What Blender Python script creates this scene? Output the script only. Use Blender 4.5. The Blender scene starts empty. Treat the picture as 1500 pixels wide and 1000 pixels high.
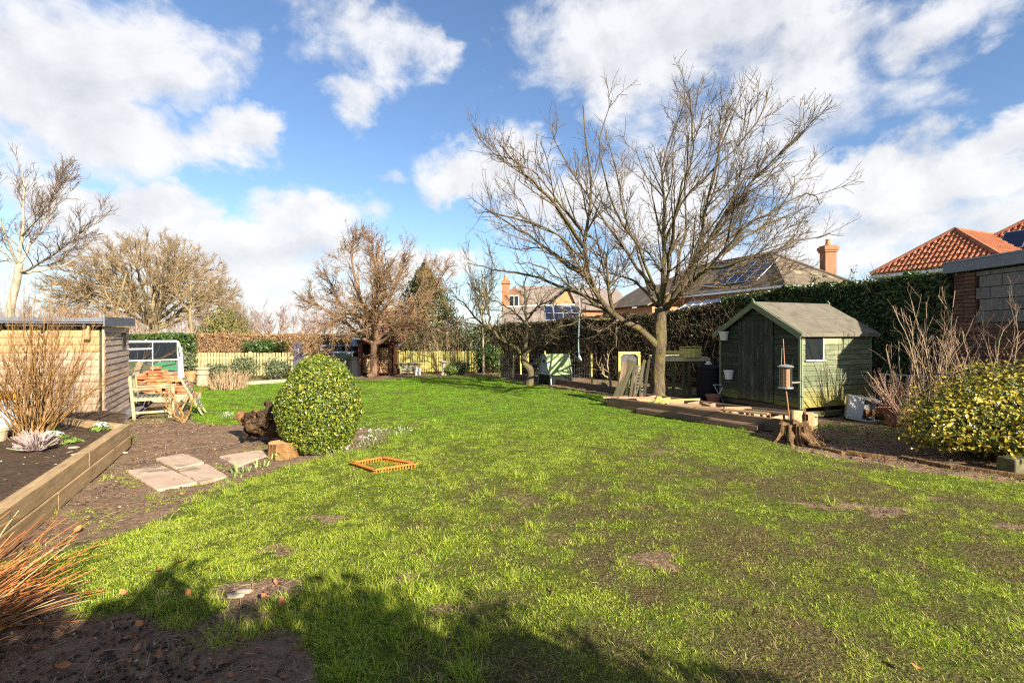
import bpy, math, random
import numpy as np
from mathutils import Vector, Matrix

R = math.radians
rng = np.random.default_rng(11)
random.seed(11)
scene = bpy.context.scene
COL = scene.collection
F, HZ, CAM = 720.0, 488.0, 1.65           # photograph focal length in pixels, horizon row, eye height

# ------------------------------------------------------------------ camera
cam_d = bpy.data.cameras.new('camera')
cam = bpy.data.objects.new('camera', cam_d); COL.objects.link(cam)
cam.location = (0, 0, CAM); cam.rotation_euler = (R(90), 0, 0)
cam_d.sensor_width = 36.0; cam_d.lens = 36.0 * F / 1500.0
cam_d.shift_y = -(500 - HZ) / 1500.0
cam_d.clip_start = 0.05; cam_d.clip_end = 3000
scene.camera = cam

# ------------------------------------------------------------------ world, sun, exposure
SUN_EL = 25.0
SUN_DIR = Vector((.585, -.81, 0)).normalized() * math.cos(R(SUN_EL)) + Vector((0, 0, math.sin(R(SUN_EL))))
SUN_ROT = math.atan2(.585, -.81)
scene.view_settings.view_transform = 'Standard'
scene.view_settings.look = 'None'
scene.view_settings.exposure = 1.78
scene.view_settings.gamma = 1.0
scene.view_settings.use_curve_mapping = False
sl = bpy.data.lights.new('sun', 'SUN'); sl.energy = 4.3; sl.angle = R(0.5); sl.color = (1.0, .92, .77)
so = bpy.data.objects.new('sun', sl); COL.objects.link(so)
so.rotation_euler = SUN_DIR.to_track_quat('Z', 'Y').to_euler()

world = bpy.data.worlds.new('World'); scene.world = world; world.use_nodes = True
W = world.node_tree; W.nodes.clear()

class NT:
    """tiny helper for node trees"""
    def __init__(s, tree): s.t = tree
    def n(s, typ, **kw):
        nd = s.t.nodes.new(typ)
        ins = kw.pop('ins', {})
        for k, v in kw.items(): setattr(nd, k, v)
        for k, v in ins.items(): s.set(nd.inputs[k], v)
        return nd
    def set(s, sock, v):
        if isinstance(v, bpy.types.NodeSocket): s.t.links.new(v, sock)
        else: sock.default_value = v
    def math(s, op, a, b=0.0, c=0.0, clamp=False):
        nd = s.t.nodes.new('ShaderNodeMath'); nd.operation = op; nd.use_clamp = clamp
        s.set(nd.inputs[0], a); s.set(nd.inputs[1], b); s.set(nd.inputs[2], c)
        return nd.outputs[0]
    def vmath(s, op, a, b=(0, 0, 0)):
        nd = s.t.nodes.new('ShaderNodeVectorMath'); nd.operation = op
        s.set(nd.inputs[0], a); s.set(nd.inputs[1], b)
        return nd.outputs['Value'] if op in ('LENGTH', 'DOT_PRODUCT') else nd.outputs[0]
    def noise(s, vec, scale, detail=4, rough=.55, dist=0.0):
        nd = s.t.nodes.new('ShaderNodeTexNoise')
        if vec is not None: s.t.links.new(vec, nd.inputs['Vector'])
        nd.inputs['Scale'].default_value = scale; nd.inputs['Detail'].default_value = detail
        nd.inputs['Roughness'].default_value = rough; nd.inputs['Distortion'].default_value = dist
        return nd.outputs['Fac']
    def ramp(s, fac, stops):
        nd = s.t.nodes.new('ShaderNodeValToRGB'); cr = nd.color_ramp
        while len(cr.elements) < len(stops): cr.elements.new(.5)
        for e, (p, c) in zip(cr.elements, stops):
            e.position = p; e.color = (c[0], c[1], c[2], 1) if not np.isscalar(c) else (c, c, c, 1)
        s.set(nd.inputs[0], fac)
        return nd.outputs[0]
    def mix(s, fac, a, b, mode='MIX'):
        nd = s.t.nodes.new('ShaderNodeMix'); nd.data_type = 'RGBA'; nd.blend_type = mode
        s.set(nd.inputs[0], fac)
        for i, v in ((6, a), (7, b)):
            if not isinstance(v, bpy.types.NodeSocket): v = (v[0], v[1], v[2], 1)
            s.set(nd.inputs[i], v)
        return nd.outputs[2]
    def maprange(s, v, a, b, c=0.0, d=1.0, smooth=False):
        nd = s.t.nodes.new('ShaderNodeMapRange')
        if smooth: nd.interpolation_type = 'SMOOTHSTEP'
        s.set(nd.inputs[0], v)
        for i, x in zip((1, 2, 3, 4), (a, b, c, d)): s.set(nd.inputs[i], x)
        return nd.outputs[0]

def azel(px, py):
    u = (px - 750) / F; az = math.atan(u)
    return az, math.atan((HZ - py) / F * math.cos(az))

def build_sky():
    T = NT(W)
    sky = T.n('ShaderNodeTexSky', sky_type='NISHITA', sun_disc=False)
    sky.sun_elevation = R(SUN_EL); sky.sun_rotation = SUN_ROT
    sky.air_density = 1.0; sky.dust_density = .35; sky.ozone_density = 1.6
    skyc = sky.outputs[0]
    # fair-weather cumulus, laid out by compass bearing and height above the horizon
    d = T.n('ShaderNodeTexCoord').outputs['Generated']
    sep = T.n('ShaderNodeSeparateXYZ', ins={0: d})
    az = T.math('ARCTAN2', sep.outputs[0], sep.outputs[1])
    el = T.math('ARCSINE', sep.outputs[2])
    # noise on the flattened dome, so that clouds shrink towards the horizon
    zz = T.math('ADD', T.math('MAXIMUM', sep.outputs[2], 0.0), .16)
    pl = T.n('ShaderNodeCombineXYZ', ins={0: T.math('DIVIDE', sep.outputs[0], zz), 1: T.math('DIVIDE', sep.outputs[1], zz), 2: 0.0}).outputs[0]
    ae = T.n('ShaderNodeCombineXYZ', ins={0: az, 1: T.math('MULTIPLY', el, 1.25), 2: 0.0}).outputs[0]
    warp = T.n('ShaderNodeTexNoise', ins={'Vector': ae, 'Scale': 7.0, 'Detail': 5.0, 'Roughness': .6})
    wv = T.vmath('MULTIPLY', T.vmath('SUBTRACT', warp.outputs['Color'], (.5, .5, .5)), (.22, .16, 0))
    base = T.n('ShaderNodeCombineXYZ', ins={0: az, 1: el, 2: 0.0}).outputs[0]
    p = T.vmath('ADD', base, wv)
    blobs = [  # px, py, half width, half height, strength in the photograph's pixels
        (60, 110, 230, 150, 1.0), (200, 190, 170, 60, 1.0), (350, 195, 75, 45, .95), (250, 80, 170, 80, .75), (330, 90, 60, 80, .55),
        (560, 45, 105, 60, .72), (480, 40, 110, 55, .5), (610, 60, 60, 40, .75), (515, 140, 55, 36, .7), (575, 258, 50, 14, .5),
        (180, 310, 170, 52, 1.1), (260, 300, 60, 42, 1.0), (455, 305, 110, 42, 1.05), (330, 365, 300, 60, 1.0), (400, 430, 220, 50, .75),
        (600, 395, 130, 40, .75), (655, 390, 70, 28, 1.0),
        (725, 250, 95, 62, 1.1), (700, 270, 80, 35, 1.0), (850, 290, 170, 60, .95), (950, 300, 160, 90, .85),
        (930, 60, 200, 95, 1.0), (1050, 20, 220, 60, .9), (1130, 130, 170, 130, .8), (1040, 160, 130, 70, .7), (1210, 60, 150, 60, .75),
        (1360, 55, 150, 45, .72), (1460, 20, 90, 40, .6), (1240, 160, 160, 60, .55),
        (1255, 250, 170, 48, 1.1), (1400, 255, 220, 60, 1.0), (1480, 190, 120, 35, .85), (1300, 330, 330, 60, .85), (1200, 390, 220, 40, .8),
        (1450, 330, 160, 60, .8), (1000, 400, 220, 50, .7)]
    m = None
    for px, py, rw, rh, s in blobs:
        a0, e0 = azel(px, py); c = math.cos(a0)
        ra = rw / F * c * c; re = rh / F * c
        q = T.vmath('MULTIPLY', T.vmath('SUBTRACT', p, (a0, e0, 0)), (1 / ra, 1 / re, 0))
        v = T.maprange(T.vmath('LENGTH', q), 1.50, .13, 0, s, True)
        m = v if m is None else T.math('SMOOTH_MAX', m, v, .12)
    # outside the picture the same sort of sky goes on from noise alone
    n_big = T.noise(pl, .9, 3, .5)
    rest = T.maprange(n_big, .44, .66, 0, .95, True)
    off = T.math('MULTIPLY', T.maprange(T.math('ABSOLUTE', az), .80, 1.05, 0, 1, True), 1.0)
    off2 = T.maprange(el, .60, .80, 0, 1, True)
    m = T.math('MAXIMUM', m, T.math('MULTIPLY', rest, T.math('MAXIMUM', off, off2)))
    n1 = T.noise(ae, 6.5, 9, .58, .25)
    n2 = T.noise(T.vmath('ADD', ae, (.02, .045, 0)), 6.5, 5, .55, .25)
    wisp = T.noise(T.vmath('MULTIPLY', ae, (1.0, 2.2, 1)), 9.0, 8, .65, .5)
    dens = T.math('ADD', T.math('MULTIPLY', m, 1.0), T.math('MULTIPLY', T.math('SUBTRACT', n1, .5), 1.5))
    dens = T.math('ADD', dens, T.math('MULTIPLY', T.math('SUBTRACT', wisp, .5), .45))
    alpha = T.maprange(dens, .24, .80, 0, 1, True)
    # self shading of the cloud mass: thick middles and undersides are greyer than edges and tops
    lit = T.math('ADD', .82, T.math('MULTIPLY', T.math('SUBTRACT', n1, n2), 2.6))
    lit = T.math('SUBTRACT', lit, T.maprange(dens, .80, 1.55, 0, .40, True), clamp=True)
    low = T.maprange(el, .05, .5, 1, 0)
    white = T.mix(low, (4.7, 4.75, 4.9), (5.1, 5.05, 5.0))
    cc = T.mix(lit, T.mix(low, (2.9, 3.05, 3.35), (3.5, 3.6, 3.8)), white)
    # thin milky veil towards the horizon
    hz = T.maprange(el, .0, .20, .50, 0.0, True)
    skyc = T.mix(1.0, skyc, (.74, .83, .95), 'MULTIPLY')
    skyc = T.mix(hz, skyc, (4.0, 4.5, 5.1))
    colr = T.mix(T.math('MULTIPLY', T.math('POWER', alpha, .85), .96), skyc, cc)
    bg = T.n('ShaderNodeBackground', ins={'Color': colr, 'Strength': .060})
    out = T.n('ShaderNodeOutputWorld', ins={0: bg.outputs[0]})
build_sky()

cy = scene.cycles
cy.max_bounces = 6; cy.diffuse_bounces = 3; cy.glossy_bounces = 2; cy.transmission_bounces = 4; cy.transparent_max_bounces = 8
cy.use_denoising = False
try:
    cy.denoiser = 'OPENIMAGEDENOISE'; cy.denoising_input_passes = 'RGB_ALBEDO_NORMAL'; cy.denoising_prefilter = 'ACCURATE'
except Exception:
    pass
cy.sample_clamp_indirect = 6
scene.render.film_transparent = False
cy.filter_width = 1.2 if hasattr(cy, 'filter_width') else 1.5

# ------------------------------------------------------------------ placing helpers
def at(px, py, Y): return Vector(((px - 750) / F * Y, Y, CAM - (py - HZ) / F * Y))
def gr(px, py, z=0.0):
    Y = (CAM - z) * F / (py - HZ); return Vector(((px - 750) / F * Y, Y, z))

# ------------------------------------------------------------------ numpy value noise
def _hash(ix, iy, seed):
    h = (ix.astype(np.int64) * 374761393 + iy.astype(np.int64) * 668265263 + seed * 2147483647) & 0xffffffff
    h = ((h ^ (h >> 13)) * 1274126177) & 0xffffffff
    return ((h ^ (h >> 16)) & 0xffff) / 65535.0
def vnoise(x, y, s, seed=0):
    x = np.asarray(x, float) * s; y = np.asarray(y, float) * s
    ix = np.floor(x); iy = np.floor(y); fx = x - ix; fy = y - iy
    fx = fx * fx * (3 - 2 * fx); fy = fy * fy * (3 - 2 * fy)
    a = _hash(ix, iy, seed); b = _hash(ix + 1, iy, seed); c = _hash(ix, iy + 1, seed); d = _hash(ix + 1, iy + 1, seed)
    return (a + (b - a) * fx) * (1 - fy) + (c + (d - c) * fx) * fy
def fbm(x, y, s, seed=0, octv=4):
    t = 0; a = .5; n = 0
    for i in range(octv):
        t = t + a * vnoise(x, y, s * 2 ** i, seed + i * 17); n += a; a *= .5
    return t / n
def inside(poly, x, y):
    r = np.zeros(np.shape(x), bool); n = len(poly)
    for i in range(n):
        x0, y0 = poly[i]; x1, y1 = poly[(i + 1) % n]
        if y0 == y1: continue
        c = ((y0 > y) != (y1 > y)) & (x < (x1 - x0) * (y - y0) / (y1 - y0) + x0)
        r ^= c
    return r
def soft_inside(poly, x, y, w=.15, n=8, seed=3):
    acc = 0
    for i in range(n):
        a = 2 * math.pi * i / n; rr = w * (.5 + .5 * (i % 2))
        acc = acc + inside(poly, x + rr * math.cos(a), y + rr * math.sin(a))
    return acc / n

# ------------------------------------------------------------------ meshes
def make_mesh(name, V, faces, smooth=False):
    """V (N,3); faces: list of (M,k) integer arrays or ragged lists"""
    V = np.asarray(V, np.float32).reshape(-1, 3)
    loops = []; starts = []; pos = 0
    for f in faces:
        if isinstance(f, np.ndarray):
            if len(f) == 0: continue
            k = f.shape[1]; loops.append(f.reshape(-1)); starts.append(pos + np.arange(len(f)) * k); pos += f.size
        else:
            loops.append(np.asarray(f)); starts.append(np.array([pos])); pos += len(f)
    L = np.concatenate(loops).astype(np.int32); S = np.concatenate(starts).astype(np.int32)
    me = bpy.data.meshes.new(name)
    me.vertices.add(len(V)); me.vertices.foreach_set('co', V.ravel())
    me.loops.add(len(L)); me.loops.foreach_set('vertex_index', L)
    me.polygons.add(len(S)); me.polygons.foreach_set('loop_start', S)
    me.polygons.foreach_set('use_smooth', np.full(len(S), bool(smooth)))
    me.update(calc_edges=True)
    return me

WM = {}
def link(name, data, mat=None, parent=None, world=None):
    o = bpy.data.objects.new(name, data); COL.objects.link(o)
    w = Matrix.Identity(4) if world is None else world
    if mat is not None and data is not None and len(data.materials) == 0: data.materials.append(mat)
    WM[o.name] = w
    if parent is not None:
        o.parent = parent; o.matrix_parent_inverse = WM[parent.name].inverted()
    o.matrix_basis = w
    return o
def tag(o, label, cat, group=None):
    o['label'] = label; o['category'] = cat
    if group: o['group'] = group
    return o
def thing(name, label, cat, loc=(0, 0, 0), group=None):
    return tag(link(name, None, world=Matrix.Translation(Vector(loc))), label, cat, group)
def structure(o): o['kind'] = 'structure'; return o
def stuff(o): o['kind'] = 'stuff'; return o
def kids(o): return [c for c in COL.objects if c.parent == o]
def copy_thing(root, world, label, children):
    """copy a thing and its parts (children: list of (part, [sub-parts]))"""
    r = root.copy(); COL.objects.link(r); r.matrix_basis = world; r['label'] = label; WM[r.name] = world
    for c, subs in children:
        k = c.copy(); COL.objects.link(k); k.parent = r
        for s in subs:
            q = s.copy(); COL.objects.link(q); q.parent = k
    return r

class MB:
    def __init__(s): s.v = []; s.f = []; s.n = 0
    def add(s, V, faces):
        V = np.asarray(V, float).reshape(-1, 3)
        for f in faces:
            s.f.append(np.asarray(f) + s.n if isinstance(f, np.ndarray) else [i + s.n for i in f])
        s.v.append(V); s.n += len(V); return s
    def box(s, lo, hi, M=None):
        x0, y0, z0 = lo; x1, y1, z1 = hi
        V = np.array([(x0, y0, z0), (x1, y0, z0), (x1, y1, z0), (x0, y1, z0), (x0, y0, z1), (x1, y0, z1), (x1, y1, z1), (x0, y1, z1)], float)
        if M is not None: V = np.array([M @ Vector(v) for v in V])
        return s.add(V, [np.array([(0, 3, 2, 1), (4, 5, 6, 7), (0, 1, 5, 4), (1, 2, 6, 5), (2, 3, 7, 6), (3, 0, 4, 7)])])
    def prism(s, poly, vec):
        """poly: 3D points in order, extruded along vec"""
        P = np.array([list(p) for p in poly], float); n = len(P)
        V = np.concatenate([P, P + np.array(list(vec))])
        s.add(V, [np.array([(i, (i + 1) % n, n + (i + 1) % n, n + i) for i in range(n)])])
        s.f.append([i + s.n - 2 * n for i in range(n)][::-1]); s.f.append([n + i + s.n - 2 * n for i in range(n)])
        return s
    def tube(s, pts, rad, sides=8, caps=True):
        pts = np.asarray([list(p) for p in pts], float)[None]
        rad = np.full(pts.shape[1], rad) if np.isscalar(rad) else np.asarray(rad, float)
        V, Fq = tube_batch(pts, rad[None], sides); b = s.n
        s.add(V, [Fq])
        if caps:
            s.f.append([b + i for i in range(sides)][::-1]); s.f.append([s.n - sides + i for i in range(sides)])
        return s
    def lathe(s, prof, c=(0, 0, 0), segs=16, M=None):
        c = np.asarray(list(c), float); a = np.arange(segs) * 2 * math.pi / segs
        V = np.concatenate([np.stack([r * np.cos(a), r * np.sin(a), np.full(segs, z)], 1) for r, z in prof])
        if M is not None: V = np.array([M @ Vector(v) for v in V])
        V = V + c; n = len(prof)
        i = np.arange(segs); j = (i + 1) % segs
        fs = np.concatenate([np.stack([k * segs + i, k * segs + j, (k + 1) * segs + j, (k + 1) * segs + i], 1) for k in range(n - 1)])
        b = s.n; s.add(V, [fs])
        if prof[0][0] > .002: s.f.append([b + q for q in range(segs)][::-1])
        if prof[-1][0] > .002: s.f.append([b + (n - 1) * segs + q for q in range(segs)])
        return s
    def build(s, name, mat, parent=None, smooth=False, origin=None):
        V = np.concatenate(s.v)
        if origin is None:
            origin = WM[parent.name].to_translation() if parent is not None else None
        if origin is None: origin = Vector((V[:, 0].mean(), V[:, 1].mean(), V[:, 2].min()))
        me = make_mesh(name, V - np.array(list(origin)), s.f, smooth)
        return link(name, me, mat, parent, Matrix.Translation(origin))

def tube_batch(pts, rad, sides):
    """pts (N,P,3), rad (N,P) -> verts, quads"""
    N, P, _ = pts.shape
    tan = np.gradient(pts, axis=1); tan /= np.linalg.norm(tan, axis=2, keepdims=True) + 1e-9
    mean = np.abs(pts[:, -1] - pts[:, 0]); ref = np.zeros((N, 3)); ref[np.arange(N), np.argmin(mean, 1)] = 1
    u = np.cross(tan, ref[:, None, :]); u /= np.linalg.norm(u, axis=2, keepdims=True) + 1e-9
    v = np.cross(tan, u)
    a = np.arange(sides) * 2 * math.pi / sides
    V = pts[:, :, None, :] + rad[:, :, None, None] * (np.cos(a)[None, None, :, None] * u[:, :, None, :] + np.sin(a)[None, None, :, None] * v[:, :, None, :])
    idx = np.arange(N * P * sides).reshape(N, P, sides); nx = np.roll(idx, -1, axis=2)
    Fq = np.stack([idx[:, :-1], nx[:, :-1], nx[:, 1:], idx[:, 1:]], -1).reshape(-1, 4)
    return V.reshape(-1, 3), Fq

# pieces of sawn timber: one mesh per size, local X along the length, edges eased
_plank = {}
def plank_mesh(L, w, t, ease=.15, mat=None):
    key = (round(L, 2), round(w, 3), round(t, 3), mat.name if mat else '')
    if key in _plank: return _plank[key]
    L, w, t = max(key[0], .01), max(key[1], .004), max(key[2], .003)
    c = min(w, t) * ease
    y, z = w / 2, t / 2
    sec = [(-y + c, -z), (y - c, -z), (y, -z + c), (y, z - c), (y - c, z), (-y + c, z), (-y, z - c), (-y, -z + c)]
    V = [(-L / 2, a, b) for a, b in sec] + [(L / 2, a, b) for a, b in sec]
    fs = [np.array([(i, (i + 1) % 8, 8 + (i + 1) % 8, 8 + i) for i in range(8)][:]), list(range(8))[::-1], list(range(8, 16))]
    me = make_mesh('plank', V, fs); _plank[key] = me
    if mat: me.materials.append(mat)
    return me
def plank(name, parent, p0, p1, w, t, mat, up=(0, 0, 1), ease=.12):
    """p0->p1 is the centre line, t lies along up"""
    p0 = Vector(p0); p1 = Vector(p1); x = (p1 - p0); L = x.length; x.normalize()
    z = Vector(up); z = z - x * z.dot(x)
    if z.length < 1e-5: z = Vector((1, 0, 0)) - x * x.x
    z.normalize(); y = z.cross(x)
    M = Matrix((x, y, z)).transposed().to_4x4(); M.translation = (p0 + p1) / 2
    return link(name, plank_mesh(L, w, t, ease, mat), mat, parent, M)
# ------------------------------------------------------------------ materials
def new_mat(name):
    m = bpy.data.materials.new(name); m.use_nodes = True; m.node_tree.nodes.clear()
    return m, NT(m.node_tree)
def finish(T, col, rough=.8, bump=None, bstr=.3, bdist=.01, spec=.3, metal=0.0, trans=None, alpha=None):
    b = T.n('ShaderNodeBsdfPrincipled')
    T.set(b.inputs['Base Color'], col if isinstance(col, bpy.types.NodeSocket) else (*col[:3], 1))
    T.set(b.inputs['Roughness'], rough); T.set(b.inputs['Metallic'], metal); b.inputs['Specular IOR Level'].default_value = spec
    if bump is not None:
        bn = T.n('ShaderNodeBump', ins={'Height': bump, 'Strength': bstr, 'Distance': bdist}); T.t.links.new(bn.outputs[0], b.inputs['Normal'])
    sh = b.outputs[0]
    if trans is not None:
        tb = T.n('ShaderNodeBsdfTranslucent'); T.set(tb.inputs[0], col if isinstance(col, bpy.types.NodeSocket) else (*col[:3], 1))
        sh = T.n('ShaderNodeMixShader', ins={0: trans, 1: sh, 2: tb.outputs[0]}).outputs[0]
    T.n('ShaderNodeOutputMaterial', ins={0: sh})
def rnd_obj(T):
    return T.n('ShaderNodeObjectInfo').outputs['Random']
def obj_coord(T, scale=(1, 1, 1)):
    """object coordinates, shifted at random for every object that shares a mesh"""
    c = T.n('ShaderNodeTexCoord').outputs['Object']; r = rnd_obj(T)
    off = T.n('ShaderNodeCombineXYZ', ins={0: T.math('MULTIPLY', r, 37.0), 1: T.math('MULTIPLY', r, 91.0), 2: T.math('MULTIPLY', r, 53.0)}).outputs[0]
    return T.vmath('MULTIPLY', T.vmath('ADD', c, off), scale)
def mottled(name, c1, c2, scale=6, rough=.85, bump=.3, bdist=.01, detail=6, spec=.3, metal=0.0, vary=.25, c3=None, s3=.6):
    m, T = new_mat(name)
    co = obj_coord(T)
    n = T.noise(co, scale, detail, .6)
    col = T.ramp(n, [(.3, c1), (.72, c2)])
    if c3 is not None:
        col = T.mix(T.maprange(T.noise(co, scale * s3, 5, .65), .52, .66, 0, .85, True), col, c3)
    v = T.maprange(rnd_obj(T), 0, 1, 1 - vary, 1 + vary)
    col = T.mix(1.0, col, T.n('ShaderNodeCombineColor', ins={0: v, 1: v, 2: v}).outputs[0], 'MULTIPLY')
    finish(T, col, rough, T.noise(co, scale * 4, 5, .6), bump, bdist, spec, metal)
    return m
def timber(name, c1, c2, grain=22, rough=.8, vary=.22, knots=.0, dirt=None, dirt_amt=.5, bump=.35, zstain=None):
    """sawn wood, grain along local X; dirt: a stain colour; zstain: (colour, z0, z1) algae that fades out with height"""
    m, T = new_mat(name)
    co = obj_coord(T)
    g = T.noise(T.vmath('MULTIPLY', co, (1.1, grain, grain)), 1.6, 6, .62, .6)
    fine = T.noise(T.vmath('MULTIPLY', co, (3, grain * 4, grain * 4)), 1.5, 4, .6)
    col = T.ramp(g, [(.32, c1), (.68, c2)])
    col = T.mix(T.maprange(fine, .45, .75, 0, .4), col, [x * .45 for x in c1])
    if knots:
        k = T.noise(T.vmath('MULTIPLY', co, (2.2, 9, 9)), 1.3, 2, .4)
        col = T.mix(T.maprange(k, .68, .78, 0, knots, True), col, (.10, .055, .025))
    if dirt is not None:
        d = T.noise(T.vmath('MULTIPLY', co, (1, 2.5, 2.5)), 2.4, 7, .7)
        col = T.mix(T.maprange(d, .46, .64, 0, dirt_amt, True), col, dirt)
    if zstain is not None:
        gp = T.n('ShaderNodeNewGeometry').outputs['Position']
        z = T.n('ShaderNodeSeparateXYZ', ins={0: gp}).outputs[2]
        nz = T.math('ADD', z, T.math('MULTIPLY', T.math('SUBTRACT', T.noise(gp, 5, 5, .65), .5), 1.1 * (zstain[2] - zstain[1])))
        col = T.mix(T.maprange(nz, zstain[1], zstain[2], zstain[3] if len(zstain) > 3 else .8, 0, True), col, zstain[0])
    v = T.maprange(rnd_obj(T), 0, 1, 1 - vary, 1 + vary)
    col = T.mix(1.0, col, T.n('ShaderNodeCombineColor', ins={0: v, 1: v, 2: v}).outputs[0], 'MULTIPLY')
    finish(T, col, rough, T.math('ADD', g, T.math('MULTIPLY', fine, .5)), bump, .006, .25)
    return m
def bark(name, c1, c2, moss=None, moss_amt=.6, scale=9, up_only=False):
    m, T = new_mat(name)
    co = T.n('ShaderNodeTexCoord').outputs['Object']
    n = T.noise(T.vmath('MULTIPLY', co, (1, 1, .30)), scale, 8, .70, .4)
    f = T.noise(T.vmath('MULTIPLY', co, (1, 1, .22)), scale * 3.5, 6, .68, .3)
    col = T.ramp(T.math('ADD', T.math('MULTIPLY', n, .55), T.math('MULTIPLY', f, .45)), [(.38, c1), (.60, c2)])
    if moss is not None:
        ms = T.noise(co, 3.2, 7, .74)
        col = T.mix(T.maprange(ms, .47, .62, 0, moss_amt, True), col, moss)
    finish(T, col, .92, T.math('ADD', n, T.math('MULTIPLY', f, .8)), .9, .04, .12)
    return m
def leafy(name, stops, rough=.45, trans=.3, spec=.4, posvar=None):
    """leaf mesh: every leaf is an island and takes its own tint"""
    m, T = new_mat(name)
    r = T.n('ShaderNodeNewGeometry').outputs['Random Per Island']
    col = T.ramp(r, stops)
    if posvar is not None:
        co = T.n('ShaderNodeTexCoord').outputs['Object']
        col = T.mix(T.maprange(T.noise(co, posvar[1], 4, .6), .42, .62, 0, posvar[2], True), col, posvar[0])
    finish(T, col, rough, spec=spec, trans=trans)
    return m
def plain(name, c, rough=.5, spec=.4, metal=0.0):
    return mottled(name, [x * .88 for x in c], [min(1, x * 1.08) for x in c], 4, rough, .08, .004, 5, spec, metal, .05)

M = {}
M['log_orange'] = timber('stained_log_lap', (.36, .21, .095), (.46, .30, .155), 12, .7, .06, .5)
M['log_pale'] = timber('weathered_log_lap', (.34, .225, .145), (.46, .325, .22), 12, .8, .10, .5, (.27, .17, .11), .4)
M['grey_board'] = timber('silvered_board', (.38, .28, .22), (.62, .49, .405), 16, .85, .14, .2, (.17, .12, .10), .4)
M['sleeper'] = timber('treated_sleeper', (.33, .205, .098), (.46, .32, .17), 14, .8, .12, .45, (.16, .115, .05), .5)
M['old_sleeper'] = timber('old_sleeper', (.085, .055, .035), (.19, .125, .075), 14, .85, .16, .3, (.07, .05, .03), .5)
M['offcut'] = timber('sawn_offcut', (.27, .165, .09), (.42, .28, .16), 16, .8, .22, .3, (.22, .14, .08), .4)
M['new_green'] = timber('treated_green_timber', (.42, .36, .08), (.58, .50, .14), 16, .75, .14, .25)
M['picket'] = timber('treated_picket', (.36, .30, .075), (.48, .42, .13), 16, .75, .10, .25)
M['picket_pale'] = timber('weathered_picket', (.34, .27, .125), (.48, .40, .21), 16, .8, .12, .25)
M['teak'] = timber('pale_teak', (.31, .25, .14), (.43, .36, .21), 18, .75, .10, .1, (.22, .19, .085), .4)
M['slat_dark'] = timber('grey_slat', (.14, .12, .095), (.26, .23, .17), 18, .85, .2, .1)
M['mossy_plank'] = timber('mossy_plank', (.028, .022, .013), (.070, .056, .033), 16, .88, .4, .2, (.065, .065, .022), .6)  # tone darkened to put shade into the leaning planks; green patches are moss
M['yellow_plank'] = timber('yellow_plank', (.46, .38, .11), (.58, .50, .17), 16, .8, .1, .1)
M['pallet'] = timber('pallet_wood', (.42, .37, .21), (.58, .52, .33), 16, .82, .15, .2)
M['pallet_green'] = timber('green_pallet_wood', (.085, .075, .032), (.17, .15, .07), 16, .85, .25, .2)
M['red_timber'] = timber('red_brown_timber', (.105, .035, .02), (.19, .07, .04), 14, .85, .25, .2, (.12, .06, .04), .5)
M['shed_dark'] = timber('dark_green_board', (.020, .030, .018), (.052, .062, .038), 16, .8, .30, .2, (.095, .082, .06), .55, .4, ((.15, .15, .03), .15, .55, .8))  # front and door boards: darker copies of the side's green, for shade
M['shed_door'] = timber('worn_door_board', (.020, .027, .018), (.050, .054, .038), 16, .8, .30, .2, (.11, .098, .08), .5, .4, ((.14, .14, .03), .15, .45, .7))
M['shed_side'] = timber('sunlit_green_board', (.088, .106, .052), (.155, .172, .090), 14, .75, .09, .1, (.27, .235, .15), .7, .3, ((.25, .20, .025), .15, .75, .75))  # lighter copy of the board green for the sunlit side; pale patches are wear
M['shed_trim'] = timber('sage_trim', (.155, .185, .105), (.205, .235, .145), 12, .7, .05, .0, (.12, .13, .08), .3)
M['bare_panel'] = timber('bare_panel', (.42, .30, .16), (.52, .40, .24), 14, .8, .05, .2, (.3, .2, .1), .4)
M['purple_post'] = timber('purple_grey_post', (.075, .062, .085), (.12, .10, .13), 12, .7, .05)
M['felt_grey'] = mottled('grey_felt', (.10, .11, .135), (.15, .165, .195), 8, .7, .15, .004)
M['felt_tan'] = mottled('tan_mineral_felt', (.105, .090, .066), (.160, .138, .103), 5, .9, .4, .006, 9, c3=(.085, .078, .05))
M['soil'] = mottled('soil_clod', (.045, .030, .021), (.085, .058, .040), 12, .95, .8, .02)
M['slab'] = mottled('sandstone_slab', (.33, .235, .165), (.46, .345, .255), 5, .88, .3, .006, 8, vary=.07, c3=(.14, .098, .066), s3=.45)
M['brick'] = mottled('orange_brick', (.32, .105, .040), (.44, .175, .07), 14, .88, .4, .006, 7, vary=.42, c3=(.42, .27, .17))
M['brick_dark'] = mottled('red_brick', (.115, .058, .036), (.19, .10, .062), 14, .9, .4, .006, 7, vary=.25)
M['block'] = mottled('concrete_block', (.16, .15, .13), (.24, .225, .195), 16, .92, .6, .008, 7, vary=.16, c3=(.13, .13, .10), s3=.3)
M['mortar'] = mottled('mortar', (.24, .22, .19), (.32, .30, .26), 20, .95, .4, .004)
M['flashing'] = mottled('grey_metal_flashing', (.20, .22, .25), (.27, .29, .32), 3, .5, .1, .004)
M['white_frame'] = plain('white_paint', (.56, .56, .53), .5)
M['white_dirty'] = mottled('grubby_white_glaze', (.50, .49, .46), (.60, .59, .56), 3, .35, .05, .003, 4, .5, vary=.03)
M['white_plastic'] = plain('off_white_plastic', (.72, .71, .66), .45)
M['terracotta'] = mottled('terracotta', (.44, .17, .075), (.55, .25, .12), 8, .85, .2, .004, vary=.1)
M['terracotta_dark'] = mottled('weathered_terracotta', (.22, .085, .05), (.32, .14, .085), 8, .85, .2, .004, vary=.1)
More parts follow.
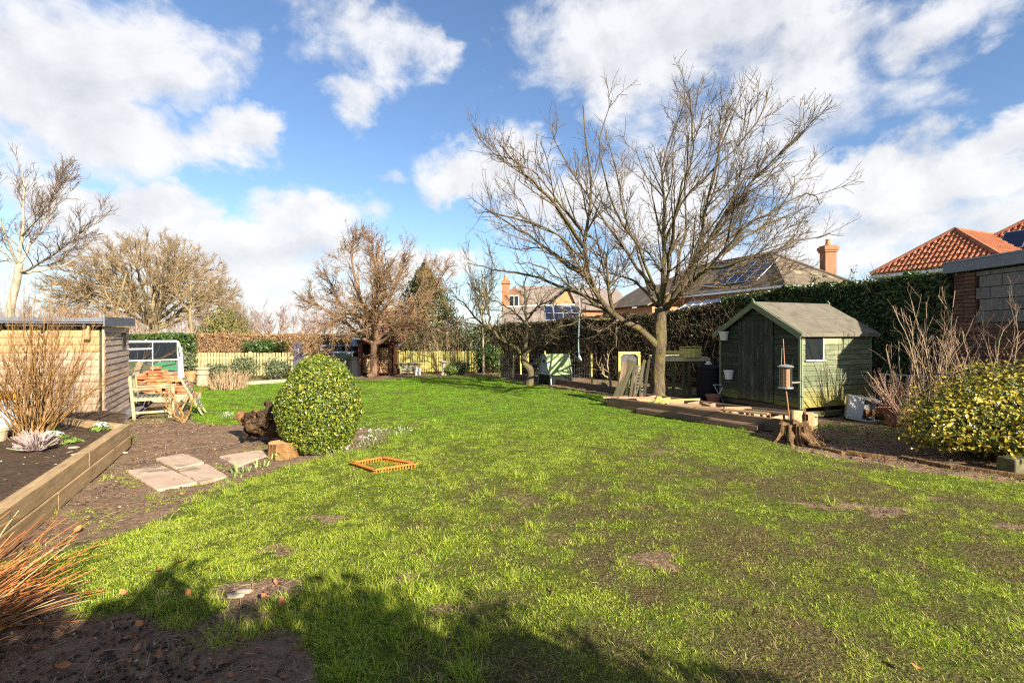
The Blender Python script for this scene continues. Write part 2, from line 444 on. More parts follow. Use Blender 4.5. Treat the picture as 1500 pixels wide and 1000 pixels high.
M['stone_pot'] = mottled('weathered_stone', (.28, .235, .15), (.39, .34, .23), 10, .9, .35, .006, vary=.05)
M['boulder'] = mottled('mossy_stone', (.075, .065, .030), (.145, .125, .065), 9, .92, .5, .01, c3=(.14, .15, .03))
M['pebble'] = mottled('pale_pebble', (.28, .22, .165), (.42, .34, .26), 14, .9, .3, .004)
M['black_plastic'] = plain('black_plastic', (.008, .008, .009), .7, .15)
M['black_iron'] = plain('black_iron', (.018, .017, .016), .5)
M['blue_sheet'] = plain('blue_sheet', (.02, .17, .32), .5)
M['slate'] = mottled('slate_offcut', (.055, .05, .055), (.12, .11, .11), 10, .7, .3, .004)
M['galv'] = mottled('galvanised', (.24, .24, .24), (.36, .36, .36), 6, .45, .1, .003, metal=.6)
M['alu'] = mottled('dull_aluminium', (.42, .43, .45), (.56, .57, .60), 5, .45, .05, .002, metal=.5)
M['pot_white'] = plain('cream_plastic', (.62, .60, .55), .5)
M['orange_plastic'] = mottled('orange_plastic', (.38, .125, .016), (.48, .185, .03), 6, .55, .1, .003, c3=(.24, .11, .03), s3=2.0)
M['coop_green'] = mottled('green_plastic', (.20, .27, .10), (.27, .34, .15), 4, .45, .05, .003, c3=(.15, .19, .07))
M['coop_grey'] = plain('grey_plastic', (.36, .38, .38), .45)
M['rope'] = mottled('pale_blue_rope', (.26, .38, .40), (.36, .48, .50), 60, .9, .5, .003)
M['bag_white'] = plain('white_sack', (.80, .80, .80), .5)
M['bag_orange'] = plain('orange_sack_print', (.85, .30, .02), .5)
M['ink_blue'] = plain('blue_ink', (.03, .10, .30), .6)
M['ink_purple'] = plain('purple_ink', (.12, .09, .22), .6)
M['roof_brown'] = mottled('brown_roof_tile', (.075, .056, .040), (.13, .098, .068), 2.5, .9, .5, .02, 8, c3=(.20, .17, .10), s3=.5)
M['roof_grey'] = mottled('grey_brown_roof_tile', (.15, .115, .095), (.22, .175, .145), 2.5, .9, .5, .02, 8)
M['pantile'] = mottled('red_pantile', (.30, .095, .045), (.47, .175, .085), 2.2, .8, .3, .01, 10, c3=(.22, .085, .05), s3=1.4)
M['gutter'] = plain('white_gutter', (.74, .73, .70), .5)
M['panel'] = plain('dark_blue_solar_glass', (.012, .017, .042), .15, .5)
M['panel_frame'] = plain('panel_frame', (.55, .56, .58), .4, metal=.4)
M['pale_sheet'] = plain('pale_roof_sheet', (.42, .47, .53), .35)
M['render_cream'] = mottled('cream_render', (.55, .47, .33), (.66, .58, .43), 3, .9, .1, .004)
M['lead_dark'] = plain('dark_window_glass', (.016, .019, .019), .12, .25)
M['seed'] = mottled('bird_seed', (.26, .10, .045), (.42, .22, .10), 60, .9, .6, .004)
M['straw'] = mottled('straw', (.42, .32, .16), (.58, .46, .26), 10, .9, .2, .003)
M['cut_wood'] = mottled('fresh_cut_wood', (.34, .18, .07), (.46, .28, .13), 8, .88, .4, .006, vary=.25)
M['split_wood'] = mottled('firewood', (.30, .18, .09), (.46, .31, .16), 12, .9, .4, .006, vary=.3)
M['rot_wood'] = bark('rotten_wood', (.040, .021, .011), (.23, .135, .065), (.27, .17, .08), .4, 16)
M['stump_dark'] = bark('gnarled_dark_wood', (.018, .011, .007), (.085, .052, .030), (.17, .10, .045), .4, 10)
M['stump_bark'] = bark('stump_bark', (.085, .042, .018), (.28, .15, .06), (.32, .18, .07), .4, 12)
def clear_glass():
    m, T = new_mat('greenhouse_glass')
    tr = T.n('ShaderNodeBsdfTransparent', ins={0: (.94, .97, .96, 1)})
    gl = T.n('ShaderNodeBsdfGlossy', ins={'Roughness': .03})
    df = T.n('ShaderNodeBsdfDiffuse', ins={0: (.55, .60, .58, 1)})
    a = T.n('ShaderNodeMixShader', ins={0: .025, 1: tr.outputs[0], 2: df.outputs[0]})
    fr = T.n('ShaderNodeFresnel', ins={0: 1.45})
    b = T.n('ShaderNodeMixShader', ins={0: fr.outputs[0], 1: a.outputs[0], 2: gl.outputs[0]})
    T.n('ShaderNodeOutputMaterial', ins={0: b.outputs[0]}); return m
M['glass'] = clear_glass()
def brickwork(name, c1, c2, mortar, bw=.225, bh=.075):
    m, T = new_mat(name)
    co = T.n('ShaderNodeTexCoord').outputs['Object']; s = T.n('ShaderNodeSeparateXYZ', ins={0: co})
    v = T.n('ShaderNodeCombineXYZ', ins={0: T.math('ADD', s.outputs[0], s.outputs[1]), 1: s.outputs[2], 2: 0.0}).outputs[0]
    b = T.n('ShaderNodeTexBrick', ins={'Vector': v, 'Color1': (*c1, 1), 'Color2': (*c2, 1), 'Mortar': (*mortar, 1), 'Scale': 1.0, 'Mortar Size': .008, 'Brick Width': bw, 'Row Height': bh})
    col = T.mix(.35, b.outputs[0], T.ramp(T.noise(co, 3, 6), [(.3, c1), (.7, c2)]))
    finish(T, col, .9, b.outputs[1], .3, -.008); return m
M['house_brick'] = brickwork('house_brick', (.36, .15, .07), (.46, .21, .10), (.38, .30, .22))
M['chimney_brick'] = brickwork('chimney_brick', (.25, .092, .042), (.33, .145, .07), (.28, .20, .14))
M['gable_brick'] = brickwork('gable_brick', (.32, .175, .07), (.39, .22, .095), (.30, .22, .14))

B = {}
B['apple'] = bark('apple_bark', (.040, .029, .018), (.160, .118, .074), (.150, .130, .025), .65, 14)
B['apple_twig'] = bark('apple_twig', (.085, .058, .037), (.185, .135, .088), (.14, .11, .035), .4, 12)
B['small_apple'] = bark('small_apple_bark', (.06, .048, .03), (.15, .12, .075), (.17, .15, .04), .7, 12)
B['brown_twig'] = bark('red_brown_twig', (.165, .092, .050), (.31, .195, .112), (.27, .20, .08), .45, 10)
B['brown_trunk'] = bark('red_brown_trunk', (.10, .06, .035), (.24, .15, .09), None)
B['oak'] = bark('oak_bark', (.14, .105, .06), (.26, .20, .115), (.22, .20, .07), .4, 4)
B['oak_twig'] = bark('oak_twig', (.20, .135, .072), (.31, .225, .13), None)
B['birch'] = bark('birch_bark', (.27, .22, .15), (.45, .385, .29), (.16, .125, .07), .6, 6)
B['birch_twig'] = bark('birch_twig', (.13, .085, .07), (.24, .175, .13), None)
B['orange_stem'] = bark('ochre_stem', (.16, .082, .028), (.36, .205, .075), None)
B['pale_stem'] = bark('pale_stem', (.22, .155, .095), (.40, .31, .20), (.30, .26, .08), .5, 14)
B['pink_stem'] = bark('pinkish_stem', (.24, .135, .095), (.42, .28, .20), None)
B['far_twig'] = bark('far_twig', (.19, .135, .125), (.28, .21, .19), None)
B['hedge_twig'] = bark('hedge_twig', (.050, .034, .022), (.11, .078, .05), None)
B['tan_stem'] = bark('tan_stem', (.28, .18, .10), (.46, .33, .20), None)
# ------------------------------------------------------------------ ground: one sheet to the horizon
def pxpoly(pts, z=0.0): return [tuple(gr(x, y, z)[:2]) for x, y in pts]
DIRT = [
 (pxpoly([(-160, 900), (-40, 842), (85, 806), (150, 790), (205, 764), (262, 738), (300, 722), (345, 708), (395, 690), (430, 682), (470, 670), (510, 664), (545, 650), (572, 638), (585, 630),
          (560, 624), (535, 625), (500, 628), (420, 617), (350, 622), (292, 622), (272, 600), (262, 582), (240, 570), (150, 566), (120, 600), (195, 640), (190, 660), (100, 720), (0, 815)]), .34, 1.0),
 (pxpoly([(-300, 1150), (-120, 850), (60, 885), (150, 900), (250, 908), (330, 893), (355, 850), (420, 842), (428, 880), (385, 902), (430, 930), (480, 955), (500, 1010), (440, 1150)]), .10, 1.0),
 (pxpoly([(1120, 640), (1160, 656), (1220, 668), (1300, 680), (1380, 690), (1500, 706), (1700, 735), (2600, 850), (2500, 640), (1300, 545), (1040, 540), (930, 545), (895, 575), (890, 592), (1000, 612), (1090, 630)]), .16, .95),
 (pxpoly([(735, 556), (905, 582), (960, 590), (1000, 545), (850, 530), (735, 532)]), .15, 1.0),
 (pxpoly([(522, 557), (600, 554), (700, 550.5), (737, 552), (737, 532), (522, 532)]), .15, .95),
 (pxpoly([(250, 566), (300, 563), (350, 562), (432, 560), (440, 540), (240, 540)]), .2, .85),
]
THIN = [((-1.55, 3.15), .26, .15, .8), ((-1.9, 3.75), .20, .07, .9), ((-.27, 3.0), .20, .06, .8), ((-.62, 3.35), .13, .05, .7), ((-1.62, 4.3), .4, .09, .55), ((3.05, 4.78), .35, .09, .8),
        ((3.55, 4.6), .25, .08, .8), ((4.0, 4.95), .3, .07, .5), ((4.25, 4.2), .3, .06, .6), ((.95, 3.6), .3, .12, .55), ((.2, 4.1), .35, .2, .4), ((.15, 4.9), .5, .2, .4), ((2.2, 6.9), .4, .12, .5), ((-.9, 5.3), .4, .12, .4)]
def dirt_at(x, y):
    jx = x + (fbm(x, y, 1.6, 5) - .5) * .45 + (vnoise(x, y, 7, 9) - .5) * .12
    jy = y + (fbm(x, y, 1.6, 6) - .5) * .45 + (vnoise(x, y, 7, 8) - .5) * .12
    d = np.zeros(np.shape(x))
    for poly, w, s in DIRT: d = np.maximum(d, soft_inside(poly, jx, jy, w) * s)
    for (cx, cy), rx, ry, s in THIN:
        q = ((jx - cx) / rx) ** 2 + ((jy - cy) / ry) ** 2
        d = np.maximum(d, s * np.clip(1.6 - q + (vnoise(x, y, 11, 91) - .5) * 1.5 + (vnoise(x, y, 26, 92) - .5) * 1.2, 0, 1))
    return d
def wear_at(x, y):
    """0 lush turf, 1 worn thin: the traffic side of the lawn and scattered scuffs"""
    side = np.clip((x - (-.9 + .10 * y)) / 1.3, 0, 1) * np.clip((8.2 - y) / 3.2, 0, 1) + .35 * np.clip((x + .6) / 1.2, 0, 1) * np.clip((12 - y) / 4, 0, 1)
    path = np.exp(-((x - (-.3 + .02 * y)) / .7) ** 2) * np.clip((8.5 - y) / 3, 0, 1) * .5
    n = fbm(x, y, 1.3, 21); m = fbm(x, y, 4.5, 33)
    near = np.clip((2.9 - y) / .8, 0, 1) * .2
    return np.clip(.10 + 0.40 * side + path * .5 + near + (n - .5) * 1.15 + (m - .5) * .9, 0, 1)

def build_ground():
    xs = np.concatenate([[-900, -400, -180, -90, -50, -30, -20, -16], np.arange(-13, -6, .16), np.arange(-6, 6.5, .055), np.arange(6.5, 13, .16), [15, 20, 30, 50, 90, 180, 400, 900]])
    ys = np.concatenate([[-600, -200, -60, -20, -8, -3, -1, 0, .6], np.arange(1.2, 8.5, .05), np.arange(8.5, 23, .12), [24, 26, 30, 36, 45, 60, 90, 140, 240, 450, 900, 1600]])
    X, Y = np.meshgrid(xs, ys); x = X.ravel(); y = Y.ravel()
    core = (x > -14) & (x < 14) & (y > .5) & (y < 23.5)
    d = np.zeros(len(x)); w = np.full(len(x), .3); z = np.zeros(len(x))
    d[core] = dirt_at(x[core], y[core]); w[core] = wear_at(x[core], y[core])
    z[core] = (fbm(x[core], y[core], .7, 40) - .5) * .05 + (fbm(x[core], y[core], 5, 41) - .5) * (.018 + .03 * d[core]) + (vnoise(x[core], y[core], 13, 42) - .5) * .014 * d[core]
    z[core] -= .012 * d[core]
    edge = np.clip(np.minimum(np.minimum(x + 14, 14 - x), np.minimum(y - .5, 23.5 - y)) / 1.0, 0, 1); z *= edge
    nx = len(xs); ny = len(ys); i = np.arange(nx * ny).reshape(ny, nx)
    q = np.stack([i[:-1, :-1], i[:-1, 1:], i[1:, 1:], i[1:, :-1]], -1).reshape(-1, 4)
    me = make_mesh('ground', np.stack([x, y, z], 1), [q], True)
    for nm, a in (('dirt', d), ('wear', w)):
        at_ = me.attributes.new(nm, 'FLOAT', 'POINT'); at_.data.foreach_set('value', a.astype(np.float32))
    m, T = new_mat('garden_ground')
    gp = T.n('ShaderNodeNewGeometry').outputs['Position']
    dirt = T.n('ShaderNodeAttribute', attribute_name='dirt').outputs['Fac']; wear = T.n('ShaderNodeAttribute', attribute_name='wear').outputs['Fac']
    n1 = T.noise(gp, 2.0, 8, .65); n2 = T.noise(gp, 18, 6, .65); n3 = T.noise(gp, 55, 4, .6)
    soil = T.ramp(n2, [(.28, (.095, .055, .033)), (.55, (.225, .145, .093)), (.8, (.36, .25, .165))])
    soil = T.mix(T.maprange(n1, .42, .66, 0, .55, True), soil, (.28, .185, .125))
    soil = T.mix(T.maprange(n3, .66, .78, 0, .7, True), soil, (.36, .27, .17))
    thatch = T.ramp(n2, [(.3, (.034, .042, .007)), (.6, (.110, .138, .015)), (.8, (.21, .235, .035))])
    thatch = T.mix(T.maprange(wear, .38, .95, 0, .85, True), thatch, T.ramp(n3, [(.34, (.034, .023, .011)), (.54, (.105, .074, .035)), (.76, (.27, .20, .10))]))
    far = T.ramp(T.noise(gp, .05, 5), [(.35, (.060, .085, .022)), (.65, (.11, .12, .04))])
    ycoord = T.n('ShaderNodeSeparateXYZ', ins={0: gp}).outputs[1]
    thatch = T.mix(T.maprange(ycoord, 22, 28), thatch, far)
    col = T.mix(T.maprange(T.math('ADD', dirt, T.math('MULTIPLY', T.math('SUBTRACT', n2, .5), .5)), .3, .62, 0, 1, True), thatch, soil)
    finish(T, col, .95, T.math('ADD', n2, T.math('MULTIPLY', n3, .8)), 1.0, .04, .12)
    structure(link('ground', me, m))
build_ground()

# ------------------------------------------------------------------ scattered instances (for what nobody could count)
def scatter(name, mat_protos, pts, rotz, tilt, scl, idx):
    """one 'stuff' object: prototype clumps on a cloud of points"""
    c = bpy.data.collections.new(name + '_kinds')
    for i, (me, mt) in enumerate(mat_protos):
        o = bpy.data.objects.new('%s_kind_%02d' % (name, i), me); c.objects.link(o)
        if not me.materials: me.materials.append(mt)
    me = bpy.data.meshes.new(name); me.vertices.add(len(pts)); me.vertices.foreach_set('co', np.asarray(pts, np.float32).ravel())
    a = me.attributes.new('turn', 'FLOAT_VECTOR', 'POINT')
    a.data.foreach_set('vector', np.stack([tilt[:, 0], tilt[:, 1], rotz], 1).astype(np.float32).ravel())
    a = me.attributes.new('size', 'FLOAT', 'POINT'); a.data.foreach_set('value', scl.astype(np.float32))
    a = me.attributes.new('pick', 'INT', 'POINT'); a.data.foreach_set('value', idx.astype(np.int32))
    o = link(name, me)
    g = bpy.data.node_groups.new(name, 'GeometryNodeTree')
    g.interface.new_socket('Geometry', in_out='INPUT', socket_type='NodeSocketGeometry'); g.interface.new_socket('Geometry', in_out='OUTPUT', socket_type='NodeSocketGeometry')
    N = g.nodes; L = g.links
    gi = N.new('NodeGroupInput'); go = N.new('NodeGroupOutput'); inst = N.new('GeometryNodeInstanceOnPoints')
    ci = N.new('GeometryNodeCollectionInfo'); ci.inputs[0].default_value = c; ci.inputs['Separate Children'].default_value = True; ci.inputs['Reset Children'].default_value = True
    def attr(nm, ty):
        n = N.new('GeometryNodeInputNamedAttribute'); n.data_type = ty; n.inputs[0].default_value = nm; return n.outputs[0]
    er = N.new('FunctionNodeEulerToRotation'); L.new(attr('turn', 'FLOAT_VECTOR'), er.inputs[0])
    L.new(gi.outputs[0], inst.inputs['Points']); L.new(ci.outputs[0], inst.inputs['Instance']); inst.inputs['Pick Instance'].default_value = True
    L.new(attr('pick', 'INT'), inst.inputs['Instance Index']); L.new(er.outputs[0], inst.inputs['Rotation']); L.new(attr('size', 'FLOAT'), inst.inputs['Scale'])
    L.new(inst.outputs[0], go.inputs[0])
    md = o.modifiers.new('scatter', 'NODES'); md.node_group = g
    return stuff(o)

def grass_tuft(n, r, h0, h1, w, lean, seed, bend=.5, side=None):
    g = np.random.default_rng(seed)
    a = g.uniform(0, 2 * np.pi, n); rr = r * np.sqrt(g.uniform(0, 1, n))
    base = np.stack([rr * np.cos(a), rr * np.sin(a), np.full(n, -.008)], 1)
    h = g.uniform(h0, h1, n); la = a + g.normal(0, 1.2, n) if side is None else g.normal(side, .6, n)
    ln = np.abs(g.normal(lean, .28, n))
    d = np.stack([np.cos(la), np.sin(la), np.zeros(n)], 1)
    wd = np.stack([-np.sin(la + g.normal(0, .9, n)), np.cos(la + g.normal(0, .9, n)), np.zeros(n)], 1) * (w * g.uniform(.7, 1.3, n))[:, None] * .5
    up = np.array([0, 0, 1.0])
    mid = base + (d * np.sin(ln)[:, None] + up * np.cos(ln)[:, None]) * (h * .55)[:, None]
    l2 = np.minimum(ln + bend * g.uniform(.3, 1.6, n), 1.75)
    tip = mid + (d * np.sin(l2)[:, None] + up * np.cos(l2)[:, None]) * (h * .5)[:, None]
    V = np.stack([base - wd, base + wd, mid + wd * .85, mid - wd * .85, tip], 1).reshape(-1, 3)
    k = np.arange(n)[:, None] * 5
    return make_mesh('grass_tuft', V, [k + np.array([[0, 1, 2, 3]]), k + np.array([[3, 2, 4]])])

def grass_mat(name, stops, patch, pamt, pscale=.9, trans=.35, deep=None):
    m, T = new_mat(name)
    g = T.n('ShaderNodeNewGeometry'); r = g.outputs['Random Per Island']; ob = rnd_obj(T)
    v = T.math('FRACT', T.math('ADD', r, T.math('MULTIPLY', ob, 7.31)))
    col = T.ramp(v, stops)
    n = T.noise(g.outputs['Position'], pscale, 5, .6)
    col = T.mix(T.maprange(n, .38, .64, 0, pamt, True), col, patch)
    if deep is not None:      # the middle and far lawn grows a finer, deeper green turf
        y = T.n('ShaderNodeSeparateXYZ', ins={0: g.outputs['Position']}).outputs[1]
        yy = T.math('ADD', y, T.math('MULTIPLY', T.math('SUBTRACT', T.noise(g.outputs['Position'], .5, 4, .6), .5), 7.0))
        col = T.mix(T.maprange(yy, 5.5, 10.5, 0, deep[1], True), col, T.mix(v, deep[0], [min(1, q * 1.9) for q in deep[0]]))
    finish(T, col, .55, spec=.25, trans=trans)
    return m
GR_LUSH = grass_mat('turf_lush', [(.0, (.095, .185, .010)), (.40, (.295, .425, .026)), (.73, (.470, .560, .055)), (.88, (.56, .50, .12)), (1.0, (.58, .46, .22))], (.430, .490, .050), .55, trans=.45, deep=((.098, .235, .010), .72))
GR_WORN = grass_mat('turf_worn', [(.0, (.085, .150, .012)), (.42, (.225, .280, .026)), (.74, (.375, .385, .065)), (.90, (.50, .44, .15)), (1.0, (.54, .42, .22))], (.330, .300, .060), .60, trans=.45, deep=((.105, .225, .010), .65))
GR_DRY = grass_mat('turf_dry', [(.0, (.30, .21, .10)), (.5, (.42, .31, .16)), (.8, (.20, .17, .06)), (1.0, (.16, .10, .05))], (.30, .22, .12), .3)

def build_grass():
    protos = []
    for s in range(5): protos.append((grass_tuft(46, .062, .011, .028, .0031, .85, 100 + s), GR_LUSH))
    for s in range(5): protos.append((grass_tuft(32, .048, .008, .023, .0029, 1.0, 200 + s, .8), GR_WORN))
    for s in range(2): protos.append((grass_tuft(22, .07, .02, .055, .0030, 1.2, 300 + s), GR_DRY))
    for s in range(3): protos.append((grass_tuft(40, .055, .05, .12, .0036, .6, 400 + s, .9), GR_LUSH))
    P = []
    g = np.random.default_rng(5)
    N = 1150000
    y = 1.1 + (20.6 - 1.1) * g.uniform(0, 1, N) ** 1.0
    half = 1.06 * y + 1.6
    x = g.uniform(-1, 1, N) * half
    keep = (x > -12) & (x < 10.5)
    # points per square metre falls with distance
    want = np.clip(3400 / y, 130, 1250)
    have = N / (19.5 * 2 * half)
    keep &= g.uniform(0, 1, N) < want / have
    x = x[keep]; y = y[keep]
    d = dirt_at(x, y); w = wear_at(x, y)
    fine = vnoise(x, y, 8, 77) * .55 + vnoise(x, y, 19, 78) * .45
    pk = np.clip(1.15 - d * 1.9, 0, 1) * np.clip(1.38 - .62 * w + (fine - .5) * (.9 + 1.9 * w), .06, 1)
    # stray seedling tufts on the bare soil
    pk = np.maximum(pk, .30 * np.clip((fbm(x, y, 1.4, 60) - .50) * 7, 0, 1) * (y > 3.4) * (d > .5))
    weeds = np.exp(-(((x - 6.3) / .8) ** 2 + ((y - 8.3) / .55) ** 2)) + np.exp(-(((x - 5.6) / .5) ** 2 + ((y - 8.6) / .4) ** 2))
    pk = np.maximum(pk, .55 * np.clip(weeds * 1.6 - fine * .9, 0, 1))
    shade = np.exp(-(((x + 1.55) / .20) ** 2 + ((y - 2.68) / .11) ** 2)) + np.exp(-(((x + 1.22) / .3) ** 2 + ((y - 2.85) / .10) ** 2)) + .8 * np.exp(-(((x + 2.55) / .2) ** 2 + ((y - 2.95) / .1) ** 2))
    pk = np.maximum(pk, .8 * np.clip(shade * 1.5 - fine * .7, 0, 1))
    # not inside the raised bed
    bed = inside([(-5.55, 7.15), (-3.72, 3.55), (-2.3, .8), (-12, .8), (-12, 9.6), (-7, 9.0)], x, y)
    k = (g.uniform(0, 1, len(x)) < pk) & ~bed
    x, y, d, w = x[k], y[k], d[k], w[k]; n = len(x)
    u = g.uniform(0, 1, n)
    idx = np.where(u < np.clip(1.25 - 1.5 * w, .12, 1), g.integers(0, 5, n), g.integers(5, 10, n))
    dry = g.uniform(0, 1, n) < .05 + .22 * np.clip(w - .4, 0, 1) + .25 * np.clip(d, 0, .7)
    idx = np.where(dry, g.integers(10, 12, n), idx)
    sh_ = np.exp(-(((x + 1.55) / .20) ** 2 + ((y - 2.68) / .11) ** 2)) > .35
    longp = ((fbm(x, y, .9, 71) > .60) & (g.uniform(0, 1, n) < .035) & (w < .45)) | (sh_ & (g.uniform(0, 1, n) < .5))
    edge = (d > .12) & (d < .6) & (g.uniform(0, 1, n) < .12)
    fore = (x < -.1) & (y < 3.2) & (g.uniform(0, 1, n) < .10) & (d < .5)
    idx = np.where(longp | edge | fore, g.integers(12, 15, n), idx)
    z = (fbm(x, y, .7, 40) - .5) * .05 - .012 * d
    scl = g.uniform(.75, 1.3, n) * (1 + np.clip(y - 5, 0, 20) * .035) * np.where(idx >= 12, g.uniform(.5, 1.0, n), 1.0)
    tilt = g.normal(0, .12, (n, 2))
    o = scatter('lawn_grass', protos, np.stack([x, y, z], 1), g.uniform(0, 6.28, n), tilt, scl, idx)
    tag(o, 'patchy green lawn grass, lush on one side and worn thin on the other', 'grass')
    print('grass tufts', n)
build_grass()

def clod(seed, r=.012):
    g = np.random.default_rng(seed)
    t = (1 + 5 ** .5) / 2
    V = np.array([(-1, t, 0), (1, t, 0), (-1, -t, 0), (1, -t, 0), (0, -1, t), (0, 1, t), (0, -1, -t), (0, 1, -t), (t, 0, -1), (t, 0, 1), (-t, 0, -1), (-t, 0, 1)], float)
    V = V / np.linalg.norm(V, axis=1)[:, None] * g.uniform(.65, 1.25, 12)[:, None] * r * np.array([1, g.uniform(.6, 1), .6])
    Fc = np.array([(0, 11, 5), (0, 5, 1), (0, 1, 7), (0, 7, 10), (0, 10, 11), (1, 5, 9), (5, 11, 4), (11, 10, 2), (10, 7, 6), (7, 1, 8), (3, 9, 4), (3, 4, 2), (3, 2, 6), (3, 6, 8), (3, 8, 9), (4, 9, 5), (2, 4, 11), (6, 2, 10), (8, 6, 7), (9, 8, 1)])
    return make_mesh('clod', V, [Fc])
def stick(seed, L=.07):
    g = np.random.default_rng(seed); p = np.array([[[-L / 2, 0, .003], [0, g.normal(0, .008), .006], [L / 2, g.normal(0, .01), .003]]])
    V, q = tube_batch(p, np.array([[.0018, .0022, .0012]]), 4); return make_mesh('stick', V, [q])
def leaf_mesh(seed, L=.05, Wd=.035, curl=.35):
    g = np.random.default_rng(seed); n = 5; V = []
    for i in range(n + 1):
        t = i / n; hw = Wd * .5 * (math.sin(math.pi * min(1, t * .97 + .01)) ** 1.15 + .06) * (1 + g.normal(0, .10)); zc = .006 + curl * L * (t - .5) ** 2 + g.normal(0, .0012)
        V += [(t * L - L / 2, -hw, zc + hw * .45 + g.normal(0, .001)), (t * L - L / 2, 0, zc), (t * L - L / 2, hw, zc + hw * .35 + g.normal(0, .001))]
    q = []
    for i in range(n):
        a = i * 3; q += [(a, a + 3, a + 4, a + 1), (a + 1, a + 4, a + 5, a + 2)]
    return make_mesh('leaf', np.array(V), [np.array(q)], True)
M['dead_leaf'] = mottled('dead_leaf', (.24, .085, .028), (.38, .165, .06), 60, .8, .3, .002, vary=.3)
M['brown_litter'] = mottled('leaf_litter', (.13, .055, .03), (.30, .14, .075), 40, .9, .3, .002, vary=.5)
M['stick'] = mottled('twig_litter', (.16, .10, .06), (.34, .24, .15), 20, .9, .2, .002, vary=.4)
def build_litter():
    g = np.random.default_rng(9)
    # crumbs of soil
    N = 60000; y = 1.3 + 10 * g.uniform(0, 1, N) ** 1.4; x = g.uniform(-1, 1, N) * (1.06 * y + 1)
    d = dirt_at(x, y); k = (g.uniform(0, 1, N) < np.clip(d * 1.2 - .35, 0, 1) * np.clip(7 / y, .3, 1)) & (x < 8.8)
    x, y = x[k], y[k]; n = len(x)
    z = (fbm(x, y, .7, 40) - .5) * .05 - .010
    o = scatter('soil_crumbs', [(clod(i), M['soil']) for i in range(5)] + [(clod(9, .008), M['straw']), (clod(10, .009), M['pebble'])], np.stack([x, y, z], 1), g.uniform(0, 6.28, n), g.normal(0, .3, (n, 2)),
            g.uniform(.3, 1.0, n) ** 1.6 * 1.5, np.where(g.uniform(0, 1, n) < .06, g.integers(5, 7, n), g.integers(0, 5, n)))
    tag(o, 'crumbs of dark soil lying over the bare earth', 'soil')
    # leaf litter and sticks: the shaded foreground soil and the bark strip of the far bed
    N = 26000; y = g.uniform(1.4, 9.5, N); x = g.uniform(-1, 1, N) * (1.06 * y + 1)
    d = dirt_at(x, y)
    fore = (y < 3.4) & (x < -.6); bark_ = (x > 3.9) & (y > 5.2) & (y < 8.8); bench = (x < -5.2) & (y > 8) & (y < 9.6); lawn = (x < .6) & (y < 4.4) & (x > -3) & (g.uniform(0, 1, N) < .03)
    k = ((d > .5) & (g.uniform(0, 1, N) < np.where(fore, .95, np.where(bark_, 1.0, np.where(bench, .9, .06)))) | lawn) & (x < 8.7)
    x, y = x[k], y[k]; n = len(x); z = (fbm(x, y, .7, 40) - .5) * .05 + .002
    o = scatter('leaf_litter', [(leaf_mesh(i, .050, .026, .8), M['brown_litter']) for i in range(4)] + [(stick(i, .06 + .03 * i), M['stick']) for i in range(4)], np.stack([x, y, z], 1), g.uniform(0, 6.28, n),
            g.normal(0, .45, (n, 2)), g.uniform(.3, 1.15, n), np.where(g.uniform(0, 1, n) < .27, g.integers(0, 4, n), g.integers(4, 8, n)))
    tag(o, 'brown leaf litter and broken twigs lying on the bare soil', 'leaf litter')
build_litter()
# ------------------------------------------------------------------ foliage and bare branches
def leaf_faces(P, Nn, size, wid=.45, g=rng, jit=.7, fold=.25, up=.0, size_sd=.25):
    """P (N,3) centres, Nn (N,3) outward -> folded kites, two triangles each"""
    n = len(P)
    nn = Nn + g.normal(0, jit, (n, 3)); nn[:, 2] += up; nn /= np.linalg.norm(nn, axis=1, keepdims=True) + 1e-9
    t = g.normal(0, 1, (n, 3)); t -= nn * np.sum(t * nn, 1, keepdims=True); t /= np.linalg.norm(t, axis=1, keepdims=True) + 1e-9
    b = np.cross(nn, t)
    L = size * np.exp(g.normal(0, size_sd, n))[:, None]
    V = np.stack([P - t * L * .5, P + b * L * wid * .5 + nn * L * fold * .3, P + t * L * .5, P - b * L * wid * .5 + nn * L * fold * .3], 1).reshape(-1, 3)
    k = np.arange(n)[:, None] * 4
    return V, np.concatenate([k + np.array([[0, 1, 2]]), k + np.array([[0, 2, 3]])])
def add_leaves(name, P, Nn, size, mat, parent, **kw):
    V, f = leaf_faces(np.asarray(P), np.asarray(Nn), size, **kw)
    org = WM[parent.name].to_translation()
    return link(name, make_mesh(name, V - np.array(list(org)), [f]), mat, parent, Matrix.Translation(org))

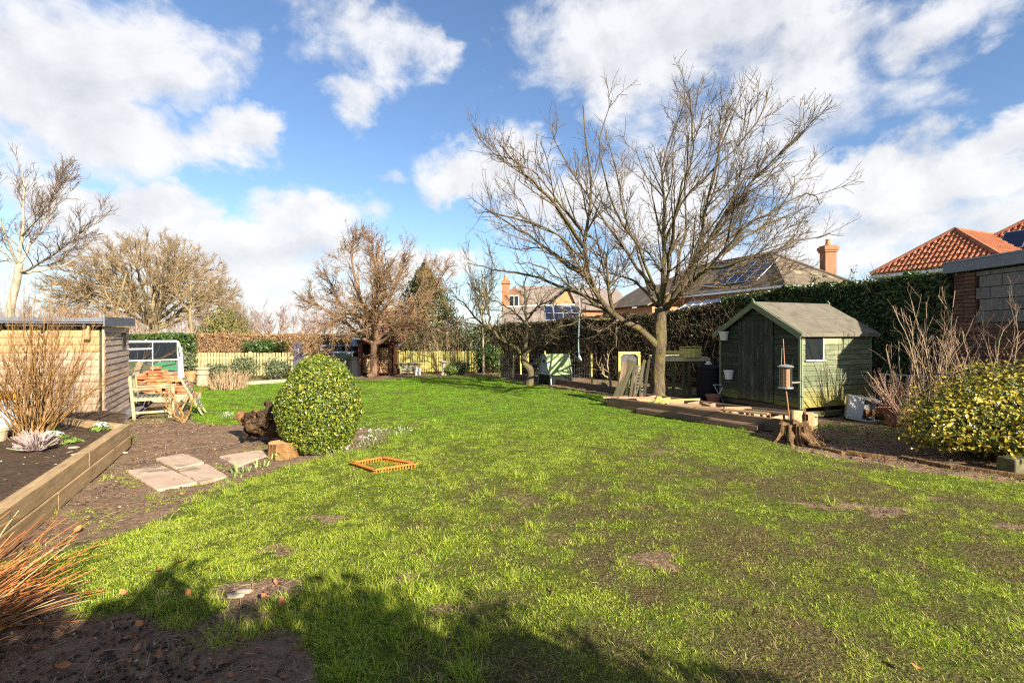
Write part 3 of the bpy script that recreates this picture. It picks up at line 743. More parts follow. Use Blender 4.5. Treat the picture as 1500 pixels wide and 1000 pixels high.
def resample(pts, n):
    """Catmull-Rom through points"""
    P = np.asarray([list(p) for p in pts], float)
    P = np.vstack([2 * P[0] - P[1], P, 2 * P[-1] - P[-2]])
    m = len(P) - 3; out = []
    for s in np.linspace(0, m - 1e-6, n):
        i = int(s); t = s - i; a, b, c, d = P[i:i + 4]
        out.append(.5 * ((2 * b) + (-a + c) * t + (2 * a - 5 * b + 4 * c - d) * t * t + (-a + 3 * b - 3 * c + d) * t ** 3))
    return np.array(out)
NP = 14
def limb(pts, r0, r1, pw=1.0, wob=.0, g=rng):
    p = resample(pts, NP); 
    if wob: p[1:-1] += g.normal(0, wob, (NP - 2, 3))
    t = np.linspace(0, 1, NP)
    return p, r0 + (r1 - r0) * t ** pw
def spawn(pts, rad, n, t0=.3, t1=1.0, ang=.8, ang_sd=.2, ln=(.5, 1.0), taper=.5, rr=.55, rmin=.004, rtip=.4, nseg=6, wig=.18, up=.05, out=0.0, ctr=None, bias=(0, 0, 0), flat=0.0, g=rng, by_len=True):
    """children of a batch of branches: (N,P,3),(N,P) -> (n,nseg+1,3),(n,nseg+1)"""
    N, Pn, _ = pts.shape
    seg = np.linalg.norm(pts[:, 1:] - pts[:, :-1], axis=2).sum(1)
    w = seg if by_len else np.ones(N)
    pi = g.choice(N, n, p=w / w.sum())
    t = g.uniform(t0, t1, n); s = t * (Pn - 1); i = np.minimum(s.astype(int), Pn - 2); fr = (s - i)[:, None]
    p0 = pts[pi, i] * (1 - fr) + pts[pi, i + 1] * fr
    tan = pts[pi, i + 1] - pts[pi, i]; tan /= np.linalg.norm(tan, axis=1, keepdims=True) + 1e-9
    rp = rad[pi, i] * (1 - fr[:, 0]) + rad[pi, i + 1] * fr[:, 0]
    q = g.normal(0, 1, (n, 3)); q[:, 2] *= 1 - flat
    q -= tan * np.sum(q * tan, 1, keepdims=True); q /= np.linalg.norm(q, axis=1, keepdims=True) + 1e-9
    a = np.clip(g.normal(ang, ang_sd, n), .15, 1.7)[:, None]
    d = np.cos(a) * tan + np.sin(a) * q + np.array(bias)
    if out and ctr is not None:
        o = p0 - np.array(ctr); o /= np.linalg.norm(o, axis=1, keepdims=True) + 1e-9; d = d + out * o
    d[:, 2] += up; d /= np.linalg.norm(d, axis=1, keepdims=True)
    L = g.uniform(*ln, n) * (1 - taper * (t - t0) / max(t1 - t0, 1e-3))
    r0 = np.maximum(rp * rr, rmin)
    out_p = np.zeros((n, nseg + 1, 3)); out_p[:, 0] = p0; p = p0.copy()
    for k in range(nseg):
        d = d + g.normal(0, wig, (n, 3)); d[:, 2] += up * .5; d /= np.linalg.norm(d, axis=1, keepdims=True)
        p = p + d * (L / nseg)[:, None]; out_p[:, k + 1] = p
    tt = np.linspace(0, 1, nseg + 1)[None]
    rd = r0[:, None] * (1 - tt) + np.maximum(r0 * rtip, rmin * .6)[:, None] * tt
    return out_p, rd
def tubes(name, batches, mat, parent, smooth=True):
    """batches: list of (pts, rad, sides)"""
    Vs = []; Fs = []; n = 0
    for p, r, s in batches:
        V, q = tube_batch(p, r, s); Vs.append(V); Fs.append(q + n); n += len(V)
    org = WM[parent.name].to_translation()
    me = make_mesh(name, np.concatenate(Vs) - np.array(list(org)), Fs, smooth)
    return link(name, me, mat, parent, Matrix.Translation(org))
def gnarl(o, amp, g=rng):
    """uneven bark: push the surface in and out"""
    me = o.data; n = len(me.vertices); v = np.zeros(n * 3, np.float32); me.vertices.foreach_get('co', v); v = v.reshape(-1, 3); nr = np.zeros(n * 3, np.float32); me.vertices.foreach_get('normal', nr); nr = nr.reshape(-1, 3)
    d = (fbm(v[:, 0] * 4 + v[:, 2], v[:, 1] * 4 - v[:, 2] * .6, 2.0, 5) - .5) * 2 * amp + g.normal(0, amp * .25, n)
    me.vertices.foreach_set('co', (v + nr * d[:, None]).astype(np.float32).ravel()); me.update(); return o
def stack_limbs(ls): return np.stack([l[0] for l in ls]), np.stack([l[1] for l in ls])
def ellipsoid_points(c, r, n, g=rng, shell=(.85, 1.0), zmin=None, lump=.0, seed=1):
    d = g.normal(0, 1, (n, 3)); d /= np.linalg.norm(d, axis=1, keepdims=True)
    if zmin is not None: d = d[d[:, 2] > zmin]
    k = g.uniform(*shell, len(d))
    if lump: k = k * (1 + lump * (fbm(np.arctan2(d[:, 1], d[:, 0]) * 2, d[:, 2] * 2, 1.3, seed) - .5) * 2)
    return np.array(c) + d * np.array(r) * k[:, None], d / np.array(r) / np.linalg.norm(d / np.array(r), axis=1, keepdims=True)

def hedge_run(root, path, depth, heights, leaf_mat, core_mat, leaf, density, g, twigs=None, twig_n=0, lump=.12, jit=.6, face=None, gap=.0):
    """a clipped hedge along a ground path: core, twigs, leaves. path: list of (x,y); heights at those points"""
    path = np.array(path, float); hs = np.array(heights, float)
    seg = np.linalg.norm(np.diff(path, axis=0), axis=1); cum = np.concatenate([[0], np.cumsum(seg)]); Ltot = cum[-1]
    def pt(s):
        x = np.interp(s, cum, path[:, 0]); y = np.interp(s, cum, path[:, 1]); h = np.interp(s, cum, hs)
        i = np.clip(np.searchsorted(cum, s, side='right') - 1, 0, len(seg) - 1)
        tx = (path[i + 1] - path[i]) / seg[i][:, None]
        return x, y, h, np.stack([tx[:, 1], -tx[:, 0]], 1)       # normal on the path's right-hand side
    hmax = hs.max(); area = Ltot * (2 * hmax + depth)
    n = int(area * density)
    s = g.uniform(0, Ltot, n); x, y, h, nr = pt(s)
    u = g.uniform(0, 2 * hmax + depth, n)
    side = np.where(u < hmax, 1, np.where(u < 2 * hmax, -1, 0)); v = np.where(u < hmax, u, np.where(u < 2 * hmax, u - hmax, 0)) / hmax
    wob = 1 + lump * (fbm(s, v * 3 + side * 9, 1.1, 7) - .5) * 2 + lump * .6 * (fbm(s, v * 3 + side * 9, 4, 8) - .5)
    inn = g.uniform(0, 1, n) ** 2 * .18
    off = np.where(side == 0, g.uniform(-.5, .5, n) * depth, side * depth * .5 * wob - side * inn)
    z = np.where(side == 0, h * (1 + .075 * (wob - 1) / max(lump, .01)) - inn, v * h)
    P = np.stack([x + nr[:, 0] * off, y + nr[:, 1] * off, z], 1)
    Nn = np.where((side == 0)[:, None], np.array([[0, 0, 1.0]]), np.concatenate([nr * side[:, None], np.full((n, 1), .15)], 1))
    for e_, dirn in ((0, -1), (len(path) - 1, 1)):      # leaves on both ends as well
        m_ = int(depth * hs[e_] * density); tx = (path[-1] - path[-2]) / seg[-1] if e_ else (path[1] - path[0]) / seg[0]; nr_ = np.array([tx[1], -tx[0]])
        o_ = g.uniform(-.5, .5, m_) * depth; q_ = g.uniform(-.12, .06, m_) * dirn; zz = g.uniform(0, 1, m_) * hs[e_]
        P = np.concatenate([P, np.stack([path[e_, 0] + nr_[0] * o_ + tx[0] * q_, path[e_, 1] + nr_[1] * o_ + tx[1] * q_, zz], 1)]); Nn = np.concatenate([Nn, np.tile([tx[0] * dirn, tx[1] * dirn, .1], (m_, 1))]); s = np.concatenate([s, q_ * 9 + o_]); z = np.concatenate([z, zz]); n += m_
    if gap:
        k = fbm(s, z, 1.7, 12) > gap * g.uniform(.3, 1.2, n) * (1.15 - z / hmax * .9); P, Nn = P[k], Nn[k]
    add_leaves('foliage', P, Nn, leaf, leaf_mat, root, g=g, jit=jit)
    # dark woody core
    k = 60; ss = np.linspace(.08, Ltot - .08, k); x, y, h, nr = pt(ss); V = []; q = []
    for i in range(k):
        w = depth * .5 - .13
        for o_, zz in ((w, 0), (w, h[i] - .12), (-w, h[i] - .12), (-w, 0)): V.append((x[i] + nr[i, 0] * o_, y[i] + nr[i, 1] * o_, zz))
    for i in range(k - 1):
        for j in range(4): q.append((i * 4 + j, i * 4 + (j + 1) % 4, i * 4 + 4 + (j + 1) % 4, i * 4 + 4 + j))
    mb = MB().add(V, [np.array(q), [0, 1, 2, 3], [(k - 1) * 4 + 3 - j for j in range(4)]]); mb.build('branches', core_mat, root)
    if twigs is not None:
        m_ = int(Ltot * 16); s2 = g.uniform(0, Ltot, m_); x, y, h, nr = pt(s2); o2 = g.uniform(-.5, .5, m_) * depth; b2 = np.stack([x + nr[:, 0] * o2, y + nr[:, 1] * o2, h - .12], 1)
        d2 = np.concatenate([nr * g.normal(0, .25, (m_, 1)), np.ones((m_, 1))], 1) + g.normal(0, .25, (m_, 3)); L2 = g.uniform(.15, .42, m_)[:, None]; p2 = np.stack([b2, b2 + d2 * L2 * .5, b2 + d2 * L2 + g.normal(0, .03, (m_, 3))], 1)
        stuff(tubes('shoot', [(p2, np.tile([.006, .005, .003], (m_, 1)), 3)], twigs, root))
        st = g.uniform(0, Ltot, twig_n); x, y, h, nr = pt(st); so_ = np.where(g.uniform(0, 1, twig_n) < .7, 1, -1); o_ = so_ * depth * .5
        base = np.stack([x + nr[:, 0] * o_, y + nr[:, 1] * o_, g.uniform(.0, .8, twig_n) * h], 1)
        pts = np.zeros((twig_n, 5, 3)); pts[:, 0] = base; d = np.concatenate([nr * so_[:, None] * .15, np.ones((twig_n, 1))], 1) + g.normal(0, .3, (twig_n, 3)); p = base.copy()
        L = g.uniform(.3, .9, twig_n)
        for i in range(4):
            d = d + g.normal(0, .22, d.shape); d /= np.linalg.norm(d, axis=1, keepdims=True); p = p + d * (L / 4)[:, None]; pts[:, i + 1] = p
        tubes('twig', [(pts, np.linspace(1, .4, 5)[None] * g.uniform(.005, .010, twig_n)[:, None], 3)], twigs, root)

LEAF = {}
LEAF['topiary'] = leafy('topiary_leaf', [(0, (.016, .038, .008)), (.28, (.065, .118, .012)), (.58, (.155, .205, .020)), (.86, (.29, .29, .030)), (.97, (.40, .35, .05)), (1, (.22, .09, .035))], .35, .22, .5)
LEAF['laurel'] = leafy('laurel_leaf', [(0, (.016, .042, .009)), (.5, (.042, .085, .016)), (.85, (.085, .140, .028)), (1, (.17, .18, .05))], .35, .2, .5, ((.10, .125, .03), 1.1, .6))
LEAF['privet'] = leafy('old_hedge_leaf', [(0, (.018, .028, .010)), (.5, (.045, .052, .017)), (.75, (.095, .072, .026)), (1, (.19, .12, .05))], .5, .1, .35, ((.15, .095, .045), .9, .7))
LEAF['beech'] = leafy('beech_leaf', [(0, (.16, .075, .032)), (.4, (.28, .15, .065)), (.75, (.40, .24, .11)), (1, (.50, .36, .18))], .7, .25, .2)
LEAF['climber'] = leafy('climber_leaf', [(0, (.05, .075, .028)), (.5, (.10, .135, .055)), (.85, (.17, .19, .09)), (1, (.30, .26, .14))], .5, .2, .35)
LEAF['conifer'] = leafy('conifer_leaf', [(0, (.028, .038, .012)), (.5, (.070, .072, .020)), (.8, (.125, .105, .03)), (1, (.22, .155, .06))], .6, .15, .3)
LEAF['yellow_conifer'] = leafy('yellow_conifer_leaf', [(0, (.03, .06, .01)), (.45, (.10, .13, .02)), (.8, (.24, .21, .04)), (1, (.34, .25, .08))], .6, .2, .3)
LEAF['golden'] = leafy('golden_shrub_leaf', [(0, (.030, .050, .008)), (.38, (.080, .100, .012)), (.56, (.24, .21, .018)), (.78, (.48, .35, .028)), (1, (.58, .44, .08))], .4, .25, .45)
LEAF['bright'] = leafy('bright_leaf', [(0, (.08, .14, .02)), (.5, (.16, .24, .04)), (1, (.28, .34, .08))], .5, .3, .35)
LEAF['bulb'] = leafy('bulb_leaf', [(0, (.10, .17, .04)), (.6, (.20, .28, .07)), (1, (.38, .42, .16))], .45, .3, .35)
LEAF['petal'] = leafy('white_petal', [(0, (.62, .64, .55)), (1, (.80, .80, .74))], .7, .3, .2)
LEAF['heather'] = leafy('heather_sprig', [(0, (.26, .20, .14)), (.4, (.42, .30, .30)), (.8, (.52, .40, .42)), (1, (.36, .40, .22))], .8, .2, .2)
CORE = mottled('dark_twiggy_core', (.009, .010, .006), (.024, .022, .013), 9, .95, .9, .05)
CORE_TAN = mottled('brown_twiggy_core', (.10, .055, .03), (.18, .11, .06), 9, .95, .9, .05)
# ================================================================== houses and walls beyond the hedges
def V3(*a): return Vector(a)
def quad_sheet(name, pts, mat, parent, thick=.08):
    p = [Vector(q) for q in pts]; nrm = (p[1] - p[0]).cross(p[2] - p[0]).normalized()
    if nrm.z < 0: nrm = -nrm
    return MB().prism(p, nrm * thick).build(name, mat, parent)
def hip_house(root, E1, E2, inward, hipin, depth, ez, rz, roof_mat, wall_mat, over=.35, wall_set=None):
    """hip-ended block: E1-E2 is the eave of the hip end, the ridge runs along inward"""
    E1 = Vector((*E1, ez)); E2 = Vector((*E2, ez)); iv = Vector((*inward, 0)).normalized(); ev = (E2 - E1).normalized()
    mid = (E1 + E2) / 2; A = mid + iv * hipin; A.z = rz; Bp = mid + iv * (depth - hipin); Bp.z = rz
    F1 = E1 + iv * depth; F2 = E2 + iv * depth
    V = [E1, E2, F2, F1, A, Bp]
    roof = MB().add([list(v) for v in V], [[0, 1, 4], [1, 2, 5, 4], [2, 3, 5], [3, 0, 4, 5], [3, 2, 1, 0]]).build('roof', roof_mat, root)
    g1, g2, g3, g4 = [v + d for v, d in ((E1, ev * over + iv * over), (E2, -ev * over + iv * over), (F2, -ev * over - iv * over), (F1, ev * over - iv * over))]
    MB().prism([Vector((v.x, v.y, 0)) for v in (g1, g2, g3, g4)], (0, 0, ez - .02)).build('wall', wall_mat, root)
    for a, b in ((E1, E2), (E2, F2), (F2, F1), (F1, E1)):
        plank('gutter', root, a - V3(0, 0, .12), b - V3(0, 0, .12), .16, .05, M['gutter'], up=(b - a).cross(V3(0, 0, 1)))
    for a, b in ((E1, A), (E2, A), (F1, Bp), (F2, Bp), (A, Bp)):
        MB().tube([a + V3(0, 0, .03), b + V3(0, 0, .03)], .13, 7).build('ridge_tile', roof_mat, root)
    return dict(E1=E1, E2=E2, F1=F1, F2=F2, A=A, B=Bp, roof=roof)
def solar(parent, o, u, v, nu, nv, pw, ph, nrm):
    """solar panels, each a part (frame) with its glass as a sub-part, on a roof slope"""
    for i in range(nu):
        for j in range(nv):
            a = o + u * (i * (pw + .04)) + v * (j * (ph + .04)) + nrm * .10
            p = plank('solar_panel', parent, a + v * ph / 2, a + u * pw + v * ph / 2, ph, .05, M['panel_frame'], up=nrm, ease=.05)
            plank('glass', p, a + u * .03 + v * ph / 2 + nrm * .028, a + u * (pw - .03) + v * ph / 2 + nrm * .028, ph - .06, .008, M['panel'], up=nrm, ease=.05)
def chimney(root, c, w, d, z0, z1, pots=1, rot=0.0):
    Mx = Matrix.Rotation(rot, 4, 'Z')
    mb = MB(); mb.box((-w / 2, -d / 2, z0), (w / 2, d / 2, z1 - .42), Mx)
    ch = mb.build('chimney', M['chimney_brick'], root)
    ch.matrix_basis = Matrix.Translation(Vector((c[0], c[1], 0)) ) @ Matrix.Translation(Vector((0, 0, 0)))
    return ch

def brown_house():
    t = thing('house', 'brown roofed brick house with dark solar panels and an orange brick chimney beyond the hedge', 'house', (17.8, 32, 0))
    E1 = V3(17.8, 32, 0); r = V3(.945, .325, 0).normalized(); iv = V3(-.325, .945, 0).normalized()
    D = hip_house(t, E1[:2], (E1 + r * 7.2)[:2], iv[:2], 4.6, 18, 4.85, 7.75, M['roof_brown'], M['house_brick'])
    # solar panels on the long slope that faces the garden
    E, Fp, A, Bq = D['E1'], D['F1'], D['A'], D['B']
    sl = (A - E - iv * 4.6); sl.normalize(); nrm = iv.cross(sl); nrm = nrm if nrm.z > 0 else -nrm
    solar(t, E + iv * 2.9 + sl * .8, iv, sl, 5, 2, 1.0, 1.35, nrm)
    # chimney with corbelled top and pot
    c = E1 + r * 6.3 + iv * 2.0
    mb = MB().box((c.x - .40, c.y - .34, 4.8), (c.x + .40, c.y + .34, 7.55)); mb.box((c.x - .47, c.y - .41, 7.55), (c.x + .47, c.y + .41, 7.70)); mb.box((c.x - .53, c.y - .47, 7.70), (c.x + .53, c.y + .47, 7.92)); mb.box((c.x - .45, c.y - .39, 7.92), (c.x + .45, c.y + .39, 8.02))
    ch = mb.build('chimney', M['chimney_brick'], t)
    MB().lathe([(.16, 8.02), (.19, 8.1), (.15, 8.35), (.17, 8.5), (.13, 8.5), (.12, 8.1)], (c.x, c.y, 0), 12).build('chimney_pot', M['terracotta'], ch)
    # pale lean-to roof below the panels and a lower wing at the far end
    a = E1 - r * 1.6 + iv * 3.2; b = a + iv * 6.0
    quad_sheet('lean_to_roof', [a + V3(0, 0, 3.35), b + V3(0, 0, 3.35), b + r * 1.7 + V3(0, 0, 4.25), a + r * 1.7 + V3(0, 0, 4.25)], M['pale_sheet'], t, .06)
    for k in range(7):
        q = a + iv * (k * 1.0)
        plank('glazing_bar', t, q + V3(0, 0, 3.45), q + r * 1.7 + V3(0, 0, 4.35), .06, .05, M['white_frame'], up=(0, 0, 1))
    MB().prism([Vector((v.x, v.y, 0)) for v in (a + r * .3, b + r * .3, b + r * 1.75, a + r * 1.75)], (0, 0, 3.3)).build('wall', M['house_brick'], t)
    a = E1 - r * 3.6 + iv * 10; b = a + iv * 7.5
    quad_sheet('roof', [a + V3(0, 0, 3.9), b + V3(0, 0, 3.9), b + r * 4.2 + V3(0, 0, 6.1), a + r * 4.2 + V3(0, 0, 6.1)], M['roof_brown'], t, .1)
    MB().prism([Vector((v.x, v.y, 0)) for v in (a + r * .4, b + r * .4, b + r * 4, a + r * 4)], (0, 0, 3.85)).build('wall', M['house_brick'], t)
    for k in range(3):
        q = E1 + iv * (.35 + .01) * 0 + iv * (4 + 3.4 * k) + r * .33
        MB().box((q.x - .04, q.y, 3.0), (q.x + .05, q.y + 1.3, 4.2)).build('window', M['lead_dark'], t)
brown_house()

def gable_house():
    o = V3(0, 45, 0)
    t = thing('house', 'house with a small orange brick gable and low solar panels behind the old hedge', 'house', (3.2, 47, 0))
    # main roof: ridge parallel to the picture, eave lower at the front
    yb = 47.0
    def P(px, py, Y): return at(px, py, Y)
    rl, rr = P(762, 418, 49), P(905, 424, 49); el, er = P(742, 450, 46), P(930, 456, 46)
    back = V3(0, 6.2, 0)
    MB().add([list(v) for v in (el, er, rr, rl, el + back, er + back)], [[0, 1, 2, 3], [5, 4, 3, 2], [4, 0, 3], [1, 5, 2], [0, 4, 5, 1]]).build('roof', M['roof_grey'], t)
    MB().prism([V3(el.x + .4, 46.4, 0), V3(er.x - .4, 46.4, 0), V3(er.x - .4, 51.8, 0), V3(el.x + .4, 51.8, 0)], (0, 0, el.z - .05)).build('wall', M['house_brick'], t)
    # brick gable that breaks through the front slope
    a, b, c = P(806, 448, 45.4), P(842, 449, 45.4), P(833, 421, 45.4)
    MB().prism([a, b, c], (0, 3, 0)).build('gable', M['gable_brick'], t)
    for p, q in ((a - V3(.45, 0, .35), c + V3(0, 0, .12)), (c + V3(0, 0, .12), b + V3(.45, 0, -.35))):
        d = (q - p); MB().prism([p - V3(0, .25, 0), q - V3(0, .25, 0), q + V3(0, 3.2, 0), p + V3(0, 3.2, 0)], d.cross(V3(0, 1, 0)).normalized() * -.12).build('gable_roof', M['roof_grey'], t)
    # lower front roof with solar panels
    a, b, c, d = P(733, 478, 42.5), P(868, 481, 42.5), P(842, 447, 45.2), P(737, 450, 45.2)
    quad_sheet('roof', [a, b, c, d], M['roof_grey'], t, .1)
    plank('gutter', t, d + V3(0, -.1, .06), c + V3(0, -.1, .06), .18, .1, M['gutter'])
    plank('gutter', t, a + V3(0, -.1, -.04), b + V3(0, -.1, -.04), .18, .1, M['gutter'])
    MB().prism([V3(a.x + .3, 43, 0), V3(b.x - .3, 43, 0), V3(b.x - .3, 46.3, 0), V3(a.x + .3, 46.3, 0)], (0, 0, a.z - .08)).build('wall', M['house_brick'], t)
    u = V3(1, 0, 0); v = ((d + c) / 2 - (a + b) / 2); v.x = 0; v.normalize(); n = u.cross(v)
    solar(t, P(799, 471, 43.1) + V3(0, 0, .05), u, v, 4, 2, .78, 1.05, n)
    # chimney stack and a small dormer window beside it
    c0 = P(741, 478, 45.8)
    mb = MB().box((c0.x - .36, 45.3, 0), (c0.x + .36, 46.3, P(0, 416, 45.8).z)); mb.box((c0.x - .42, 45.2, P(0, 416, 45.8).z), (c0.x + .42, 46.4, P(0, 411, 45.8).z))
    ch = mb.build('chimney', M['chimney_brick'], t)
    MB().lathe([(.2, 0), (.22, .15), (.17, .5), (.12, .5)], (c0.x, 45.8, P(0, 411, 45.8).z), 10).build('chimney_pot', M['terracotta'], ch)
    w = P(753, 438, 45.6)
    MB().prism([w + V3(-.75, 0, -.9), w + V3(.75, 0, -.9), w + V3(.75, 0, .5), w + V3(0, 0, 1.2), w + V3(-.75, 0, .5)], (0, 2.4, 0)).build('dormer', M['brick_dark'], t)
    f = plank('window', t, w + V3(-.45, -.03, -.2), w + V3(.45, -.03, -.2), 1.1, .08, M['white_frame'], up=(0, -1, 0))
    for s in (-.21, .21): plank('pane', f, w + V3(s - .18, -.075, -.2), w + V3(s + .18, -.075, -.2), .92, .02, M['lead_dark'], up=(0, -1, 0))
gable_house()

def pantile_house():
    t = thing('house', 'house with a bright red pantile hipped roof and white gutter above the tall hedge', 'house', (20.2, 26, 0))
    E1 = V3(19.7, 27.0, 0); ev = V3(1.5, -3.5, 0).normalized(); iv = V3(3.5, 1.5, 0).normalized()
    D = hip_house(t, E1[:2], (E1 + ev * 5.7)[:2], iv[:2], 2.05, 14, 4.86, 6.93, M['pantile'], M['render_cream'])
    def tiles(root, E, d, L, top, name='pantiles'):
        """rolls of pantiles running up a slope; top(s) is the point where the roll meets the hip or ridge"""
        mb = MB(); n = int(L / .215)
        for i in range(n):
            s = (i + .5) * L / n; p = E + d * s; q = top(s); L2 = (q - p).length
            if L2 < .2: continue
            k = max(2, int(L2 / .36)); nr = d.cross((q - p).normalized()); nr = nr if nr.z > 0 else -nr
            pts = []; rad = []
            for j in range(k):
                a = p + (q - p) * (j / k); b = p + (q - p) * ((j + .97) / k)
                pts += [a + nr * .055, b + nr * .02]; rad += [.072, .060]
            mb.tube(pts, rad, 6, caps=True)
        return stuff(mb.build(name, M['pantile'], root))
    E, E2, A, Bq = D['E1'], D['E2'], D['A'], D['B']; L = (E2 - E).length
    def hip_top(s):
        return E + ev * s + (A - (E + ev * L / 2)) * (s / (L / 2)) if s < L / 2 else E + ev * s + (A - (E + ev * L / 2)) * ((L - s) / (L / 2))
    tiles(t, E, ev, L, hip_top)
    up = (A - (E2 + iv * 2.05))
    tiles(t, E2, iv, 14, lambda s: E2 + iv * s + up * min(1, s / 2.05))
    # the taller range behind, with its own solar panels
    t2 = thing('house', 'taller red pantile roof with solar panels rising behind the nearer red roof', 'house', (27, 24, 0))
    G1 = E1 + iv * 3.9 + ev * .2
    D2 = hip_house(t2, G1[:2], (G1 + ev * 8.4)[:2], iv[:2], 2.4, 15, 5.0, 7.75, M['pantile'], M['render_cream'])
    E_, E2_, A_ = D2['E1'], D2['E2'], D2['A']; L_ = (E2_ - E_).length; m_ = E_ + ev * L_ / 2
    tiles(t2, E_, ev, L_, lambda s: E_ + ev * s + (A_ - m_) * (min(s, L_ - s) / (L_ / 2)))
    up_ = (A_ - (E2_ + iv * 2.4))
    tiles(t2, E2_, iv, 15, lambda s: E2_ + iv * s + up_ * min(1, s / 2.4))
    sl = (A_ - m_).normalized(); n = ev.cross(sl); n = n if n.z > 0 else -n
    solar(t2, m_ - ev * .9 + sl * 1.1 + n * .10, ev, sl, 3, 1, 1.0, 1.3, n)
pantile_house()

def block_garage():
    """flat-roofed garage of concrete blocks on a brick base; only its long wall shows"""
    x, y0, y1 = 9.06, 6.6, 10.05
    t = thing('garage', 'grey concrete block garage wall with metal roof edge and red brick base behind bare stems', 'garage', (x + 1.5, 8.4, 0))
    MB().box((x + .11, y0, 0), (x + 3, y1 - .02, 2.86)).build('wall', M['mortar'], t)
    bz = 1.84
    # red brick courses at the bottom and the corner pier
    bm = None; n = 0
    for r in range(int(bz / .075)):
        z = r * .075 + .037; s = (r % 2) * .1125; y = y0 + s
        while y < y1 - .44:
            L = min(.215, y1 - .44 - y)
            if L > .06: plank('brick', t, (x + .052 + random.uniform(-.004, .004), y, z), (x + .052 + random.uniform(-.004, .004), y + L, z), .105, .065, M['brick_dark'], ease=.06)
            y += .225
    for r in range(38):
        z = r * .075 + .037
        for k in range(2):
            y = y1 - .44 + k * .225 + (.0 if r % 2 else .0)
            plank('brick', t, (x + .03, y, z), (x + .03, y + .215, z), .105, .065, M['brick_dark'], ease=.06)
    r = 0; z = bz + .02
    while z < 2.80:
        y = y0 + (r % 2) * .225; h = min(.215, 2.85 - z)
        while y < y1 - .46:
            L = min(.44, y1 - .455 - y)
            if L > .08: plank('block', t, (x + .052 + random.uniform(-.006, .006), y, z + h / 2), (x + .052 + random.uniform(-.006, .006), y + L, z + h / 2), .105, h, M['block'], ease=.05)
            y += .452
        z += .226; r += 1
    MB().box((x - .12, y0 - .1, 2.88), (x + 3.2, y1 + .14, 3.08)).build('roof_edge', M['flashing'], t)
    MB().box((x - .13, y0 - .12, 3.085), (x + 3.25, y1 + .15, 3.115)).build('roof_lip', M['flashing'], t)
block_garage()

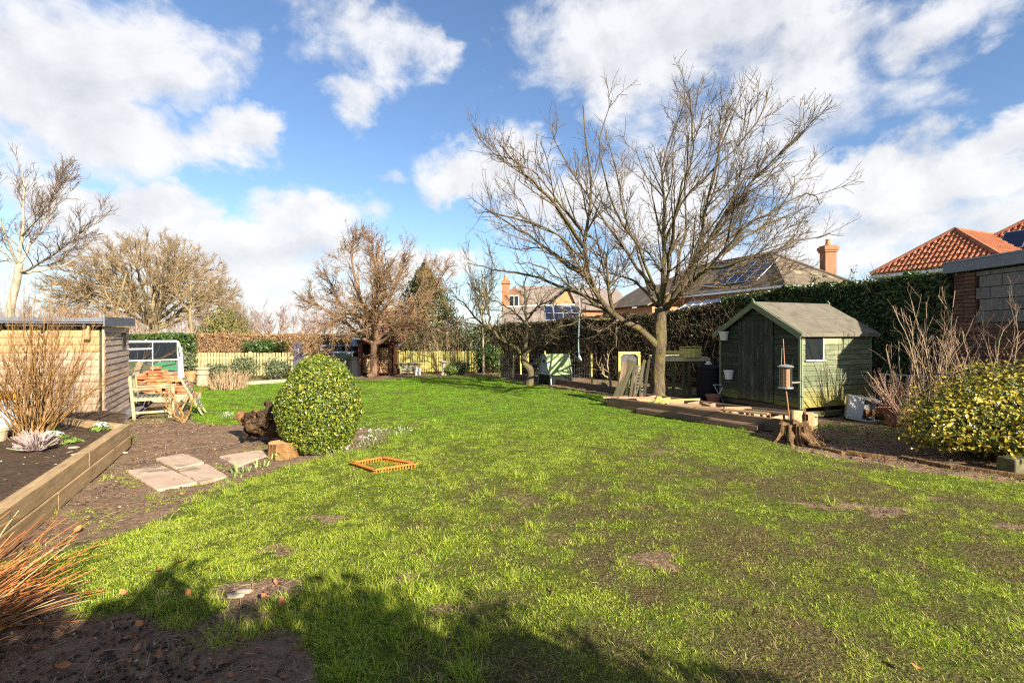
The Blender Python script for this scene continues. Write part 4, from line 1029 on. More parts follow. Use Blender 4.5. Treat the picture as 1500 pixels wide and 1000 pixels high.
# ================================================================== far left: timber workshop and its bed
def timber_workshop():
    A = V3(-7.33, 8.8, 0); fl = V3(-2, -.72, 0).normalized(); bk = V3(-1.12, 2.0, 0).normalized()
    z0, zt = .12, 1.80; L, Dp = 3.6, 2.25
    t = thing('timber_shed', 'timber garden workshop with log-lap boards and a flat grey felt roof', 'shed', A)
    ins = (bk + fl * .0) * .05
    c = [A + fl * .03 + bk * .03, A + fl * L + bk * .03, A + fl * L + bk * Dp, A + fl * .03 + bk * Dp]
    MB().prism([Vector((v.x, v.y, z0 + .02)) for v in c], (0, 0, zt - z0 - .04)).build('wall', M['mossy_plank'], t)
    nf = V3(fl.y, -fl.x, 0); nf = nf if nf.y < 0 else -nf          # front normal, towards the camera
    ne = V3(bk.y, -bk.x, 0); ne = ne if ne.x > 0 else -ne
    # round-faced log-lap boards on the front
    h = .132; n = int((zt - z0) / h)
    _logs = {}
    for i in range(n):
        z = z0 + i * h
        seg = 8; sec = [(.0, 0.0)] + [(.012 + .015 * math.sin(math.pi * k / seg) ** .6, h * (.02 + .96 * k / seg)) for k in range(seg + 1)] + [(.0, h)]
        key = 'orange' if i >= n - 3 else 'pale'
        mat = M['log_orange'] if key == 'orange' else M['log_pale']
        if key not in _logs:
            V = [(-L / 2, -o, q) for o, q in sec] + [(L / 2, -o, q) for o, q in sec]; m_ = len(sec)
            _logs[key] = make_mesh('log_board', V, [np.array([(k, (k + 1) % m_, m_ + (k + 1) % m_, m_ + k) for k in range(m_)]), list(range(m_))[::-1], list(range(m_, 2 * m_))])
        x = fl; zz = V3(0, 0, 1); y = -nf
        Mx = Matrix((x, y, zz)).transposed().to_4x4(); Mx.translation = A + fl * (L / 2 + .04) + V3(0, 0, z) + nf * .004
        link('log_board', _logs[key], mat, t, Mx)
    # weathered shiplap on the end wall
    h2 = .118; n2 = int((zt - z0 + .08) / h2)
    for i in range(n2):
        z = z0 + (i + .5) * h2
        plank('board', t, A + bk * .03 + ne * .022 + V3(0, 0, z), A + bk * Dp + ne * .022 + V3(0, 0, z), h2 - .006, .026, M['grey_board'], up=(ne + V3(0, 0, .10)), ease=.1)
    plank('corner_post', t, A + nf * .02 + ne * .02 + V3(0, 0, z0 - .02), A + nf * .02 + ne * .02 + V3(0, 0, zt - .02), .04, .04, M['log_pale'], up=nf)
    plank('base_board', t, A + fl * -.02 + nf * .03 + V3(0, 0, .06), A + fl * L + nf * .03 + V3(0, 0, .06), .14, .05, M['log_pale'], up=nf)
    plank('base_board', t, A + ne * .03 + V3(0, 0, .07), A + bk * Dp + ne * .03 + V3(0, 0, .07), .10, .05, M['grey_board'], up=ne)
    # bracket and rafters under the eave
    plank('bracket', t, A + nf * .14 + fl * .18 + V3(0, 0, 1.55), A + nf * .14 + fl * .18 + V3(0, 0, 1.80), .09, .06, M['log_orange'], up=nf)
    for k in range(6): plank('rafter', t, A + fl * (.18 + .6 * k) + V3(0, 0, 1.775), A + fl * (.18 + .6 * k) + nf * .24 + V3(0, 0, 1.775), .045, .06, M['mossy_plank'])
    # flat roof with its felt drip edges
    o = [A + nf * .27 + ne * .10, A + nf * .27 + fl * (L + .2), A + bk * (Dp + .1) + fl * (L + .2), A + bk * (Dp + .12) + ne * .10]
    rf = MB().prism([Vector((v.x, v.y, 1.82)) for v in o], (0, 0, .09)).build('roof', M['felt_grey'], t)
    plank('fascia', rf, o[0] + ne * .012 + V3(0, 0, 1.855), o[3] + ne * .012 + V3(0, 0, 1.895), .17, .022, M['felt_grey'], up=ne)
    plank('fascia', rf, o[0] + nf * .012 + V3(0, 0, 1.885), o[1] + nf * .012 + V3(0, 0, 1.885), .07, .022, M['felt_grey'], up=nf)
    # small boarded hatch on the end wall
    p = A + bk * 1.62 + ne * .05 + V3(0, 0, 1.52)
    plank('hatch', t, p - bk * .15, p + bk * .15, .26, .02, M['mossy_plank'], up=ne)
timber_workshop()

BED = [V3(-5.55, 7.15, 0), V3(-3.72, 3.55, 0)]
def raised_bed():
    a, b = BED; d = (b - a).normalized(); n = V3(-d.y, d.x, 0); n = n if n.x > 0 else -n      # outward, towards the lawn
    t = thing('sleeper_wall', 'two-course timber sleeper wall edging the raised soil bed', 'sleeper wall', a)
    e = b + d * 3.4
    for course, (zc, off) in enumerate(((.085, -.95), (.255, .0))):
        s = off
        Ltot = (e - a).length
        while s < Ltot:
            s0 = max(s, 0); s1 = min(s + 1.92, Ltot)
            if s1 - s0 > .15:
                j = n * random.uniform(-.006, .006) + n * (.012 if course == 0 else 0)
                plank('sleeper', t, a + d * (s0 + .004) - n * .06 + j + V3(0, 0, zc), a + d * (s1 - .004) - n * .06 + j + V3(0, 0, zc), .12, .166, M['sleeper'], ease=.06)
            s += 1.92
    q = V3(-.93, .36, 0)
    for zc in (.085, .255): plank('sleeper', t, a - n * .13 + V3(0, 0, zc) - d * .0 + q * .02, a + q * 1.35 + V3(0, 0, zc) - n * .1, .12, .164, M['sleeper'], ease=.06)
    # soil heaped behind the sleepers
    poly = [tuple((a - n * .12)[:2]), tuple((e - n * .12)[:2]), (-8, e.y), (-13, 4), (-13, 8), (-9.4, 8.05), (-7.3, 8.86), (-6.5, 8.4)]
    xs = np.arange(-12.6, -2.0, .07); ys = np.arange(.3, 8.85, .07); X, Y = np.meshgrid(xs, ys); x = X.ravel(); y = Y.ravel()
    z = .262 + (fbm(x, y, .9, 50) - .5) * .07 + (fbm(x, y, 6, 51) - .5) * .05 + (vnoise(x, y, 14, 52) - .5) * .018
    k = inside(poly, x, y); idx = np.arange(len(x)).reshape(X.shape); kk = k.reshape(X.shape)
    ok = kk[:-1, :-1] & kk[:-1, 1:] & kk[1:, 1:] & kk[1:, :-1]
    q4 = np.stack([idx[:-1, :-1], idx[:-1, 1:], idx[1:, 1:], idx[1:, :-1]], -1)[ok]
    m, T = new_mat('bed_soil'); gp = T.n('ShaderNodeNewGeometry').outputs['Position']
    n2 = T.noise(gp, 16, 7, .68); n3 = T.noise(gp, 60, 3, .6)
    col = T.ramp(n2, [(.3, (.042, .027, .018)), (.6, (.092, .060, .038)), (.8, (.14, .095, .06))])
    col = T.mix(T.maprange(n3, .69, .78, 0, .6, True), col, (.34, .25, .16))
    finish(T, col, .95, T.math('ADD', n2, T.math('MULTIPLY', n3, .5)), .8, .025, .1)
    # build the sheet from the kept vertices only, with a skirt to the ground
    used = np.unique(q4); remap = np.full(len(x), -1); remap[used] = np.arange(len(used))
    o = link('bed_soil', make_mesh('bed_soil', np.stack([x, y, z], 1)[used], [remap[q4]], True), m); structure(o)
    g = np.random.default_rng(31); N = 5200; yy = g.uniform(1.0, 8.6, N); xx = g.uniform(-12, -2.2, N); k = inside(poly, xx, yy) & (xx > -1.06 * yy - 1.5); xx, yy = xx[k], yy[k]; n_ = len(xx)
    zz = .262 + (fbm(xx, yy, .9, 50) - .5) * .07 + .004
    o = scatter('bed_crumbs', [(clod(60 + i, .014), M['soil']) for i in range(4)] + [(clod(70, .012), M['pebble']), (leaf_mesh(80, .05, .03), M['straw']), (stick(81, .06), M['stick'])], np.stack([xx, yy, zz], 1), g.uniform(0, 6.28, n_), g.normal(0, .3, (n_, 2)),
                g.uniform(.35, 1.3, n_), np.where(g.uniform(0, 1, n_) < .10, g.integers(4, 7, n_), g.integers(0, 4, n_)))
    tag(o, 'clods of soil and stray straw over the raised bed', 'soil')
raised_bed()

def stems(root, base, n, r0, L, spread, rad, mat, g, nseg=7, lean=(0, 0), wig=.05, kids_n=0, kid=(.2, .5), kid_mat=None, arch=0.0, up=.02, k_ang=.45, kid_rad=.55, name='stem'):
    """a multi-stemmed bare shrub"""
    base = np.array(list(base)); a = g.uniform(0, 6.283, n); rr = r0 * np.sqrt(g.uniform(0, 1, n))
    p = base + np.stack([rr * np.cos(a), rr * np.sin(a), np.zeros(n)], 1)
    sp = np.abs(g.normal(0, spread, n)); az = a + g.normal(0, .5, n)
    d = np.stack([np.sin(sp) * np.cos(az) + lean[0], np.sin(sp) * np.sin(az) + lean[1], np.cos(sp)], 1); d /= np.linalg.norm(d, axis=1, keepdims=True)
    Ls = g.uniform(*L, n); pts = np.zeros((n, nseg + 1, 3)); pts[:, 0] = p
    for i in range(nseg):
        d = d + g.normal(0, wig, (n, 3)); d[:, 2] += up - arch * i / nseg; d /= np.linalg.norm(d, axis=1, keepdims=True); p = p + d * (Ls / nseg)[:, None]; pts[:, i + 1] = p
    R_ = g.uniform(*rad, n)[:, None] * np.linspace(1, .38, nseg + 1)[None]
    tubes(name, [(pts, R_, 5)], mat, root)
    if kids_n:
        k = spawn(pts, R_, kids_n, .25, 1, k_ang, .2, kid, .3, kid_rad, .0022, .5, 4, .10, .12, g=g)
        k2 = spawn(k[0], k[1], kids_n, .3, 1, .6, .2, (kid[0] * .3, kid[1] * .45), .3, .7, .0018, .5, 3, .12, .1, g=g)
        stuff(tubes('twig', [(k[0], k[1], 3), (k2[0], k2[1], 3)], kid_mat or mat, root))
    return pts

def left_bed_plants():
    g = np.random.default_rng(77)
    b = V3(-6.42, 6.55, .27)
    t = thing('bare_shrub', 'tall bare ochre-stemmed shrub growing in front of the log-lap wall', 'shrub', b)
    stems(t, b + V3(0, 0, -.05), 56, .15, (.9, 2.0), .46, (.005, .0105), B['orange_stem'], g, 10, (-.02, 0), .12, 760, (.2, .75), None, 0, .03, .5)
    # straight new shoots that rise above the roof
    stems(t, b, 9, .1, (1.7, 2.3), .10, (.006, .008), B['orange_stem'], g, 6, (.0, 0), .02, name='shoot')
    MB().lathe([(.17, -.05), (.15, .03), (.11, .08), (.05, .12)], b, 14).build('root_crown', B['orange_stem'], t)
    # heather
    h = V3(-5.62, 5.80, .27)
    t = thing('heather', 'low pinkish heather clump with spiky sprigs on the raised bed', 'heather', h)
    n = 190; a = g.uniform(0, 6.283, n); el = g.uniform(.12, 1.25, n); d = np.stack([np.cos(a) * np.cos(el), np.sin(a) * np.cos(el), np.sin(el)], 1)
    L = g.uniform(.14, .27, n); pts = np.stack([np.array(h) + d * .02, np.array(h) + d * (L * .5)[:, None], np.array(h) + d * L[:, None] + np.array([0, 0, .025])], 1)
    tubes('sprig', [(pts, np.tile([.006, .008, .004], (n, 1)), 4)], LEAF['heather'], t)
    k = g.integers(0, n, 900); s = g.uniform(.35, 1, 900)[:, None]
    add_leaves('floret', pts[k, 0] * (1 - s) + pts[k, 2] * s, d[k], .024, LEAF['heather'], t, g=g, jit=.9)
    # clumps: leaf rosettes, some with white flowers
    def rosette(name, label, c, r, hgt, n, size, leaf, flowers=0, cat='plant', wid=.45):
        t = thing(name, label, cat, c)
        a = g.uniform(0, 6.283, n); rr = r * np.sqrt(g.uniform(0, 1, n)); z = hgt * (1 - (rr / r) ** 2) * g.uniform(.4, 1, n)
        P = np.stack([c.x + rr * np.cos(a), c.y + rr * np.sin(a), c.z + z + .01], 1); Nn = np.stack([np.cos(a) * rr / r, np.sin(a) * rr / r, np.full(n, .8)], 1)
        add_leaves('leaf', P, Nn, size, leaf, t, g=g, jit=.45, wid=wid)
        if flowers:
            a = g.uniform(0, 6.283, flowers); rr = r * .8 * np.sqrt(g.uniform(0, 1, flowers))
            P = np.stack([c.x + rr * np.cos(a), c.y + rr * np.sin(a), c.z + hgt * (1 - (rr / r) ** 2) + .02], 1)
            add_leaves('flower', P, np.tile([0, 0, 1.0], (flowers, 1)), .035, LEAF['petal'], t, g=g, jit=.4, wid=.8)
        return t
    rosette('primrose', 'white primrose mound flowering on the bed beside the heather', gr(76, 643, .27), .15, .08, 120, .07, LEAF['bright'], 150)
    rosette('primrose', 'white primrose at the corner of the sleeper wall below the shed', gr(149, 629, .27), .14, .08, 110, .07, LEAF['bright'], 90)
    rosette('bulb_clump', 'bright green strappy leaf clump at the foot of the ochre shrub', gr(60, 631, .27), .17, .15, 150, .14, LEAF['bright'], 0, wid=.14)
    rosette('seedling', 'small green seedling by a pale stone on the raised bed', gr(105, 648, .27), .11, .05, 60, .06, LEAF['bright'])
    for px, py, s, lab in ((108, 655, .055, 'flat pinkish stone beside the green seedling'), (110, 665, .04, 'small pale stone on the soil near the sleeper wall'), (7, 637, .05, 'white pebble on the soil beside the grey pot')):
        c = gr(px, py, .27); mb = MB().lathe([(.0, -.3), (.8, -.2), (1.0, .05), (.7, .4), (.0, .5)], (0, 0, 0), 9)
        v = np.concatenate(mb.v) * np.array([s * 1.3, s, s * .5]) * (1 + g.normal(0, .08, (mb.n, 1))); mb.v = [v + np.array(list(c))]
        tag(mb.build('stone', M['pebble'], smooth=True), lab, 'stone')
    # printed sack and the pot in front of it
    c = V3(-6.93, 6.55, .27)
    t = thing('compost_sack', 'white plastic sack with an orange top and blue print leaning by the ochre shrub', 'sack', c)
    prof = [(.0, .0), (.82, .02), (1.0, .10), (1.0, .30), (.97, .48), (.85, .56), (.30, .60), (.0, .60)]
    def sack(prof, z0, z1, name, mat, sx=.27, sy=.15):
        mb = MB().lathe([(r, z) for r, z in prof if z0 - 1e-6 <= z <= z1 + 1e-6], (0, 0, 0), 20)
        v = np.concatenate(mb.v); aa = np.arctan2(v[:, 1], v[:, 0])
        k = 1 + .05 * np.sin(aa * 5 + v[:, 2] * 19) + .03 * np.sin(aa * 11 - v[:, 2] * 31)
        v = np.stack([v[:, 0] * sx * k, v[:, 1] * sy * k + v[:, 2] * .18, v[:, 2]], 1); mb.v = [v + np.array(list(c))]
        return mb.build(name, mat, t, smooth=True)
    sack(prof, 0, .48, 'sack_body', M['bag_white']); sack(prof, .48, .60, 'sack_top', M['bag_orange'])
    def text(parent, s, size, loc, mat, rotz=0, tilt=90):
        cu = bpy.data.curves.new('lettering', 'FONT'); cu.body = s; cu.size = size; cu.extrude = .002; cu.align_x = 'CENTER'
        tmp = bpy.data.objects.new('lettering', cu); COL.objects.link(tmp); dg = bpy.context.evaluated_depsgraph_get(); dg.update()
        me = bpy.data.meshes.new_from_object(tmp.evaluated_get(dg)); bpy.data.objects.remove(tmp)
        me.materials.clear(); me.materials.append(mat)
        return link('lettering', me, mat, parent, Matrix.Translation(Vector(loc)) @ Matrix.Rotation(R(rotz), 4, 'Z') @ Matrix.Rotation(R(tilt), 4, 'X'))
    text(t, 'Fee', .14, (c.x + .10, c.y - .150, .385), M['ink_blue'], 18, 82)
    # loose handwriting-like scrawl higher up
    for k, (x0, zz) in enumerate(((.06, .66), (.05, .58))):
        pts = [(c.x + x0 + i * .012, c.y - .115 + .14 * 0 + (zz - .5) * .16, zz + .022 * math.sin(i * 1.9 + k) * (1 if i % 3 else .4) - i * .0015) for i in range(15)]
        MB().tube(pts, .0045, 4).build('lettering', M['ink_purple'], t)
    c = V3(-6.62, 6.30, .27)
    mb = MB().lathe([(.10, 0), (.125, .13), (.135, .13), (.135, .16), (.12, .16), (.11, .03)], c, 18)
    tag(mb.build('pot', M['stone_pot'], smooth=False), 'small grey pot standing in front of the white sack', 'pot')
left_bed_plants()

def sedge():
    """orange winter stems arching over the lawn from the corner"""
    g = np.random.default_rng(4); c = V3(-3.22, 2.42, .0)
    t = thing('dogwood', 'dense clump of arching orange and brown winter stems at the lawn corner', 'shrub', c)
    for nm, n, mt, rad in (('stem', 230, 'stem_orange', (.0028, .0052)), ('stem', 150, 'stem_brown', (.003, .0055)), ('dry_stem', 60, 'stem_straw', (.003, .005))):
        if mt not in M: M[mt] = {'stem_orange': mottled('orange_winter_stem', (.30, .085, .016), (.50, .20, .045), 9, .55, .2, .002, spec=.4), 'stem_brown': mottled('brown_winter_stem', (.085, .030, .014), (.20, .075, .03), 9, .6, .2, .002), 'stem_straw': mottled('straw_stem', (.36, .25, .11), (.50, .37, .19), 9, .7, .2, .002)}[mt]
        a = g.uniform(0, 6.283, n); r = .42 * np.sqrt(g.uniform(0, 1, n)); p = np.array(list(c)) + np.stack([r * np.cos(a) * .9, r * np.sin(a), np.zeros(n)], 1)
        d = np.stack([g.normal(.62, .22, n), g.normal(.42, .30, n), g.uniform(.35, .95, n)], 1); d /= np.linalg.norm(d, axis=1, keepdims=True)
        L = g.uniform(.34, .80, n); pts = np.zeros((n, 8, 3)); pts[:, 0] = p
        for i in range(7):
            d[:, 2] -= .035 + .03 * (i > 3); d = d + g.normal(0, .055, (n, 3)); d /= np.linalg.norm(d, axis=1, keepdims=True); p = p + d * (L / 7)[:, None]; pts[:, i + 1] = p
        pts[:, :, 2] = np.maximum(pts[:, :, 2], .01)
        tubes(nm, [(pts, g.uniform(*rad, n)[:, None] * np.linspace(1, .5, 8)[None], 5)], M[mt], t)
sedge()

# ------------------------------------------------------------------ slabs, topiary, logs, tray
def slabs():
    spec = [([(185, 690), (235, 680), (291, 706), (231, 718)], 'pale sandstone slab nearest the sleeper wall, set flat in the soil'),
            ([(226, 671), (272, 663.5), (301, 677), (257, 686.5)], 'sandstone slab touching the back of the nearest slab'),
            ([(258, 688.5), (303, 678.5), (334, 697), (293, 707)], 'sandstone slab at the lawn end of the joined three'),
            ([(319, 668), (381, 658.5), (399, 665), (347, 683)], 'separate sandstone slab beside the sawn log and topiary')]
    for q, lab in spec:
        p = [gr(a, b, .012) for a, b in q]; c = sum(p, V3(0, 0, 0)) / 4
        n = 10; top = []; g = np.random.default_rng(int(q[0][0]))
        for i in range(4):
            for k in range(n):
                v = p[i].lerp(p[(i + 1) % 4], k / n); o = (v - c).normalized(); top.append(v - o * abs(g.normal(0, .007)) - o * (.02 if k == 0 else 0))
        m_ = len(top); low = [V3(v.x, v.y, -.04) for v in top]; inn = [c + (v - c) * .975 + V3(0, 0, .005) for v in top]
        V = [list(v) for v in low + top + inn]; i = np.arange(m_); j = (i + 1) % m_
        mb = MB().add(V, [np.stack([i, j, m_ + j, m_ + i], 1), np.stack([m_ + i, m_ + j, 2 * m_ + j, 2 * m_ + i], 1), list(range(2 * m_, 3 * m_))])
        tag(mb.build('paving_slab', M['slab']), lab, 'paving slab', 'sandstone slabs laid in the worn soil')
slabs()

def topiary():
    g = np.random.default_rng(15); c = V3(-2.72, 6.95, 0); KS = .90
    t = thing('topiary', 'rounded clipped topiary shrub with glossy yellow-green leaves', 'shrub', c)
    n = 46000
    th = g.uniform(0, 6.283, n); v = g.uniform(0, 1, n)
    # profile: narrow at the foot, fullest at two fifths, domed top
    pz = np.array([0, .06, .2, .38, .6, .8, .92, 1.0]) * 1.33; pr = np.array([.34, .44, .55, .60, .575, .43, .28, .0]) * .95
    z = v ** .9 * 1.33; r = np.interp(z, pz, pr)
    cap = g.uniform(0, 1, n) < .16; z = np.where(cap, 1.33 * np.sqrt(g.uniform(.62, 1, n)), z); r = np.interp(z, pz, pr)
    lump = 1 + .11 * (fbm(th * 1.5, z * 2.2, 1.5, 3) - .5) * 2 + .06 * (fbm(th * 3, z * 4, 2.2, 4) - .5)
    k = 1 - g.uniform(0, 1, n) ** 2.2 * .30 + np.where(g.uniform(0, 1, n) < .035, g.uniform(.02, .09, n), 0)
    rr = r * lump * k; P = np.stack([c.x + rr * np.cos(th), c.y + rr * np.sin(th), z * (1 - (1 - k) * .35) + .02], 1)
    dr = np.gradient(pr, pz); nz = -np.interp(z, pz, dr); Nn = np.stack([np.cos(th), np.sin(th), np.clip(nz, -.6, 2.5)], 1); Nn /= np.linalg.norm(Nn, axis=1, keepdims=True)
    add_leaves('foliage', P, Nn, .029, LEAF['topiary'], t, g=g, jit=.8, wid=.5, fold=.3, size_sd=.35)
    zz = np.linspace(0, 1.1, 14); MB().lathe([(max(.001, float(np.interp(q, pz, pr)) * .66), q) for q in zz] + [(.001, 1.14)], c, 20).build('branches', CORE, t)
topiary()

def logs():
    g = np.random.default_rng(8)
    # gnarled root stump lying on its side, dark with mossy ends
    c = V3(-3.86, 7.5, 0); t = thing('root_stump', 'gnarled uprooted dark tree stump lying beside the topiary', 'stump', c)
    ls = []
    for i in range(34):
        ang = g.uniform(1.7, 5.0); el = g.uniform(-.15, 1.1); d = V3(math.cos(ang) * math.cos(el), math.sin(ang) * math.cos(el) * .8, math.sin(el))
        st = c + V3(g.uniform(-.05, .45), g.uniform(-.15, .15), g.uniform(.10, .38)); L = g.uniform(.12, .36) * (1 if i < 22 else .7)
        pts = [st, st + d * L * .4 + V3(*g.normal(0, .035, 3)), st + d * L * .7 + V3(*g.normal(0, .06, 3)), st + d * L + V3(*g.normal(0, .09, 3))]
        ls.append(limb(pts, g.uniform(.05, .10), g.uniform(.012, .05), 1.3, .014, g))
    p, r = stack_limbs(ls); r *= 1 + .45 * (g.uniform(0, 1, r.shape) - .5); p[:, :, 2] = np.maximum(p[:, :, 2], .04)
    for i in range(len(ls)): gnarl(tubes('root', [(p[i:i + 1], r[i:i + 1], 11)], M['stump_dark'] if i % 4 else M['stump_bark'], t, smooth=False), .020, g)
    body = MB().tube([c + V3(-.10, 0, .22), c + V3(.05, -.02, .28), c + V3(.2, -.04, .26), c + V3(.35, -.05, .28), c + V3(.5, -.08, .25), c + V3(.66, -.1, .24)], [.13, .20, .19, .22, .19, .17], 22)
    v = np.concatenate(body.v); v += g.normal(0, .016, v.shape); body.v = [v]; gnarl(body.build('trunk', M['stump_dark'], t), .05, g)
    # sawn log slice in front
    c = gr(413, 668); t = thing('log', 'short sawn log standing upright in front of the root stump', 'log', c)
    a = np.arange(20) * 2 * math.pi / 20; k = 1 + .10 * np.sin(a * 3 + 1) + g.normal(0, .03, 20)
    mb = MB(); prof = [(.19, -.02), (.175, .05), (.17, .14), (.172, .19)]
    V = np.concatenate([np.stack([r_ * k * np.cos(a) * 1.1, r_ * k * np.sin(a) * .85, np.full(20, z)], 1) for r_, z in prof]) + np.array(list(c)); i = np.arange(20); j = (i + 1) % 20
    mb.add(V, [np.concatenate([np.stack([q * 20 + i, q * 20 + j, q * 20 + 20 + j, q * 20 + 20 + i], 1) for q in range(3)])]); mb.build('bark', M['stump_bark'], t)
    V2 = np.stack([.165 * k * np.cos(a) * 1.1, .165 * k * np.sin(a) * .85, np.full(20, .193) + g.normal(0, .004, 20)], 1) + np.array(list(c)); MB().add(V2, [list(range(20))]).add(V2 - np.array([0, 0, .02]), [np.stack([i, j, j, i], 1)[:0]]).build('cut_face', M['cut_wood'], t)
logs()

def tray():
    A, Bb, C, D = [gr(x, y, 0) for x, y in ((516, 683), (549, 694), (609, 684.5), (560, 675))]
    ctr = (A + Bb + C + D) / 4
    t = thing('plastic_tray', 'square orange plastic drain frame with slotted side half sunk in the turf', 'drain frame', ctr)
    P = [A, Bb, C, D]; P = [ctr + (p - ctr) * 1.0 for p in P]; h = .058
    for i in range(4):
        a, b = P[i], P[(i + 1) % 4]; d = (b - a).normalized(); nrm = V3(d.y, -d.x, 0); nrm = nrm if nrm.dot(a - ctr) > 0 else -nrm
        plank('rim', t, a + V3(0, 0, h - .006) - d * .01, b + V3(0, 0, h - .006) + d * .01, .055, .014, M['orange_plastic'], ease=.2)
        n = int((b - a).length / .036)
        for k in range(n):
            q = a + d * ((k + .5) * (b - a).length / n); plank('slat', t, q + V3(0, 0, -.02) - nrm * .004, q + V3(0, 0, h - .014) - nrm * .004, .017, .022, M['orange_plastic'], up=nrm, ease=.1)
tray()

# ------------------------------------------------------------------ seat corner: armchair, slat chair, bricks, cold greenhouse
def armchair():
    o = gr(222, 611); o = V3(-7.08, 9.75, 0)
    t = thing('armchair', 'pale slatted wooden garden armchair beside the timber workshop', 'chair', o)
    fx = V3(.87, .50, 0).normalized(); sy = V3(-.50, .87, 0).normalized()     # facing, and away from the camera
    def p(f, s, z): return o + fx * f + sy * s + V3(0, 0, z)
    w = M['teak']
    for s in (-.28, .28):
        plank('leg', t, p(.27, s, 0), p(.27, s, .57), .055, .055, w, up=fx); plank('leg', t, p(-.29, s, 0), p(-.36, s, .82), .055, .055, w, up=fx)
        plank('arm', t, p(-.34, s, .585), p(.33, s, .595), .075, .026, w); plank('side_rail', t, p(-.30, s, .38), p(.27, s, .38), .06, .03, w, up=sy); plank('stretcher', t, p(-.29, s, .13), p(.27, s, .13), .045, .03, w, up=sy)
    plank('front_rail', t, p(.27, -.28, .37), p(.27, .28, .37), .07, .03, w, up=fx)
    plank('back_rail', t, p(-.36, -.28, .80), p(-.36, .28, .80), .07, .03, w, up=fx); plank('back_rail', t, p(-.325, -.28, .46), p(-.325, .28, .46), .06, .03, w, up=fx)
    for k in range(8): plank('seat_slat', t, p(-.27 + k * .075, -.30, .418), p(-.27 + k * .075, .30, .418), .052, .018, M['slat_dark'])
    for k in range(6): plank('back_slat', t, p(-.328, -.21 + k * .085, .48), p(-.356, -.21 + k * .085, .78), .05, .018, M['teak'], up=fx)
armchair()
def slat_chair():
    o = V3(-6.62, 10.05, 0); t = thing('folding_chair', 'folded slatted chair leaning over behind the pale armchair', 'chair', o)
    a = V3(-.30, .25, .74); b = V3(.36, -.05, .02); sd = V3(-.25, .62, 0).normalized() * .34; nrm = (b - a).cross(sd).normalized()
    for s in (-.5, .5): plank('side_rail', t, o + a + sd * s, o + b + sd * s, .05, .026, M['teak'], up=nrm)
    for k in range(10):
        q = a.lerp(b, .06 + .085 * k); plank('slat', t, o + q - sd * .52 + nrm * .02, o + q + sd * .52 + nrm * .02, .045, .016, M['slat_dark'], up=nrm)
    for s in (-.42, .42): plank('leg', t, o + V3(-.02, .12, .42) + sd * s, o + V3(-.28, .2, .0) + sd * s, .04, .024, M['teak'], up=nrm)
slat_chair()
def small_stump_shrub():
    g = np.random.default_rng(23); b = gr(270, 618)
    t = thing('bare_shrub', 'small bare shrub with three thick ochre stems at the soil edge', 'shrub', b)
    ls = [limb([b, b + V3(-.06, 0, .2), b + V3(-.22, .05, .42), b + V3(-.36, .05, .62)], .026, .008, 1, .012, g), limb([b, b + V3(.1, 0, .18), b + V3(.2, -.05, .42), b + V3(.34, -.05, .62), b + V3(.36, 0, .72)], .022, .007, 1, .012, g),
          limb([b, b + V3(-.1, -.1, .14), b + V3(-.24, -.1, .3), b + V3(-.30, -.1, .5)], .02, .007, 1, .012, g)]
    p, r = stack_limbs(ls); tubes('stem', [(p, r, 8)], B['orange_stem'], t)
    k = spawn(p, r, 34, .3, 1, .7, .2, (.12, .4), .3, .5, .003, .5, 5, .18, .15, g=g); tubes('twig', [(*k, 4)], B['orange_stem'], t)
small_stump_shrub()
def brick_stack():
    g = np.random.default_rng(3); o = V3(-8.75, 11.9, 0)
    t = thing('brick_stack', 'untidy stack of orange bricks between the armchair and the glasshouse', 'bricks', o)
    plank('base_slab', t, o + V3(-1.1, 0, .10), o + V3(1.05, 0, .10), .55, .20, M['stone_pot'])
    for c in range(9):
        nrow = [4, 5, 4, 6, 7, 8, 6, 5, 3][c]
        for r in range(nrow):
            for dpt in (0, 1):
                x = -1.0 + c * .235 + g.normal(0, .018); y = -.13 + dpt * .235 + g.normal(0, .025); z = .20 + .035 + r * .071
                if c in (4, 5): plank('brick', t, o + V3(x - .105, y, z), o + V3(x + .105, y + g.normal(0, .03), z + g.normal(0, .004)), .215, .056, M['brick'], ease=.08)
                else: plank('brick', t, o + V3(x - .104, y - .05, z), o + V3(x + .104 - (.12 if g.uniform() < .25 else 0), y - .05 + g.normal(0, .035), z + g.normal(0, .005)), .102, .060, M['brick'], ease=.08); 
    for x, y, z, a in ((-.7, -.2, .66, .3), (.85, -.2, .52, .5), (.2, -.1, .82, .2)): plank('brick', t, o + V3(x - .1, y, z), o + V3(x + .1, y + .1 * a, z + .05 * a), .102, .065, M['brick'], ease=.08)
brick_stack()
